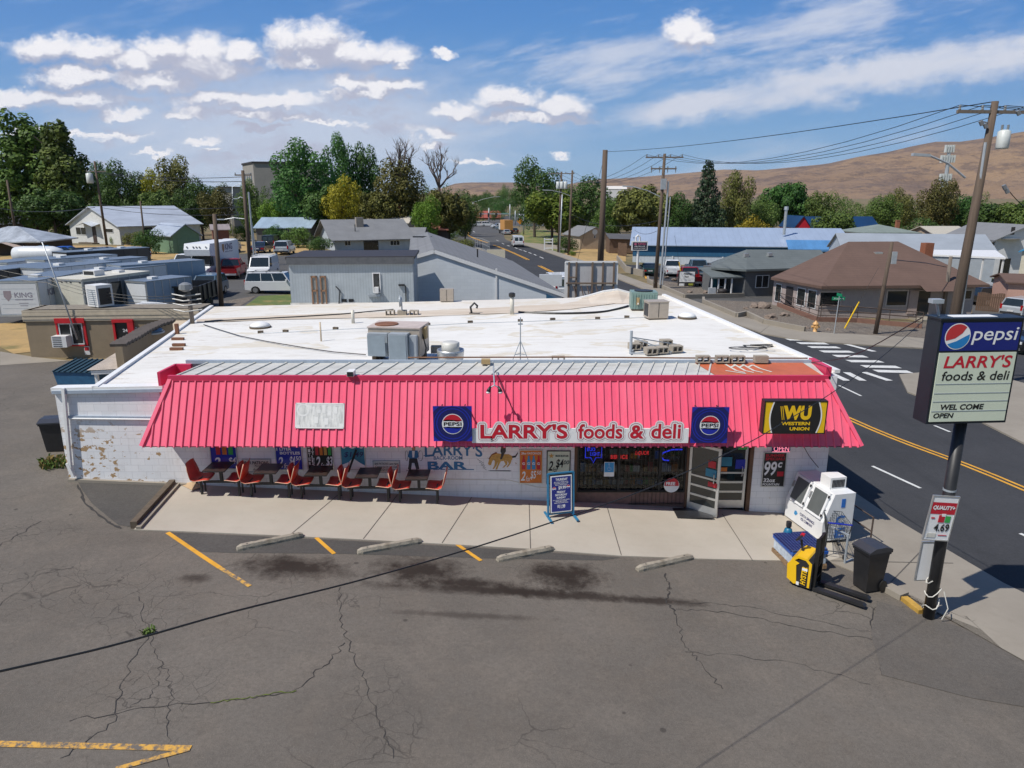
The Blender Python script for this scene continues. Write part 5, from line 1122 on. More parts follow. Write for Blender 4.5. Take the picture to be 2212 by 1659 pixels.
# pallets with blue wrapped load
Nn = G(1708, 1236); Lc = G(1672, 1199); a = (Lc-Nn).to_2d(); yawp = math.atan2(a.y, a.x); Wp = .92
r = thing('wood_pallet', 'weathered wooden pallet on the pavement edge under blue plastic trays', 'pallet', Nn+Vector((0, 0, .01)), yawp)
m_pal = M('pallet_wood', (.24, .155, .085), .85, var=.3, scale=6, stretch=(1, 6, 1))
b = MB()
for k in range(7): b.box(.02+k*.145, .02+k*.145+.10, -Wp, 0, .118, .138)
for y0_ in (-Wp, -Wp*.52, -.09): b.box(.0, 1.0, y0_, y0_+.09, .02, .118)
for k in range(4): b.box(.02+k*.29, .02+k*.29+.1, -Wp, 0, .0, .018)
b.build('board', m_pal, r)
r = thing('tray_stack', 'stack of blue plastic trays with water packs on the wooden pallet', 'tray stack', Nn+Vector((0, 0, .155)), yawp); m_tray = M('tray_blue', (.02, .10, .42), .4, var=.15); m_trayd = M('tray_blue_dark', (.05, .085, .20), .45, var=.2); m_film = M('clear_film', (.45, .52, .60), .15, var=.2, scale=9)
for k in range(2): MB().box(.03+.02*k, .97, -Wp+.03, -.03, k*.13, k*.13+.125).build('water_pack', m_film, r)
b = MB(); b.box(0, 1.0, -Wp, 0, .27, .34); b.build('tray', m_tray, r)
b = MB(); b.box(.02, .98, -Wp+.02, -.02, .35, .40, 0)
for i in range(12):
    for j in range(12): xx, yy = .06+i*.075, -Wp+.07+j*.078; b.box(xx, xx+.045, yy, yy+.045, .40, .412, 1)
b.build('tray', [m_trayd, m_navy], r)
r = thing('gas_cylinder', 'small blue gas cylinder with black valve behind the pallet stack', 'gas cylinder', G(1701, 1196)+Vector((0, .1, .02))); MB().lathe([(.1, 0), (.115, .03), (.115, .52), (.09, .62), (.04, .66)], 14).build('body', M('cylinder_blue', (.01, .13, .24), .4), r, True); b = MB(); b.lathe([(.05, .66), (.07, .70), (.07, .82), (.05, .83)], 10); b.build('valve_guard', m_black, r)
# pallet stacker
g0 = G(1766, 1284); g1 = G(1842, 1312); d = (g1-g0).to_2d(); r = thing('pallet_stacker', 'yellow and black electric pallet stacker with forks towards the pole sign', 'pallet truck', G(1757, 1268)+Vector((0, 0, .012)), math.atan2(d.y, d.x)); m_hy = M('machine_yellow', (.80, .48, .01), .35, var=.06, coat=.3)
b = MB(); b.prism([(-.42, .08), (.02, .08), (.02, .72), (-.10, .78), (-.20, .74), (-.42, .66), (-.50, .30)], (0, -.32, 0), (1, 0, 0), (0, 0, 1), (0, .64, 0)); b.build('body', m_black, r)
b = MB(); b.prism([(-.52, .2), (-.36, .1), (-.30, .12), (-.34, .58), (-.28, .64), (-.44, .70), (-.54, .55)], (0, -.34, 0), (1, 0, 0), (0, 0, 1), (0, .68, 0)); b.prism([(-.06, .1), (-.01, .1), (-.0, .7), (-.12, .80), (-.34, .82), (-.46, .70), (-.40, .68), (-.30, .76), (-.14, .75), (-.06, .67)], (0, -.335, 0), (1, 0, 0), (0, 0, 1), (0, .67, 0)); b.build('cover', m_hy, r)
t_ = text_into(MB(), 'HYSTER', 0, .46, 0, .12, 0, 0, .04, .15); o = t_.build('lettering', m_hy, r); o.rotation_euler = (0, radians(-88), 0); o.location = (-.10, -.342, .14)
b = MB()
for s in (-1, 1): b.bar((.05, s*.20, .05), (.05, s*.20, 1.3), .06, .08)
for zz in (.3, .6, .85, 1.3): b.bar((.06, -.22, zz), (.06, .22, zz), .04)
for k in range(5): b.bar((.08, -.22+k*.11, .6), (.08, -.22+k*.11, 1.31), .016)
b.build('mast', m_ink, r)
for s in (-1, 1): b = MB(); b.prism([(.05, .03), (1.12, .03), (1.18, .05), (1.12, .09), (.05, .10)], (0, s*.19-.075, 0), (1, 0, 0), (0, 0, 1), (0, .15, 0)); f = b.build('fork', m_dark, r); b = MB(); b.lathe([(.04, -.05), (.04, .05)], 10, (1.0, s*.19, .04), axis='y'); b.build('roller', m_black, f)
b = MB(); b.tube([(-.30, 0, .74), (-.36, 0, .95), (-.38, 0, 1.08)], [.035, .025, .03], 8); b.tube([(-.40, -.13, 1.14), (-.46, -.10, 1.08), (-.46, .10, 1.08), (-.40, .13, 1.14), (-.36, .05, 1.2), (-.36, -.05, 1.2), (-.40, -.13, 1.14)], .022, 6); b.build('tiller', m_black, r); MB().box(-.40, -.32, -.05, .05, 1.19, 1.23).build('button', m_red, r)
b = MB(); b.box(-.2, -.08, -.345, -.336, .5, .56); b.box(-.3, -.24, -.345, -.336, .1, .18); b.build('sticker', m_white2, r)
for s in (-1, 1): MB().lathe([(.05, -.03), (.075, -.02), (.075, .02), (.05, .03)], 12, (-.3, s*.22, .075), axis='y').build('wheel', m_black, r)
# bins
def bin_(name, label, g, rz, s=1.0, mat=m_black):
    r = thing(name, label, 'bin', g, rz); b = MB(); w0, w1, d0, d1, h = .25*s, .31*s, .27*s, .36*s, .92*s
    b.add([(-w0, -d0, .03), (w0, -d0, .03), (w0, d0, .03), (-w0, d0, .03), (-w1, -d1, h), (w1, -d1, h), (w1, d1, h), (-w1, d1, h)], [[0, 3, 2, 1], [0, 1, 5, 4], [1, 2, 6, 5], [2, 3, 7, 6], [3, 0, 4, 7], [4, 5, 6, 7]]); b.box(-w1-.02, w1+.02, -d1-.02, d1+.02, h-.06, h); b.build('body', mat, r)
    b = MB(); b.prism([(-d1-.05, h), (d1+.05, h), (d1+.05, h+.05), (d1*.5, h+.11*s), (-d1*.5, h+.11*s), (-d1-.05, h+.04)], (-w1-.03, 0, 0), (0, 1, 0), (0, 0, 1), (2*w1+.06, 0, 0)); b.build('lid', M('bin_lid', (.04, .042, .05), .4, var=.15), r)
    MB().tube([(-w1, d1+.07, h-.02), (w1, d1+.07, h-.02)], .02, 6).build('handle', mat, r)
    for sx in (-1, 1): w = MB().lathe([(.07, -.025), (.13, -.02), (.13, .02), (.07, .025)], 14, (sx*(w0+.05), d0, .13), axis='x').build('wheel', m_ink, r)
    return r
bin_('wheeled_bin', 'black wheeled refuse bin beside the pallet stacker', G(1872, 1272)+Vector((0, 0, .02)), radians(-72)).scale = (.8, .8, 1.12)
bin_('wheeled_bin', 'black lidded bin standing left of the white side wall', G(121, 975)+Vector((0, .2, .0)), radians(10), 1.05)
g = G(160, 872); r = thing('dumpster', 'blue steel dumpster with ribbed lid behind the white side wall', 'dumpster', (g.x, g.y+1.0, g.z), radians(-6)); m_dump = M('dumpster_blue', (.03, .12, .24), .5, var=.2, dirt=.4)
b = MB(); b.add([(-.75, -.5, .1), (.75, -.5, .1), (.75, .5, .1), (-.75, .5, .1), (-.85, -.65, 1.15), (.85, -.65, 1.15), (.85, .65, 1.35), (-.85, .65, 1.35)], [[0, 3, 2, 1], [0, 1, 5, 4], [1, 2, 6, 5], [2, 3, 7, 6], [3, 0, 4, 7], [4, 5, 6, 7]]); b.build('body', m_dump, r)
b = MB(); b.add([(-.88, -.7, 1.17), (.88, -.7, 1.17), (.88, .68, 1.38), (-.88, .68, 1.38)], [[0, 1, 2, 3]])
for k in range(8): xk = -.8+k*.228; b.bar((xk, -.7, 1.19), (xk, .68, 1.40), .05, .04)
b.build('lid', M('dumpster_lid', (.02, .05, .07), .5), r)
# tuft of weeds by the corner and litter
def tuft(name, label, p, n, w, h, mats, cat='weeds'):
    b = MB(); rr = random.Random(int(p.x*100))
    for i in range(n):
        a = rr.uniform(0, 2*pi); rad = w*sqrt(rr.random()); x, y = p.x+rad*cos(a), p.y+rad*sin(a); z = hz(x, y); l = h*rr.uniform(.5, 1.1); an = rr.uniform(0, 2*pi); le = Vector((cos(an), sin(an), 0))*l*rr.uniform(.2, .7); sd_ = Vector((-sin(an), cos(an), 0))*.018
        q = Vector((x, y, z)); b.add([q-sd_, q+sd_, q+le*.5+Vector((0, 0, l*.7))+sd_*.8, q+le+Vector((0, 0, l*.75))], [[0, 1, 2, 3]], rr.randrange(len(mats)))
    o = b.build(name, mats); tag(o, label, cat); return o
m_weed = M('weed_green', (.10, .16, .03), .8, var=.35, scale=15); m_weedd = M('weed_dry', (.30, .21, .07), .9, var=.3, scale=15)
tuft('weed_clump', 'green and straw weeds at the foot of the white wall corner', G(122, 1005), 260, .45, .32, [m_weed, m_weed, m_weedd]); tuft('weed_tuft', 'small bright green weed growing from a crack in the lot', G(322, 1367), 60, .12, .12, [m_weed])

# overhead cables
def cable(name, label, pts, r_=.02, mat=None, smooth=5):
    q = smooth_line(pts, smooth); r_ = [r_[0]+(r_[-1]-r_[0])*i/(len(q)-1) for i in range(len(q))] if isinstance(r_, list) else r_; return tag(MB().tube(q, r_, 5).build(name, mat or m_ink), label, 'cable')
def onplane(px, py, P0, sl_):                              # vertical plane through P0 running with slope dy/dx
    d = ray(px, py); t = (P0.y-sl_*P0.x)/(d.y-sl_*d.x); return Vector((d.x*t, d.y*t, CH+d.z*t))
P0 = SP+Vector((-.5, .1, 0)); pts = [onplane(px, py, P0, .75) for px, py in ((-160, 1488), (0, 1450), (240, 1395), (500, 1322), (760, 1258), (1000, 1190), (1210, 1122), (1400, 1055), (1600, 965), (1700, 908), (1795, 850), (1900, 775), (1996, 692))]
cable('overhead_cable', 'thick black overhead cable crossing low over the lot to the pole sign', pts, [.0105, .006])
a = Vector((8.6, YF+1.0, 4.15)); c = onY(1992, 686, Ys); cable('overhead_cable', 'thin black cable sagging from the shop roof corner to the pole sign', [a, a.lerp(c, .5)+Vector((0, 0, -.25)), c], .012)
a = onY(1068, 832, 17.9); cable('lamp_cable', 'thin dark cable running down the mansard from twin floodlight', [onY(1070, 800, YF-.1)+Vector((0, 0, 0)), slope(1090, 850, .05), slope(1122, 908, .05)], .008)
cable('wall_cable', 'black cable hanging from the awning above the ice freezer', [onY(1735, 962, YF-.1), onY(1748, 985, YF-.1), onY(1768, 1010, YF-.15)], .01)

# ------------------------------------------------------------------ roof equipment
def rthing(name, label, cat, px, py, rz=0, group=None): return thing(name, label, cat, R(px, py, .03), rz, group)
def px2m(p, px): return px*(p.y*cos(PITCH)+(CH-p.z)*sin(PITCH))/F
r = rthing('air_handler', 'large grey rooftop air handler with two duct panels and tan top', 'air unit', 850, 790, radians(-8)); q = px2m(r.location, 1); m_tanm = M('tan_metal', (.42, .36, .30), .5, .2, var=.1, dirt=.2)
wq = 114*q; b = MB(); b.box(-wq/2, wq/2, .15, 1.25, .25, 1.12); b.build('cabinet', m_tanm, r)
b = MB(); b.box(-wq/2-.02, wq/2+.02, .12, 1.28, 1.12, 1.16); b.build('top', M('pinkish_tan', (.50, .42, .38), .6, var=.12), r); b = MB(); b.lathe([(.36, 1.16), (.36, 1.19), (.30, 1.185)], 20, (-wq*.22, .6, 0)); b.build('fan_guard', M('rust_brown', (.20, .085, .045), .8, var=.3), r)
MB().box(-wq*.46, -wq*.08, -.12, .13, .30, 1.0).build('duct', m_grey, r); MB().box(-wq*.04, wq*.32, -.22, .13, .02, 1.02).build('duct', m_grey, r); MB().box(wq*.33, wq*.47, -.08, .13, .1, .95).build('duct', m_grey, r)
for x0_, x1_, z0_, z1_ in ((-wq*.44, -wq*.10, .34, .96), (-wq*.02, wq*.30, .22, .98)): MB().box(x0_, x1_, -.235, -.225, z0_, z1_).build('duct_face', M('duct_face_grey', (.26, .31, .35), .6, var=.1), r) if x0_ > -1 else MB().box(x0_, x1_, -.135, -.122, z0_, z1_).build('duct_face', M('duct_face_grey', (.26, .31, .35), .6, var=.1), r)
b = MB()
for xx in (-wq*.42, wq*.42): b.box(xx-.06, xx+.06, .2, 1.2, 0, .25)
b.build('support', m_timber, r); MB().tube([(wq*.5, .5, .9), (wq*.58, .4, .5), (wq*.56, .3, .2), (wq*.66, .2, .04)], .02, 6).build('wiring', m_ink, r)
MB().box(wq*.5, wq*.56, .5, .75, .75, 1.1).build('junction_box', M('wood_box', (.38, .27, .13), .8), r)
r = rthing('exhaust_fan', 'round spun metal upblast exhaust fan beside the large air handler', 'fan', 974, 791); q = px2m(r.location, 1)
MB().lathe([(.26, 0), (.26, .08)], 24).build('curb', m_whitep, r); MB().lathe([(.28, .08), (.38, .22), (.41, .46), (.405, .52), (.385, .52), (.36, .30)], 32).build('bowl', m_alu, r, True); MB().lathe([(.2, .4), (.27, .46), (.27, .72), (.22, .75), (.02, .76)], 28).build('motor_cover', m_galv, r, True)
def blk(name, label, p, rz=0, sx=.4, sy=.2, sz=.2, group=None, holes=True, mat=None):
    r = thing(name, label, 'block', p, rz, group); mm = mat or M('cinder_block', (.34, .30, .245), .95, var=.18, scale=14, bump=.5)
    if holes:
        b = MB(); t = .03
        for x0_, x1_, z0_, z1_ in ((-sx/2, sx/2, 0, t), (-sx/2, sx/2, sz-t, sz), (-sx/2, -sx/2+t, t, sz-t), (sx/2-t, sx/2, t, sz-t), (-t/2, t/2, t, sz-t)): b.box(x0_, x1_, 0, sy, z0_, z1_)
        b.build('block', mm, r)
    else: MB().box(-sx/2, sx/2, 0, sy, 0, sz).build('block', mm, r)
    return r
blk('tan_box', 'tan box on the roof just left of the round exhaust fan', R(943, 770)+Vector((0, 0, .1)), 0, .36, .25, .22, holes=False)
r = rthing('roof_vent', 'low square roof vent capped with a cinder block, right of antenna', 'vent', 1206, 793); b = MB(); b.add([(-.28, -.2, 0), (.28, -.2, 0), (.28, .3, 0), (-.28, .3, 0), (-.17, -.1, .12), (.17, -.1, .12), (.17, .2, .12), (-.17, .2, .12)], [[0, 1, 5, 4], [1, 2, 6, 5], [2, 3, 7, 6], [3, 0, 4, 7], [4, 5, 6, 7]]); b.build('base', m_blueg, r)
blk('cinder_block', 'cinder block sitting on the low roof vent right of antenna tripod', r.location+Vector((0, -.05, .125)), 0, .38, .22, .19)
r = rthing('antenna_mast', 'thin antenna mast on tripod in the middle of the white roof', 'antenna', 1124, 786); q = px2m(r.location, 1); b = MB(); b.tube([(0, 0, 0), (0, 0, 1.42)], .018, 6); b.box(-.07, .07, -.02, .02, 1.2, 1.24); b.build('mast', m_grey, r); b = MB()
for a0 in (-150, -30, 90): b.tube([(0, 0, .72), (.34*cos(radians(a0)), .34*sin(radians(a0)), 0)], .014, 6)
b.tube([(-.15, -.08, .3), (.15, -.08, .3), (0, .16, .3), (-.15, -.08, .3)], .01, 5); b.build('tripod', m_grey, r)
# dish frame held down by blocks
r = rthing('dish_mount', 'empty dish mount pole on a square frame at right of roof', 'antenna mount', 1362, 765); b = MB(); b.tube([(0, 0, 0), (0, 0, .75)], .045, 10); b.build('pole', m_grey, r); b = MB(); fp = [R(1362, 766)-r.location, R(1470, 762)-r.location, R(1462, 747)-r.location, R(1375, 750)-r.location]
for i in range(4): b.bar(fp[i]+Vector((0, 0, .04)), fp[(i+1) % 4]+Vector((0, 0, .04)), .04)
b.bar((0, 0, .55), fp[2]+Vector((0, 0, .05)), .03); b.bar((0, 0, .55), fp[1]*.8+Vector((0, 0, .05)), .03); b.build('frame', m_grey, r)
BL6 = ['at the left rear corner', 'at the right rear corner', 'at the front left', 'at the front centre', 'at the front right end', 'at the rear middle']
for (px, py), s in zip(((1374, 758), (1442, 750), (1409, 768), (1433, 766), (1464, 763), (1388, 753)), BL6): blk('cinder_block', 'cinder block holding down the dish mount frame '+s, R(px, py)+Vector((0, 0, .03)), radians(12), .36, .3, .2, 'cinder blocks on the dish mount')
for (px, s) in ((1518, 'leftmost of the four on the roof edge strip'), (1560, 'second of the four on the roof edge strip'), (1593, 'third of the four on the roof edge strip'), (1643, 'rightmost of the four, beside the orange panel')):
    p = onY(px, 800, YF+.85); blk('cinder_block', 'cinder block '+s, Vector((p.x, YF+.82, ZT+.2)), 0, .38, .2, .2, 'cinder blocks along the mansard top', holes=px < 1620)
blk('tan_box', 'small tan box on the mansard top edge above the floodlight', Vector((onY(1049, 800, YF+.6).x, YF+.7, ZT+.19)), 0, .25, .2, .13, holes=False, mat=M('wood_box', (.38, .27, .13), .8))
# coiled cable
b = MB(); c0 = R(1615, 757); pts = [c0+Vector((.62*(1-.12*k/40)*cos(k*.32)+(.2 if k > 25 else 0), .42*cos(1)*sin(k*.32)*(1 if k < 26 else .55)-(.15 if k > 25 else 0), .05+.003*k)) for k in range(46)]; pts.append(R(1668, 744)); b.tube(pts, .016, 5); tag(b.build('coiled_cable', m_dark), 'loose grey cable coil lying on the right side of the roof', 'cable')
# condensers
r = rthing('condenser_unit', 'green ribbed condenser unit with top fan at the roof back corner', 'air conditioner', 1391, 672, radians(-4)); q = px2m(r.location, 1); w = 56*q; m_cgr = M('condenser_green', (.22, .32, .29), .5, .2, var=.1)
b = MB(); b.box(-w/2, w/2, 0, w*.85, .08, w*.72); 
for k in range(10): xk = -w/2+w*.05+k*w*.1; b.box(xk-.02, xk+.02, -.03, 0, .14, w*.66)
b.build('body', m_cgr, r); b = MB(); b.lathe([(w*.36, w*.72), (w*.36, w*.72+.04), (w*.3, w*.72+.045)], 24, (0, w*.42, 0)); b.build('fan_guard', m_dark, r); b = MB(); b.box(-w*.30, -w*.20, -.12, -.03, w*.25, w*.52, 0); b.box(-w*.27, -w*.23, -.135, -.12, w*.27, w*.33, 1); b.build('junction_box', [M('wood_box', (.38, .27, .13), .8), m_whitep], r); MB().box(-w*.46, w*.46, .02, w*.8, 0, .08).build('pad', m_timber, r)
r = rthing('condenser_unit', 'tan boxy condenser unit in front of the green one on roof', 'air conditioner', 1422, 691, radians(8)); q = px2m(r.location, 1); w = 44*q
b = MB(); b.box(-w/2, w/2, 0, w*.8, .06, w*.86); b.build('body', m_tanm, r); b = MB(); b.box(-w/2-.012, -w/2, .08, w*.7, .14, w*.78); b.build('grille', m_dark, r); MB().box(-w/2-.02, w/2+.02, -.02, w*.82, w*.86, w*.9).build('top', m_tanm, r); MB().box(-.01, .01, -.008, 0, .1, w*.84).build('seam', m_dark, r); MB().box(-w*.45, w*.45, .02, w*.78, 0, .06).build('pad', m_timber, r)
r = rthing('rear_condenser', 'tan boxy condenser against the pale block wall at the roof back', 'air conditioner', 965, 653); q = px2m(r.location, 1); w = 29*q; b = MB(); b.box(-w/2, w/2, 0, w*.6, .04, w*.98); b.build('body', m_tanm, r); MB().box(-.008, .008, -.008, 0, .06, w*.94).build('seam', m_dark, r)
def pipe(label, px, y0, y1, rad, mat, cap=None):
    r = rthing('vent_pipe', label, 'vent pipe', px, y1); h_ = zat(y0, r.location.y)-r.location.z; MB().tube([(0, 0, -.02), (0, 0, h_)], rad, 12).build('pipe', mat, r, True)
    if cap: MB().lathe([(rad*1.5, h_-.02), (rad*1.6, h_+.12), (rad*.9, h_+.16)], 12).build('cap', cap, r)
m_pvc = M('pvc_pipe', (.60, .57, .50), .5, var=.08)
pipe('tall white vent pipe with black cap at the roof centre back', 1106, 640, 679, .09, m_pvc, m_dark); pipe('plain white vent pipe in front of the corrugated wall', 763, 670, 698, .07, m_pvc); pipe('thin tan pole standing left of centre on the roof', 694, 696, 737, .03, M('tan_pole', (.55, .45, .33), .7)); pipe('short white stub pipe behind the mansard left end', 501, 778, 790, .07, m_pvc)
for lb, px, py, s in (('pale dome skylight near the left back of roof', 557, 711, 1), ('low round roof cap at right of the tan condenser', 1488, 690, .9)):
    r = rthing('roof_dome', lb, 'skylight', px, py); MB().lathe([(.42*s, 0), (.42*s, .07)], 20, (0, .3, 0)).build('curb', m_timber, r); MB().lathe([(.40*s, .07), (.36*s, .15), (.22*s, .22), (.03, .24)], 20, (0, .3, 0)).build('dome', m_whitep, r, True)
r = thing('roof_dome', 'dark blue glass dome on the tan roof by the capped parapet', 'skylight', R(350, 716)+Vector((-.6, .2, -.1))); MB().lathe([(.55, 0), (.55, .06)], 20).build('curb', m_grey, r); MB().lathe([(.53, .06), (.46, .16), (.25, .24), (.03, .26)], 20).build('dome', M('dome_blue', (.07, .13, .20), .15, var=.1), r, True)
r = rthing('satellite_dish', 'grey satellite dish on three blocks before the corrugated wall', 'dish', 868, 682); b = MB(); b.tube([(0, .1, .1), (0, .1, .55)], .03, 8); b.build('mast', m_grey, r); b = MB(); b.lathe([(.02, .08), (.15, .05), (.27, -.03)], 16, (-.05, .12, .62), axis='x'); b.build('dish', m_grey, r, True)
for k, s in ((-1, 'left'), (0, 'centre'), (1, 'right')): blk('cinder_block', 'cinder block at the '+s+' foot of the grey satellite dish', r.location+Vector((k*.52, 0, 0)), 0, .38, .3, .22, 'cinder blocks by the satellite dish', holes=k != 0)
r = rthing('broken_antenna', 'small dark curled antenna lying at the back of roof', 'antenna', 1024, 678); b = MB(); b.tube([(-.1, 0, .02), (-.15, 0, .3), (.02, 0, .48), (.15, 0, .35), (.12, 0, .25)], .05, 6); b.bar((-.2, 0, .03), (.25, -.1, .03), .1, .05); b.build('arm', m_dark, r)
b = MB(); pts = [R(1210, 680), R(1225, 676), R(1300, 678), R(1400, 677), R(1480, 674), R(1530, 668), R(1358, 661)]; b.tube(smooth_line([R(px, py, .07) for px, py in ((1120, 674), (1135, 675), (1200, 677), (1260, 676), (1305, 673), (1335, 667), (1357, 661))], 5), .05, 6); tag(b.build('pipe_run', m_ink), 'thick black insulated pipe running across the roof to the condensers', 'pipe')
pad = [(563, 720), (617, 718), (725, 712), (826, 707), (924, 703), (1016, 698), (1124, 695), (1194, 692), (1291, 690), (1354, 687)]
for i, (px, py) in enumerate(pad):
    r = rthing('pipe_support', 'small wooden block carrying the thin line across the roof', 'block', px, py, random.uniform(-.4, .4), 'wooden line supports on the roof'); MB().box(-.1, .1, -.05, .06, 0, .10).build('block', m_timber, r)
b = MB(); b.tube([R(px, py, .16) for px, py in pad]+[R(1395, 686, .1)], .012, 5); tag(b.build('gas_line', m_grey), 'thin grey line laid on wooden blocks across the white roof', 'pipe')
b = MB(); b.tube([R(px, py, .08) for px, py in ((440, 701), (474, 712), (520, 726), (580, 738), (664, 752), (720, 760), (790, 766))], .018, 5); tag(b.build('roof_cable', m_dark), 'dark cable running diagonally over the roof to the air handler', 'cable')
b = MB(); b.tube([R(px, py, .08) for px, py in ((442, 694), (520, 690), (640, 684), (740, 678), (850, 668))], .025, 5); tag(b.build('roof_cable', m_dark), 'dark cable along the back valley of the white roof', 'cable')
for (px, py), s in (((383, 735), 'upper'), ((385, 748), 'middle'), ((380, 757), 'lower')):
    r = rthing('wood_offcut', 'brown wood offcut with wires at the left roof edge, '+s+' of three', 'wood block', px, py); MB().box(-.22, .22, 0, .12, .0, .09).build('block', M('rust_brown', (.20, .085, .045), .8, var=.3), r)
r = rthing('post_stub', 'rusty square post stub at the left roof edge', 'post', 382, 722); MB().box(-.06, .06, 0, .12, 0, .4).build('post', M('rust_brown', (.20, .085, .045), .8, var=.3), r)
# ------------------------------------------------------------------ buildings round about
def siding(name, col, pitch=.2, vert=False, depth=.25, bl=.6):
    def fn(k):
        s = k.sep(); q = k.mth('ADD', s[0], s[1]) if vert else s[2]
        f = k.mth('FRACT', k.mth('MULTIPLY', q, 1/pitch)); n = k.noise(1.5, 6, .7)
        c = k.mixc(k.rng(n, .3, .7), tuple(v*.88 for v in col), tuple(min(1, v*1.08) for v in col)); c = k.mixc(k.rng(f, .0, .14, depth, 0), c, tuple(v*bl for v in col))
        k.color(c); k.p.inputs['Roughness'].default_value = .65; k.bump(f, .3, .03)
    return node_mat(name, fn)
def shingle(name, col, w=.9, h=.16):
    def fn(k):
        n = k.noise(.6, 6, .7); f = k.noise(5, 5, .8, stretch=(1, 1, 4)); c = k.mixc(k.rng(n, .3, .7), tuple(v*.85 for v in col), tuple(v*1.12 for v in col)); c = k.mixc(k.rng(f, .3, .7, 0, .4), c, tuple(v*.6 for v in col))
        s = k.sep(); r = k.mth('FRACT', k.mth('MULTIPLY', s[2], 1/h)); c = k.mixc(k.rng(r, 0, .3, .35, 0), c, tuple(v*.55 for v in col))
        k.color(c); k.p.inputs['Roughness'].default_value = .9
    return node_mat(name, fn)
def metal_roof(name, col, pitch=.6, ax=0, dirt=.3):
    def fn(k):
        s = k.sep(); f = k.mth('FRACT', k.mth('MULTIPLY', s[ax], 1/pitch)); n = k.noise(.7, 6, .7, stretch=(1, .3, 1)); c = k.mixc(k.rng(n, .3, .75), tuple(min(1, v*1.08) for v in col), tuple(v*(1-dirt) for v in col)); c = k.mixc(k.rng(f, 0, .10, .45, 0), c, tuple(v*.6 for v in col))
        k.color(c); k.p.inputs['Roughness'].default_value = .45; k.p.inputs['Metallic'].default_value = .15
    return node_mat(name, fn)
s_white = siding('white_siding', (.60, .60, .58), .24); s_blue = siding('pale_blue_siding', (.42, .47, .53), .22); s_grey = siding('grey_siding', (.125, .13, .135), .2, False, .5, .45); s_taupe = siding('taupe_panelling', (.37, .31, .29), .22, True, .4, .7); s_beige = siding('beige_siding', (.42, .33, .24), .2); s_corr = siding('corrugated_blue_grey', (.37, .41, .44), .14, True, .85, .5); s_wh = siding('warehouse_cladding', (.50, .55, .60), .45, True, .5, .75); s_whb = siding('warehouse_blue_band', (.018, .10, .20), .45, True, .4, .7); s_green = siding('green_boards', (.14, .24, .15), .25); s_brown = siding('brown_boards', (.055, .035, .028), .25)
sh_grey = shingle('grey_shingle', (.20, .205, .215)); sh_brown = shingle('brown_shingle', (.135, .083, .064)); sh_greyg = shingle('slate_shingle', (.125, .145, .148)); sh_dark = shingle('dark_shingle', (.10, .10, .105))
mr_silver = metal_roof('silver_metal_roof', (.52, .56, .62)); mr_blue = metal_roof('pale_blue_metal_roof', (.34, .41, .52), .9, 0, .12); mr_dblue = metal_roof('dark_blue_metal_roof', (.01, .045, .12), .8)
m_stucco = M('tan_stucco', (.255, .20, .135), .9, var=.08, scale=2, bump=.4, bscale=30, dirt=.12); m_brick = M('chimney_brick', (.26, .095, .05), .85, var=.3, scale=12); m_trim = M('white_trim', (.68, .68, .68), .5, var=.04); m_dtrim = M('dark_trim', (.035, .03, .03), .6)
def front_fn(PL, PR):
    ex = Vector((PR.x-PL.x, PR.y-PL.y, 0)).normalized(); ey = Vector((-ex.y, ex.x, 0))
    def f(px, py, d=0):                                    # pixel -> local (x, z) on the plane d behind the front wall
        p0 = PL+ey*d; r = ray(px, py); o = Vector((0, 0, CH)); t = (p0-o).dot(ey)/r.dot(ey); q = o+r*t-PL; return q.dot(ex), q.z
    return ex, ey, f
def window(r, x0, x1, z0, z1, y=-.07, fm=None, mull=1, fw=.06, pm=None):
    fm = fm or m_trim; b = MB(); b.box(x0-fw, x0, y, y+.08, z0-fw, z1+fw); b.box(x1, x1+fw, y, y+.08, z0-fw, z1+fw); b.box(x0, x1, y, y+.08, z0-fw, z0); b.box(x0, x1, y, y+.08, z1, z1+fw)
    for k in range(1, mull+1): xm = x0+(x1-x0)*k/(mull+1); b.box(xm-.025, xm+.025, y+.005, y+.07, z0, z1)
    f = b.build('window', fm, r); MB().quad((x0, y+.045, z0), (x1, y+.045, z0), (x1, y+.045, z1), (x0, y+.045, z1)).build('pane', pm or m_glass, f); return f
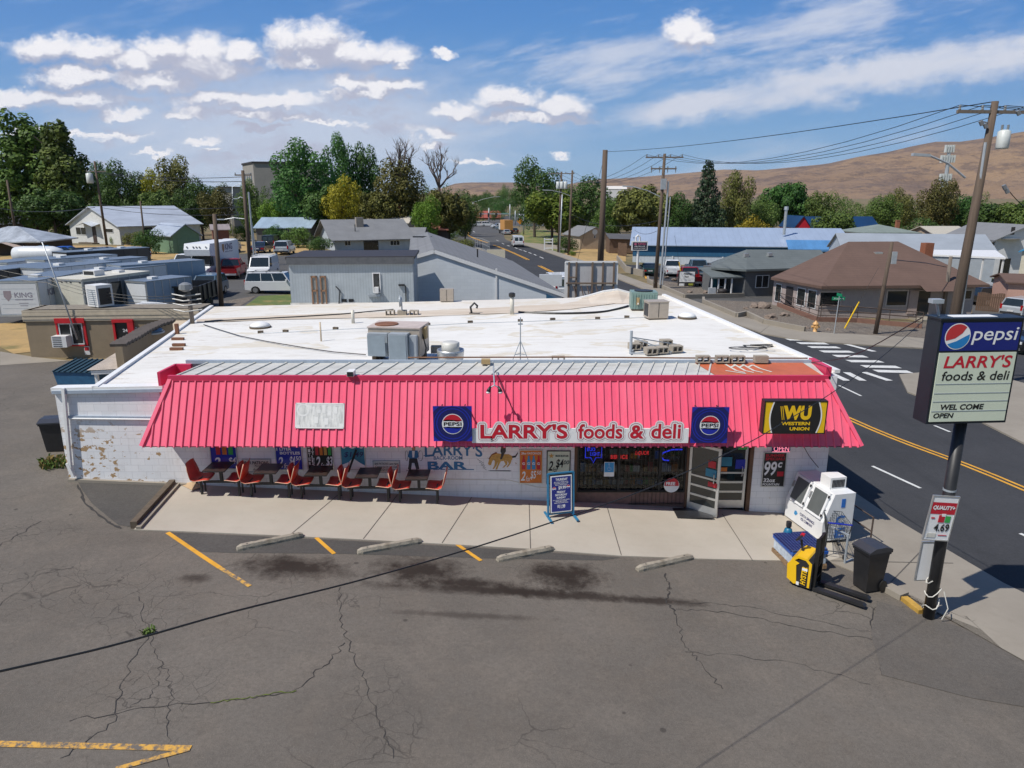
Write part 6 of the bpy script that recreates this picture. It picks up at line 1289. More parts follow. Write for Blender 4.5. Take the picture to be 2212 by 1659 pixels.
def roof_into(b, kind, w, d, hw, rise, ov, skew=0, th=.12):
    if kind == 'gy':
        z = lambda x: hw+rise*(1-abs(x-w/2)/(w/2))
        for s in (0, 1):
            xs = (-ov, w/2) if s == 0 else (w/2, w+ov); za, zb_ = z(xs[0]), z(xs[1])
            P = [(xs[0], -ov, za), (xs[1], -ov, zb_), (xs[1]+skew, d+ov, zb_), (xs[0]+skew, d+ov, za)]; b.add(P+[(x, y, q+th) for x, y, q in P], [[3, 2, 1, 0], [4, 5, 6, 7], [0, 1, 5, 4], [1, 2, 6, 5], [2, 3, 7, 6], [3, 0, 4, 7]])
    elif kind == 'gx':
        for s in (0, 1):
            y0, y1 = ((-ov, d/2) if s == 0 else (d/2, d+ov)); z = lambda y: hw+rise*(1-abs(y-d/2)/(d/2))
            P = [(-ov, y0, z(y0)), (w+ov, y0, z(y0)), (w+ov, y1, z(y1)), (-ov, y1, z(y1))]; b.add(P+[(x, y, q+th) for x, y, q in P], [[3, 2, 1, 0], [4, 5, 6, 7], [0, 1, 5, 4], [1, 2, 6, 5], [2, 3, 7, 6], [3, 0, 4, 7]])
    elif kind == 'hip':
        h = min(w, d)/2; ra, rb = ((h, d/2), (w-h, d/2)) if w >= d else ((w/2, h), (w/2, d-h))
        A, B_, Cc, D_ = (-ov, -ov, hw), (w+ov, -ov, hw), (w+ov, d+ov, hw), (-ov, d+ov, hw); E_, F_ = (*ra, hw+rise), (*rb, hw+rise)
        if w >= d: b.add([A, B_, Cc, D_, E_, F_], [[0, 1, 5, 4], [1, 2, 5], [2, 3, 4, 5], [3, 0, 4], [3, 2, 1, 0]])
        else: b.add([A, B_, Cc, D_, E_, F_], [[0, 1, 4], [1, 2, 5, 4], [2, 3, 5], [3, 0, 4, 5], [3, 2, 1, 0]])
        for p, q in ((A, B_), (B_, Cc), (Cc, D_), (D_, A)): b.bar(Vector(p)+Vector((0, 0, -.05)), Vector(q)+Vector((0, 0, -.05)), .05, .16)
    else:
        b.box(-ov, w+ov, -ov, d+ov, hw, hw+th)
def house(name, label, PL, PR, depth, eave, kind, ridge, wall, roof, ov=.4, wins=(), door=None, cat='house', chim=None, fmat=None, group=None, sidewins=(), mull=1):
    ex, ey, f = front_fn(PL, PR); w = (PR-PL).to_2d().length; r = thing(name, label, cat, PL, math.atan2(ex.y, ex.x), group)
    hw = zat(eave, PL.y)-PL.z if eave > 20 else eave
    rise = 0
    if kind == 'gy': rise = zat(ridge, (PL.y+PR.y)/2)-PL.z-hw if ridge > 20 else ridge
    elif kind in ('gx', 'hip'): rise = zat(ridge, (PL+ey*depth/2+ex*w/2).y)-PL.z-hw if ridge > 20 else ridge
    b = MB(); b.box(0, w, 0, depth, -1.2, hw)
    if kind == 'gy':
        for y in (0, depth): b.add([(0, y, hw), (w, y, hw), (w/2, y, hw+rise)], [[0, 1, 2]])
    if kind == 'gx':
        for x in (0, w): b.add([(x, 0, hw), (x, depth, hw), (x, depth/2, hw+rise)], [[0, 1, 2]])
    b.build('wall', wall, r); b = MB(); roof_into(b, kind, w, depth, hw+.02, rise, ov); ro = b.build('roof', roof, r)
    for q in wins:
        x0, z1 = f(q[0], q[1]); x1, z0 = f(q[2], q[3]); window(r, x0, x1, z0, z1, mull=q[4] if len(q) > 4 else mull, fm=fmat)
    if door: x0, z1 = f(door[0], door[1]); x1, _ = f(door[2], door[3]); dd = MB().box(x0, x1, -.04, .03, -.05, z1).build('door', door[4], r); MB().box(x1-.15, x1-.1, -.09, -.04, z1*.45, z1*.52).build('handle', m_alu, dd)
    if chim: cx, cy, cw, ch = chim; b = MB(); b.box(cx, cx+cw, cy, cy+cw, hw, hw+rise+ch); b.box(cx-.05, cx+cw+.05, cy-.05, cy+cw+.05, hw+rise+ch, hw+rise+ch+.1); b.build('chimney', m_brick, ro)
    for (y0, y1, z0, z1) in sidewins:
        b = MB(); b.box(w-.02, w+.04, y0-.06, y1+.06, z0-.06, z1+.06); q = b.build('window', fmat or m_trim, r); MB().box(w+.03, w+.05, y0, y1, z0, z1).build('pane', m_glass, q)
    return r, f, w, hw, rise
# corrugated room on the roof edge
PL = onY(630, 660, 35.9); PL.z = 0; PR = onY(895, 655, 36.4); PR.z = 0
r, f, w, hw, rise = house('corrugated_building', 'blue grey corrugated metal building rising behind the white roof', PL, PR, 4.5, zat(561, 35.9), 'flat', 0, s_corr, m_dtrim, .12, cat='building')
zb = zat(660, 36)
b = MB(); b.box(-.06, w+.06, -.14, -.0, hw-.24, hw+.1); b.build('fascia', M('grey_felt', (.10, .105, .115), .9, var=.2), r)
for x0, x1 in ((671, 689), (690.5, 708)):
    a, z1 = f(x0, 596); c, z0 = f(x1, 660); b = MB(); 
    for q in ((a, a+.07, z0, z1), (c-.07, c, z0, z1), (a, c, z1-.08, z1), (a, c, z0, z0+.1), (a, c, (z0+z1)/2-.03, (z0+z1)/2+.05)): b.box(q[0], q[1], -.06, -.01, q[2], q[3])
    dd = b.build('screen_door', M('door_wood', (.27, .15, .085), .7, var=.2, scale=6), r); MB().quad((a, -.015, z0), (c, -.015, z0), (c, -.015, z1), (a, -.015, z1)).build('screen', M('screen_grey', (.22, .23, .22), .6, var=.3, scale=1), dd)
a, z1 = f(806, 591); c, z0 = f(821, 630); window(r, a, c, z0, z1, -.05, m_trim, 0, .05); MB().box(a+.05, c-.05, -.3, -.02, z0-.05, z0+.25).build('window_cooler', m_trim, r); MB().box(a-.3, c+.02, -.22, -.02, z0-.22, z0-.1).build('shelf', m_grey, r)
for x in (738, 753): a, z1 = f(x, 646); c, z0 = f(x+11, 652); MB().box(a, c, -.03, -.004, z0, z1).build('vent', m_ink, r)
b = MB(); b.quad((-.05, -.02, zb-.35), (w+.05, -.02, zb-.35), (w+.05, -.02, zb+.12), (-.05, -.02, zb+.16)); b.quad((-.05, -.02, zb+.05), (w, -.02, zb+.05), (w, -1.0, zb-.12), (-.05, -1.0, zb-.12)); b.build('flashing', m_mem, r)
a, z1 = f(876, 617); b = MB(); b.tube([(a, -.05, zb), (a, -.05, z1), (a-.25, -.05, z1+.03)], .03, 6); b.box(a-.35, a-.05, -.12, .0, z1, z1+.08); b.tube([(a-.9-2.5, -.06, zb+.0), (a-3.3, -.06, z1-.2), (a-3.5, -.06, z1)], .03, 6); b.build('service_mast', m_dark, r)
# white block building with the long grey roof
Y0 = 41.5; PLw = onY(899, 600, Y0); b0 = thing('block_building', 'pale blue block building with long lopsided grey shingle roof', 'building', (0, Y0, 0)); A = onY(938, 544, Y0); El = onY(894, 556, Y0); Er = onY(1219, 639, Y0); BA = onY(923, 508.5, 64); sk = BA-A; sk.z = 0
def _pb(k):
    s = k.sep(); cb = k.N('ShaderNodeCombineXYZ'); k.L(s[0], cb.inputs[0]); k.L(s[2], cb.inputs[1]); br = k.N('ShaderNodeTexBrick'); br.inputs['Scale'].default_value = 1; br.inputs['Brick Width'].default_value = .4; br.inputs['Row Height'].default_value = .2; br.inputs['Mortar Size'].default_value = .006; k.L(cb.outputs[0], br.inputs['Vector'])
    br.inputs['Color1'].default_value = (.58, .62, .66, 1); br.inputs['Color2'].default_value = (.62, .66, .70, 1); br.inputs['Mortar'].default_value = (.52, .56, .60, 1); n = k.noise(1, 6, .7); k.color(k.mixc(k.rng(n, .4, .8, 0, .35), br.outputs['Color'], (.48, .51, .54))); k.p.inputs['Roughness'].default_value = .8
m_pb = node_mat('pale_block', _pb)
b = MB(); F_ = [(El.x, Y0, -1), (Er.x-.15, Y0, -1), (Er.x-.15, Y0, Er.z-.05), (A.x, Y0, A.z-.05), (El.x, Y0, El.z-.05)]; b.poly(F_); bk = [tuple(Vector(p)+sk) for p in F_]; b.poly(bk[::-1])
for i in (1, 4): j = (i+1) % 5; b.quad(F_[i], F_[j], bk[j], bk[i])
wb(b, 'wall', m_pb, b0); b = MB(); o_ = Vector((0, -.06, 0)); up = Vector((0, 0, .14))
for p, q in ((El+Vector((-.3, 0, -.15)), A), (A, Er)):
    P = [p+o_, q+o_, q+sk, p+sk]; b.add([tuple(v) for v in P]+[tuple(v+up) for v in P], [[3, 2, 1, 0], [4, 5, 6, 7], [0, 1, 5, 4], [1, 2, 6, 5], [2, 3, 7, 6], [3, 0, 4, 7]])
ro = wb(b, 'roof', sh_grey, b0)
b = MB(); c1 = onY(1072, 575, Y0-.02); b.box(c1.x-.05, c1.x+.05, Y0-.06, Y0, 0, 4.8); b.bar(A+o_+Vector((0, -.02, .02)), Er+o_+Vector((0, -.02, .02)), .05, .2); b.bar(El+o_+Vector((0, -.02, .0)), A+o_+Vector((0, -.02, .02)), .05, .2); wb(b, 'trim', m_trim, b0)
a = onY(1180, 640, Y0-.03); b = MB(); b.poly([(a.x, Y0-.03, 2.2), (Er.x-.17, Y0-.03, 2.2), (Er.x-.17, Y0-.03, Er.z-.25), (a.x, Y0-.03, Er.z+.10)]); wb(b, 'blue_panel', s_whb, b0)
b = MB(); p = A.lerp(Er, .42)+sk*.35; b.tube([p, p+Vector((0, 0, .7))], .05, 8); p = A.lerp(El, .3)+sk*.7; b.box(p.x-.9, p.x+.6, p.y-.1, p.y+.1, p.z+.1, p.z+.2); b.build('vent', m_dark); o = C.objects[-1]; o.parent = b0; o.matrix_parent_inverse = Matrix.Translation((0, -Y0, 0))
# tan annexe on the left
PL = G(68, 772); PR = gp(430, PL.y); PR = Vector((PR.x, PL.y+.6, PL.z)); 
r, f, w, hw, rise = house('tan_annexe', 'low tan stucco building with red framed window and door', PL, PR, 1.8, 677, 'flat', 0, m_stucco, M('dark_flat_roof', (.22, .19, .15), .9, var=.25), .0, cat='building')
b = MB()
for k in range(5): b.box(-.06-.01*(k % 2), w, -.07-.02*(k % 2), -.005, hw-.38+k*.085, hw-.30+k*.085)
b.box(-.06, w, -.06, .25, hw+.05, hw+.14); b.box(-.06, .2, 0, 1.8, hw+.05, hw+.14); b.build('cornice', M('cornice_cream', (.50, .43, .33), .7, var=.12), r)
m_redf = M('red_frame_paint', (.50, .012, .02), .5, var=.12, dirt=.1)
x0, z1 = f(119, 688); x1, z0 = f(192, 747); b = MB(); b.box(x0, x1, -.12, .0, z1-.22, z1+.02); b.box(x1-.1, x1, -.07, .0, z0, z1-.2); b.box(x0, x0+.08, -.07, 0, z0, z1-.2); b.box(x0, x1, -.07, 0, z0, z0+.06); b.build('window_surround', m_redf, r); window(r, x0+.15, x1-.2, z0+.12, z1-.28, -.05, m_trim, 1, .04)
xa, za = f(122, 723); xb, zb_ = f(157, 746); b = MB(); b.box(xa, xb, -.5, -.02, zb_, za); ac = b.build('window_cooler', m_trim, r); b = MB()
for k in range(6): b.box(xa+.05, xa+(xb-xa)*.68, -.51, -.5, zb_+.05+k*.09, zb_+.08+k*.09)
b.build('grille', m_dark, ac)
x0, z1 = f(243, 690); x1, _ = f(298, 760); b = MB(); b.box(x0, x1, -.14, 0, z1-.14, z1); b.box(x0, x0+.1, -.1, 0, -.3, z1-.1); b.box(x1-.28, x1, -.14, 0, -.3, z1-.1); b.build('door_surround', m_redf, r); dd = MB().box(x0+.1, x1-.28, -.03, .0, -.3, z1-.14).build('door', m_ink, r); text(dd, '2414', x0+.42, x0+.88, z1-.62, z1-.46, -.035, m_trim, .02); text(dd, '1/2', x0+.92, x0+1.12, z1-.56, z1-.38, -.035, m_trim, .02)
x0, z1 = f(182, 748); x1, z0 = f(196, 766); sg = MB().box(x0, x1, -.04, -.01, z0, z1).build('warning_sign', m_trim, r); MB().box(x0+.02, x1-.02, -.045, -.04, (z0+z1)/2, z1-.03).build('band', m_redf, sg)
rf = r
# patio roof, capped parapet and tan lower roof between annexe and shop
b = MB(); P1 = onZ(187, 800, 2.95); P2 = onZ(300, 795, 2.95); P3 = onZ(345, 757, 3.05); P4 = onZ(258, 757, 3.05); r = thing('patio_roof', 'pale corrugated patio roof on posts beside the left roof edge', 'patio roof', (P1.x, P1.y, hz(P1.x, P1.y)))
n = 16
for i in range(n):
    t0, t1 = i/n, (i+.82)/n; b.quad(P1.lerp(P4, t0), P2.lerp(P3, t0), P2.lerp(P3, t1), P1.lerp(P4, t1)); b.quad(P1.lerp(P4, t1), P2.lerp(P3, t1), P2.lerp(P3, (i+1)/n)+Vector((0, 0, -.04)), P1.lerp(P4, (i+1)/n)+Vector((0, 0, -.04)))
wb(b, 'roof_sheet', M('patio_sheet', (.52, .44, .36), .6, var=.15, scale=2, dirt=.2), r); b = MB(); b.bar(P1+Vector((.1, .1, -.1)), P2+Vector((0, .1, -.1)), .1, .14); b.bar(P1+Vector((.2, .2, -.1)), (P1.x+.2, P1.y+.2, hz(P1.x, P1.y)-.1), .1); b.bar(P1.lerp(P4, .5)+Vector((.2, 0, -.1)), (P1.lerp(P4, .5).x+.2, P1.lerp(P4, .5).y, .5), .1); wb(b, 'post', m_trim, r)
Q = [(255, 746), (285, 731), (310, 716), (335, 704), (366, 694)]; zz = 3.75; r = thing('parapet_wall', 'stepped tan parapet with dark tile caps beside the annexe', 'wall', (onZ(300, 725, zz).x, onZ(300, 725, zz).y, 1.0)); b = MB(); cb_ = MB(); pts = [onZ(px, py, zz) for px, py in Q]; pe = [pts[0]]
for i in range(len(pts)-1): b.bar(pts[i]+Vector((0, 0, -1.3)), pts[i+1]+Vector((0, 0, -1.3)), .25, 2.5)
for i in range(len(pts)-1):
    for k in range(4): a, c = pts[i].lerp(pts[i+1], k/4), pts[i].lerp(pts[i+1], (k+.94)/4); cb_.bar(a+Vector((0, 0, .0)), c+Vector((0, 0, .06)), .55, .10)
wb(b, 'wall', m_stucco, r); wb(cb_, 'cap', M('tile_cap', (.085, .07, .06), .8, var=.2), r)
b = MB(); b.poly([onZ(262, 757, 3.1), onZ(330, 757, 3.1), onZ(402, 705, 3.1), onZ(425, 692, 3.1), onZ(372, 692, 3.1)]); o = b.build('tan_roof', M('tan_roof_felt', (.52, .42, .30), .85, var=.12, scale=1.5)); tag(o, 'flat tan roof patch between the annexe and the white roof', 'roof')
# white house etc. on the left
r, f, w, hw, rise = house('white_house', 'white boarded gable house with silver metal roof on dry lawn', G(156, 525), G(262, 529), 15, 484.5, 'gy', 447.5, s_white, mr_silver, .5, wins=((164, 491, 187, 507, 1), (229, 494, 245, 502, 0)), door=(198, 489, 211, 523, s_brown), sidewins=((4, 5.8, 1.7, 3.0),))
x0, z1 = f(180, 482); x1, z0 = f(216, 489); b = MB(); b.add([(x0, -1.4, z0), (x1, -1.4, z0), (x1+.1, 0, z1), (x0-.1, 0, z1), ((x0+x1)/2, -1.4, z1+.15), ((x0+x1)/2, 0, z1+.35)], [[0, 4, 5, 3], [4, 1, 2, 5]]); b.build('porch_hood', mr_silver, r); x0, _ = f(184, 520); x1, _ = f(214, 520); MB().box(x0, x1, -1.2, 0, -.2, .35).build('step', m_timber, r)
house('dark_house', 'dark brown house with black shingle roof at far left', G(-60, 522), G(106, 513), 9, 487, 'gx', 452, s_brown, sh_dark, .7, wins=((50, 490, 62, 505, 0), (5, 490, 20, 503, 1)), door=(80, 492, 90, 512, s_brown), chim=(8, 3, .7, .6))
r, f, w, hw, rise = house('front_cottage', 'dark cottage with patchy white metal hip roof, far left edge', G(-95, 552), G(86, 551), 9, 523, 'hip', 489, s_brown, metal_roof('patchy_white_roof', (.58, .62, .66), .7, 0, .7), .6, wins=((38, 531, 52, 540, 0),)); b = MB(); x0, z0 = f(-10, 545); x1, z1 = f(52, 530); b.add([(x0, -1.6, z0+.9), (x1, -1.6, z0+.6), (x1, 0, z1), ((x0+x1)/2, -1.6, z1+.4), (x0, 0, z1), ((x0+x1)/2, 0, z1+.5)], [[0, 3, 5, 4], [3, 1, 2, 5]]); b.build('porch_roof', M('porch_roof_tan', (.42, .33, .28), .8), r)
r, f, w, hw, rise = house('green_shed', 'green boarded shed with pale metal gable roof', G(376, 548.5), G(434, 546), 7.5, 508, 'gy', 485.5, s_green, metal_roof('shed_roof', (.42, .47, .55), .8), .35, cat='shed'); x0, z1 = f(383, 517); x1, _ = f(430, 546); xm = (x0+x1)/2
for a, c in ((x0, xm-.03), (xm+.03, x1)):
    b = MB(); b.box(a, c, -.05, -.01, .1, z1); dd = b.build('door', s_green, r); b = MB(); b.box(a, a+.1, -.07, -.05, .1, z1); b.box(c-.1, c, -.07, -.05, .1, z1); b.box(a, c, -.07, -.05, z1*.45, z1*.45+.12); b.build('door_brace', M('green_trim', (.17, .27, .17), .7), dd)
house('metal_barn', 'long shed with pale blue ribbed metal roof behind the bushes', gp(556, 125), gp(672, 125), 9, 492, 'gx', 471, s_grey, metal_roof('blue_barn_roof', (.36, .46, .56), .9), .4, cat='shed')
house('red_shed', 'low rusty red shed just right of the green shed', gp(462, 118), gp(497, 119), 5, 497, 'gx', 486, M('rust_wall', (.22, .09, .06), .8, var=.25), metal_roof('rusty_roof', (.40, .33, .30), .8, 0, .5), .3, cat='shed')
# concrete block of offices
PC = gp(559, 230); bb = thing('office_block', 'tall grey concrete office block rising above the trees', 'building', PC); zt = zat(352, 230)-PC.z; b = MB(); Lf = Vector((-8.2, 13.5, 0)); Rt = Vector((22, 5, 0)); bs = [Vector((0, 0, -1)), Rt, Rt+Lf, Lf]; b.add([(p.x, p.y, -1) for p in bs]+[(p.x, p.y, zt) for p in bs], [[0, 1, 5, 4], [1, 2, 6, 5], [2, 3, 7, 6], [3, 0, 4, 7], [4, 5, 6, 7]])
b.build('wall', M('office_concrete', (.29, .275, .25), .85, var=.08, scale=.6), bb); b = MB()
for i in range(4):
    p, q = bs[i], bs[(i+1) % 4]; b.bar((p.x, p.y, zt+.2), (q.x, q.y, zt+.2), .6, .5)
b.build('roof_edge', m_dtrim, bb)
for i in range(4):
    for zz in (zt*.74, zt*.5): t = .2+i*.19; p = Vector((0, 0, 0)).lerp(Lf, t); q = Vector((0, 0, 0)).lerp(Lf, t+.06); n_o = Vector((-.05*13, -.05*8.2, 0)).normalized()*.05; MB().quad((p.x+n_o.x, p.y+n_o.y, zz), (q.x+n_o.x, q.y+n_o.y, zz), (q.x+n_o.x, q.y+n_o.y, zz+2.6), (p.x+n_o.x, p.y+n_o.y, zz+2.6)).build('window', m_glass, bb)
house('low_office', 'small pale flat roofed building seen between trees left of centre', gp(482, 215), gp(508, 215), 8, 404, 'flat', 0, M('pale_wall', (.4, .38, .35), .8), m_dtrim, .6, cat='building')
# grey roof house in the middle
r, f, w, hw, rise = house('grey_roof_house', 'pale blue house with broad grey shingle roof behind corrugated building', G(724, 543), G(888, 543), 13, 516.5, 'gx', 475.5, s_blue, sh_grey, .8, wins=((745, 521, 757, 530, 1), (843, 520, 863, 529, 2)), door=(785, 520, 818, 543, m_glass)); b = MB(); x0, z1 = f(782, 500); b.box(x0, x0+1.1, 3.6, 4.6, hw, hw+rise+.5); b.build('chimney', M('flue_grey', (.28, .25, .22), .9), r); b = MB(); b.tube([(w*.31, 2.2, hw), (w*.31, 2.2, hw+2.0)], .07, 6); b.build('vent', m_dark, r)
house('side_wing', 'small grey shingle roofed wing right of the broad grey roof house', gp(868, 112), gp(912, 112), 8, 513, 'gx', 493, s_blue, sh_grey, .3)
house('pale_roof_house', 'house with cream ridge roof and brick chimney behind grey roof', gp(738, 133), gp(880, 133), 10, 482, 'gx', 468, s_beige, M('cream_roof', (.48, .44, .38), .8), .5, chim=(9, 5, 1.3, 2.2))
house('red_roof_house', 'low house with rusty red roof among centre trees', gp(920, 125), gp(965, 125), 7, 497, 'gx', 483, s_brown, M('red_roof', (.22, .085, .06), .8, var=.2), .4)
# beige cottage and fence
r, f, w, hw, rise = house('beige_cottage', 'small beige sided gable cottage beside the tall brown pole', G(1253, 538), G(1316, 539), 9, 509.5, 'gy', 491.5, s_beige, sh_grey, .35, wins=((1283, 510, 1286, 514, 0),), cat='cottage'); x, z = f(1285, 501); b = MB(); b.poly(circ(x, z, .55, 14, y=-.04)); b.build('vent', m_trim, r)
r = thing('lean_to', 'dark board lean-to attached beside the beige cottage', 'shed', gp(1318, 128)); b = MB(); b.box(0, 4.2, 1.0, 6, 0, 2.6); b.build('wall', M('fence_board', (.12, .075, .05), .85, var=.2), r); b = MB(); b.add([(-.2, .4, 2.6), (4.6, .4, 2.5), (4.6, 6, 3.2), (-.2, 6, 3.3)], [[0, 1, 2, 3]]); b.build('roof', sh_dark, r)
# warehouse
PL = G(1366, 566); PR = gp(1836, PL.y-6); PR.z = PL.z; r, f, w, hw, rise = house('blue_warehouse', 'long pale blue metal warehouse with dark blue band under eaves', PL, PR, 20, 529, 'gx', 493.5, s_wh, mr_blue, .5, cat='warehouse')
b = MB(); b.box(0, w, -.06, -.01, hw-1.6, hw); b.build('blue_band', s_whb, r); b = MB()
for px in (1452, 1560): x, _ = f(px, 570); b.box(x-.1, x+.1, -.14, -.06, 0, hw-1.6)
b.build('downspout', m_trim, r); x0, z1 = f(1697, 521); x1, z0 = f(1830, 537); MB().add([(x0, -2.6, z0), (x1, -2.6, z0), (x1, -.1, z1+.2), (x0, -.1, z1+.2), (x0, -2.6, z0-.3), (x1, -2.6, z0-.3)], [[0, 1, 2, 3], [0, 4, 5, 1]]).build('awning', metal_roof('awning_blue', (.10, .26, .50), .6), r); b = MB(); b.tube([(w*.72, 5, hw+1.5), (w*.72, 5, hw+5.2)], .22, 8); b.lathe([(.35, 5.2), (.3, 5.7)], 8, (w*.72, 5, hw)); b.build('flue', m_alu, r); b = MB(); b.box(-.06, 0, 3, 8, .6, 3.6); b.build('window', m_glass, r)
# grey house with porch
PL = G(1607, 641); PR = G(1700, 641); r, f, w, hw, rise = house('grey_house', 'dark grey sided office house with slate hip roof and porch', PL, PR, 7.5, 581, 'hip', 541, s_grey, sh_greyg, .5, wins=((1634, 596, 1658, 620, 1),)); hg = hw
bpy.data.objects.remove([c for c in r.children if c.name.startswith('roof')][0]); MB().box(-1.9, 0, 3.2, 5, -.8, hw-.02).build('side_wing', s_grey, r)
gl_, gz_ = f(1613, 539, 4); gr_, _ = f(1772, 545, 4); pe = [(-.3, -.5), (w+5, -.5), (w+5, 8), (.8, 8), (-2.5, 2.4)]; b = MB(); b.add([(*p, hw) for p in pe]+[(gl_, 4, gz_), (gr_, 4, gz_-.2)]+[(*p, hw-.2) for p in pe], [[0, 1, 6, 5], [1, 2, 6], [2, 3, 5, 6], [3, 4, 5], [4, 0, 5], [7, 8, 1, 0], [11, 7, 0, 4], [8, 9, 2, 1], [11, 10, 9, 8, 7]]); b.build('roof', sh_greyg, r)
b = MB(); b.add([(-3.7, .1, hw-.75), (.1, .1, hw-.75), (.05, 3.3, hw-.05), (-3.5, 3.3, hw-.05), (-3.7, .1, hw-.9), (.1, .1, hw-.9)], [[0, 1, 2, 3], [0, 4, 5, 1], [3, 0, 4]]); b.build('porch_roof', sh_greyg, r)
for x in (-3.6, -2.85, -2.1, -1.35): MB().box(x-.06, x+.06, .2, .32, -.3, hw-.8).build('porch_post', m_trim, r)
MB().box(-3.7, .1, 0, 3.2, -.4, -.02).build('porch_floor', m_conc2, r); window(r, -1.0, -.3, .7, 2.0, 3.15, m_trim, 0); MB().box(-1.85, -1.3, 3.12, 3.19, 0, 2.1).build('door', M('teal_door', (.02, .16, .22), .5), r); b = MB()
for x in (1.2, 4.0): b.box(x, x+.45, 2.2, 2.6, hw+1.0, hw+1.35)
b.build('roof_vent', m_alu, r)
# brown roofed house
K0 = G(1767, 685); K1 = G(2096, 690); KB = G(1672, 661); r = thing('brown_roof_house', 'taupe house with big brown hip roof across the road', 'house', K0); e1 = (K1-K0); e1.z = 0; eb = (KB-K0); eb.z = 0; hw = zat(616, K0.y)-K0.z; bk = eb.normalized()*14; Wd = e1.length; ex, ey, f = front_fn(K0, K1)
rz_ = math.atan2(ex.y, ex.x); r.rotation_euler = (0, 0, rz_); T_ = lambda v: (v.dot(ex), v.dot(ey)); B1 = T_(eb.normalized()*6.6); dp = 13
pl = [(0, 0), (Wd, 0), (Wd, dp), (B1[0]+7, dp), (B1[0], B1[1])]; b = MB()
for i in range(5): p, q = pl[i], pl[(i+1) % 5]; b.quad((*p, -1), (*q, -1), (*q, hw), (*p, hw))
b.build('wall', s_taupe, r)
rgL, rgz = f(1833, 522, dp/2); rgR, _ = f(1940, 522, dp/2); ov = .7; pe = [(-.35, -ov), (Wd+ov, -ov), (Wd+ov, dp+ov), (B1[0]+6.5, dp+ov), (B1[0]-.4, B1[1]-.2)]
b = MB(); V = [(*p, hw) for p in pe]+[(rgL, dp/2, rgz), (rgR, dp/2, rgz)]+[(*p, hw-.22) for p in pe]; b.add(V, [[0, 1, 6, 5], [1, 2, 6], [2, 3, 5, 6], [3, 4, 5], [4, 0, 5], [7, 8, 1, 0], [11, 7, 0, 4], [8, 9, 2, 1], [11, 10, 9, 8, 7]]); ro = b.build('roof', sh_brown, r)
b = MB(); x, z = f(2000, 553, dp*.45); b.box(x-.4, x+.4, dp*.42, dp*.48, hw, zat(526, K0.y+dp*.45)-K0.z); b.build('chimney', m_brick, ro)
b = MB(); x, z = f(1974, 607, 2.2); b.tube([(x, 2.2, z-.3), (x, 2.2, z+1.0)], .06, 6); b.build('vent_pipe', m_alu, r); x, z = f(1895, 548, 4.6); MB().box(x-.35, x+.35, 4.3, 4.8, z-.2, z+.15).build('skylight', m_alu, r)
for q, mm in (((1773, 632, 1813, 660), 0), ((1918, 629, 1956, 659), 0), ((2070, 628, 2096, 645), 1)): x0, z1 = f(q[0], q[1]); x1, z0 = f(q[2], q[3]); window(r, x0, min(x1, Wd-.2), z0, z1, -.05, M('taupe_trim', (.46, .39, .35), .6), mm, .12)
x0, z1 = f(1981, 626); x1, z0 = f(2006, 672); b = MB(); b.box(x0, x0+.1, -.08, .0, 0, z1); b.box(x1-.1, x1, -.08, 0, 0, z1); b.box(x0, x1, -.08, 0, z1-.1, z1); dd = b.build('door', M('door_frame_taupe', (.33, .27, .25), .6), r); MB().quad((x0, -.04, .05), (x1, -.04, .05), (x1, -.04, z1), (x0, -.04, z1)).build('door_pane', m_glass, dd)
b = MB(); x2, z2 = f(1976, 617); x3, _ = f(2060, 617); b.add([(x2, -1.6, z2-.3), (x3, -1.6, z2-.3), (x3, -.3, z2+.3), (x2, -.3, z2+.3)], [[0, 1, 2, 3]]); b.build('door_hood', sh_brown, r); MB().box(x0-.4, x1+1.2, -1.8, 0, -.6, -.05).build('step', m_conc2, r)
eL = Vector((B1[0], B1[1])); eb_len = eL.length
for t0, t1, z0, z1 in ((.06, .24, .7, 2.1), (.28, .46, .7, 2.1), (.80, .94, .6, 2.1)):
    p, q = eL*t0, eL*t1; nn = Vector((-eL.y, eL.x)).normalized()*-.04; nn = nn if nn.x < 0 else -nn; b = MB(); b.quad((p.x+nn.x, p.y+nn.y, z0-.1), (q.x+nn.x, q.y+nn.y, z0-.1), (q.x+nn.x, q.y+nn.y, z1+.1), (p.x+nn.x, p.y+nn.y, z1+.1)); ww = b.build('window', m_trim, r); p2, q2 = p.lerp(q, .08), p.lerp(q, .92); b = MB(); b.quad((p2.x+nn.x*1.5, p2.y+nn.y*1.5, z0), (q2.x+nn.x*1.5, q2.y+nn.y*1.5, z0), (q2.x+nn.x*1.5, q2.y+nn.y*1.5, z1), (p2.x+nn.x*1.5, p2.y+nn.y*1.5, z1)); b.build('pane', m_glass, ww)
p, q = eL*.55, eL*.7; nn = Vector((-.05, -.02)); MB().quad((p.x+nn.x, p.y+nn.y, 0), (q.x+nn.x, q.y+nn.y, 0), (q.x+nn.x, q.y+nn.y, 2.1), (p.x+nn.x, p.y+nn.y, 2.1)).build('door', m_dtrim, r)
x, z = f(1950+13, 640); MB().box(x, x+.8, -.12, -.02, .2, 2.2).build('meter_cupboard', M('taupe_door', (.36, .28, .25), .7), r)
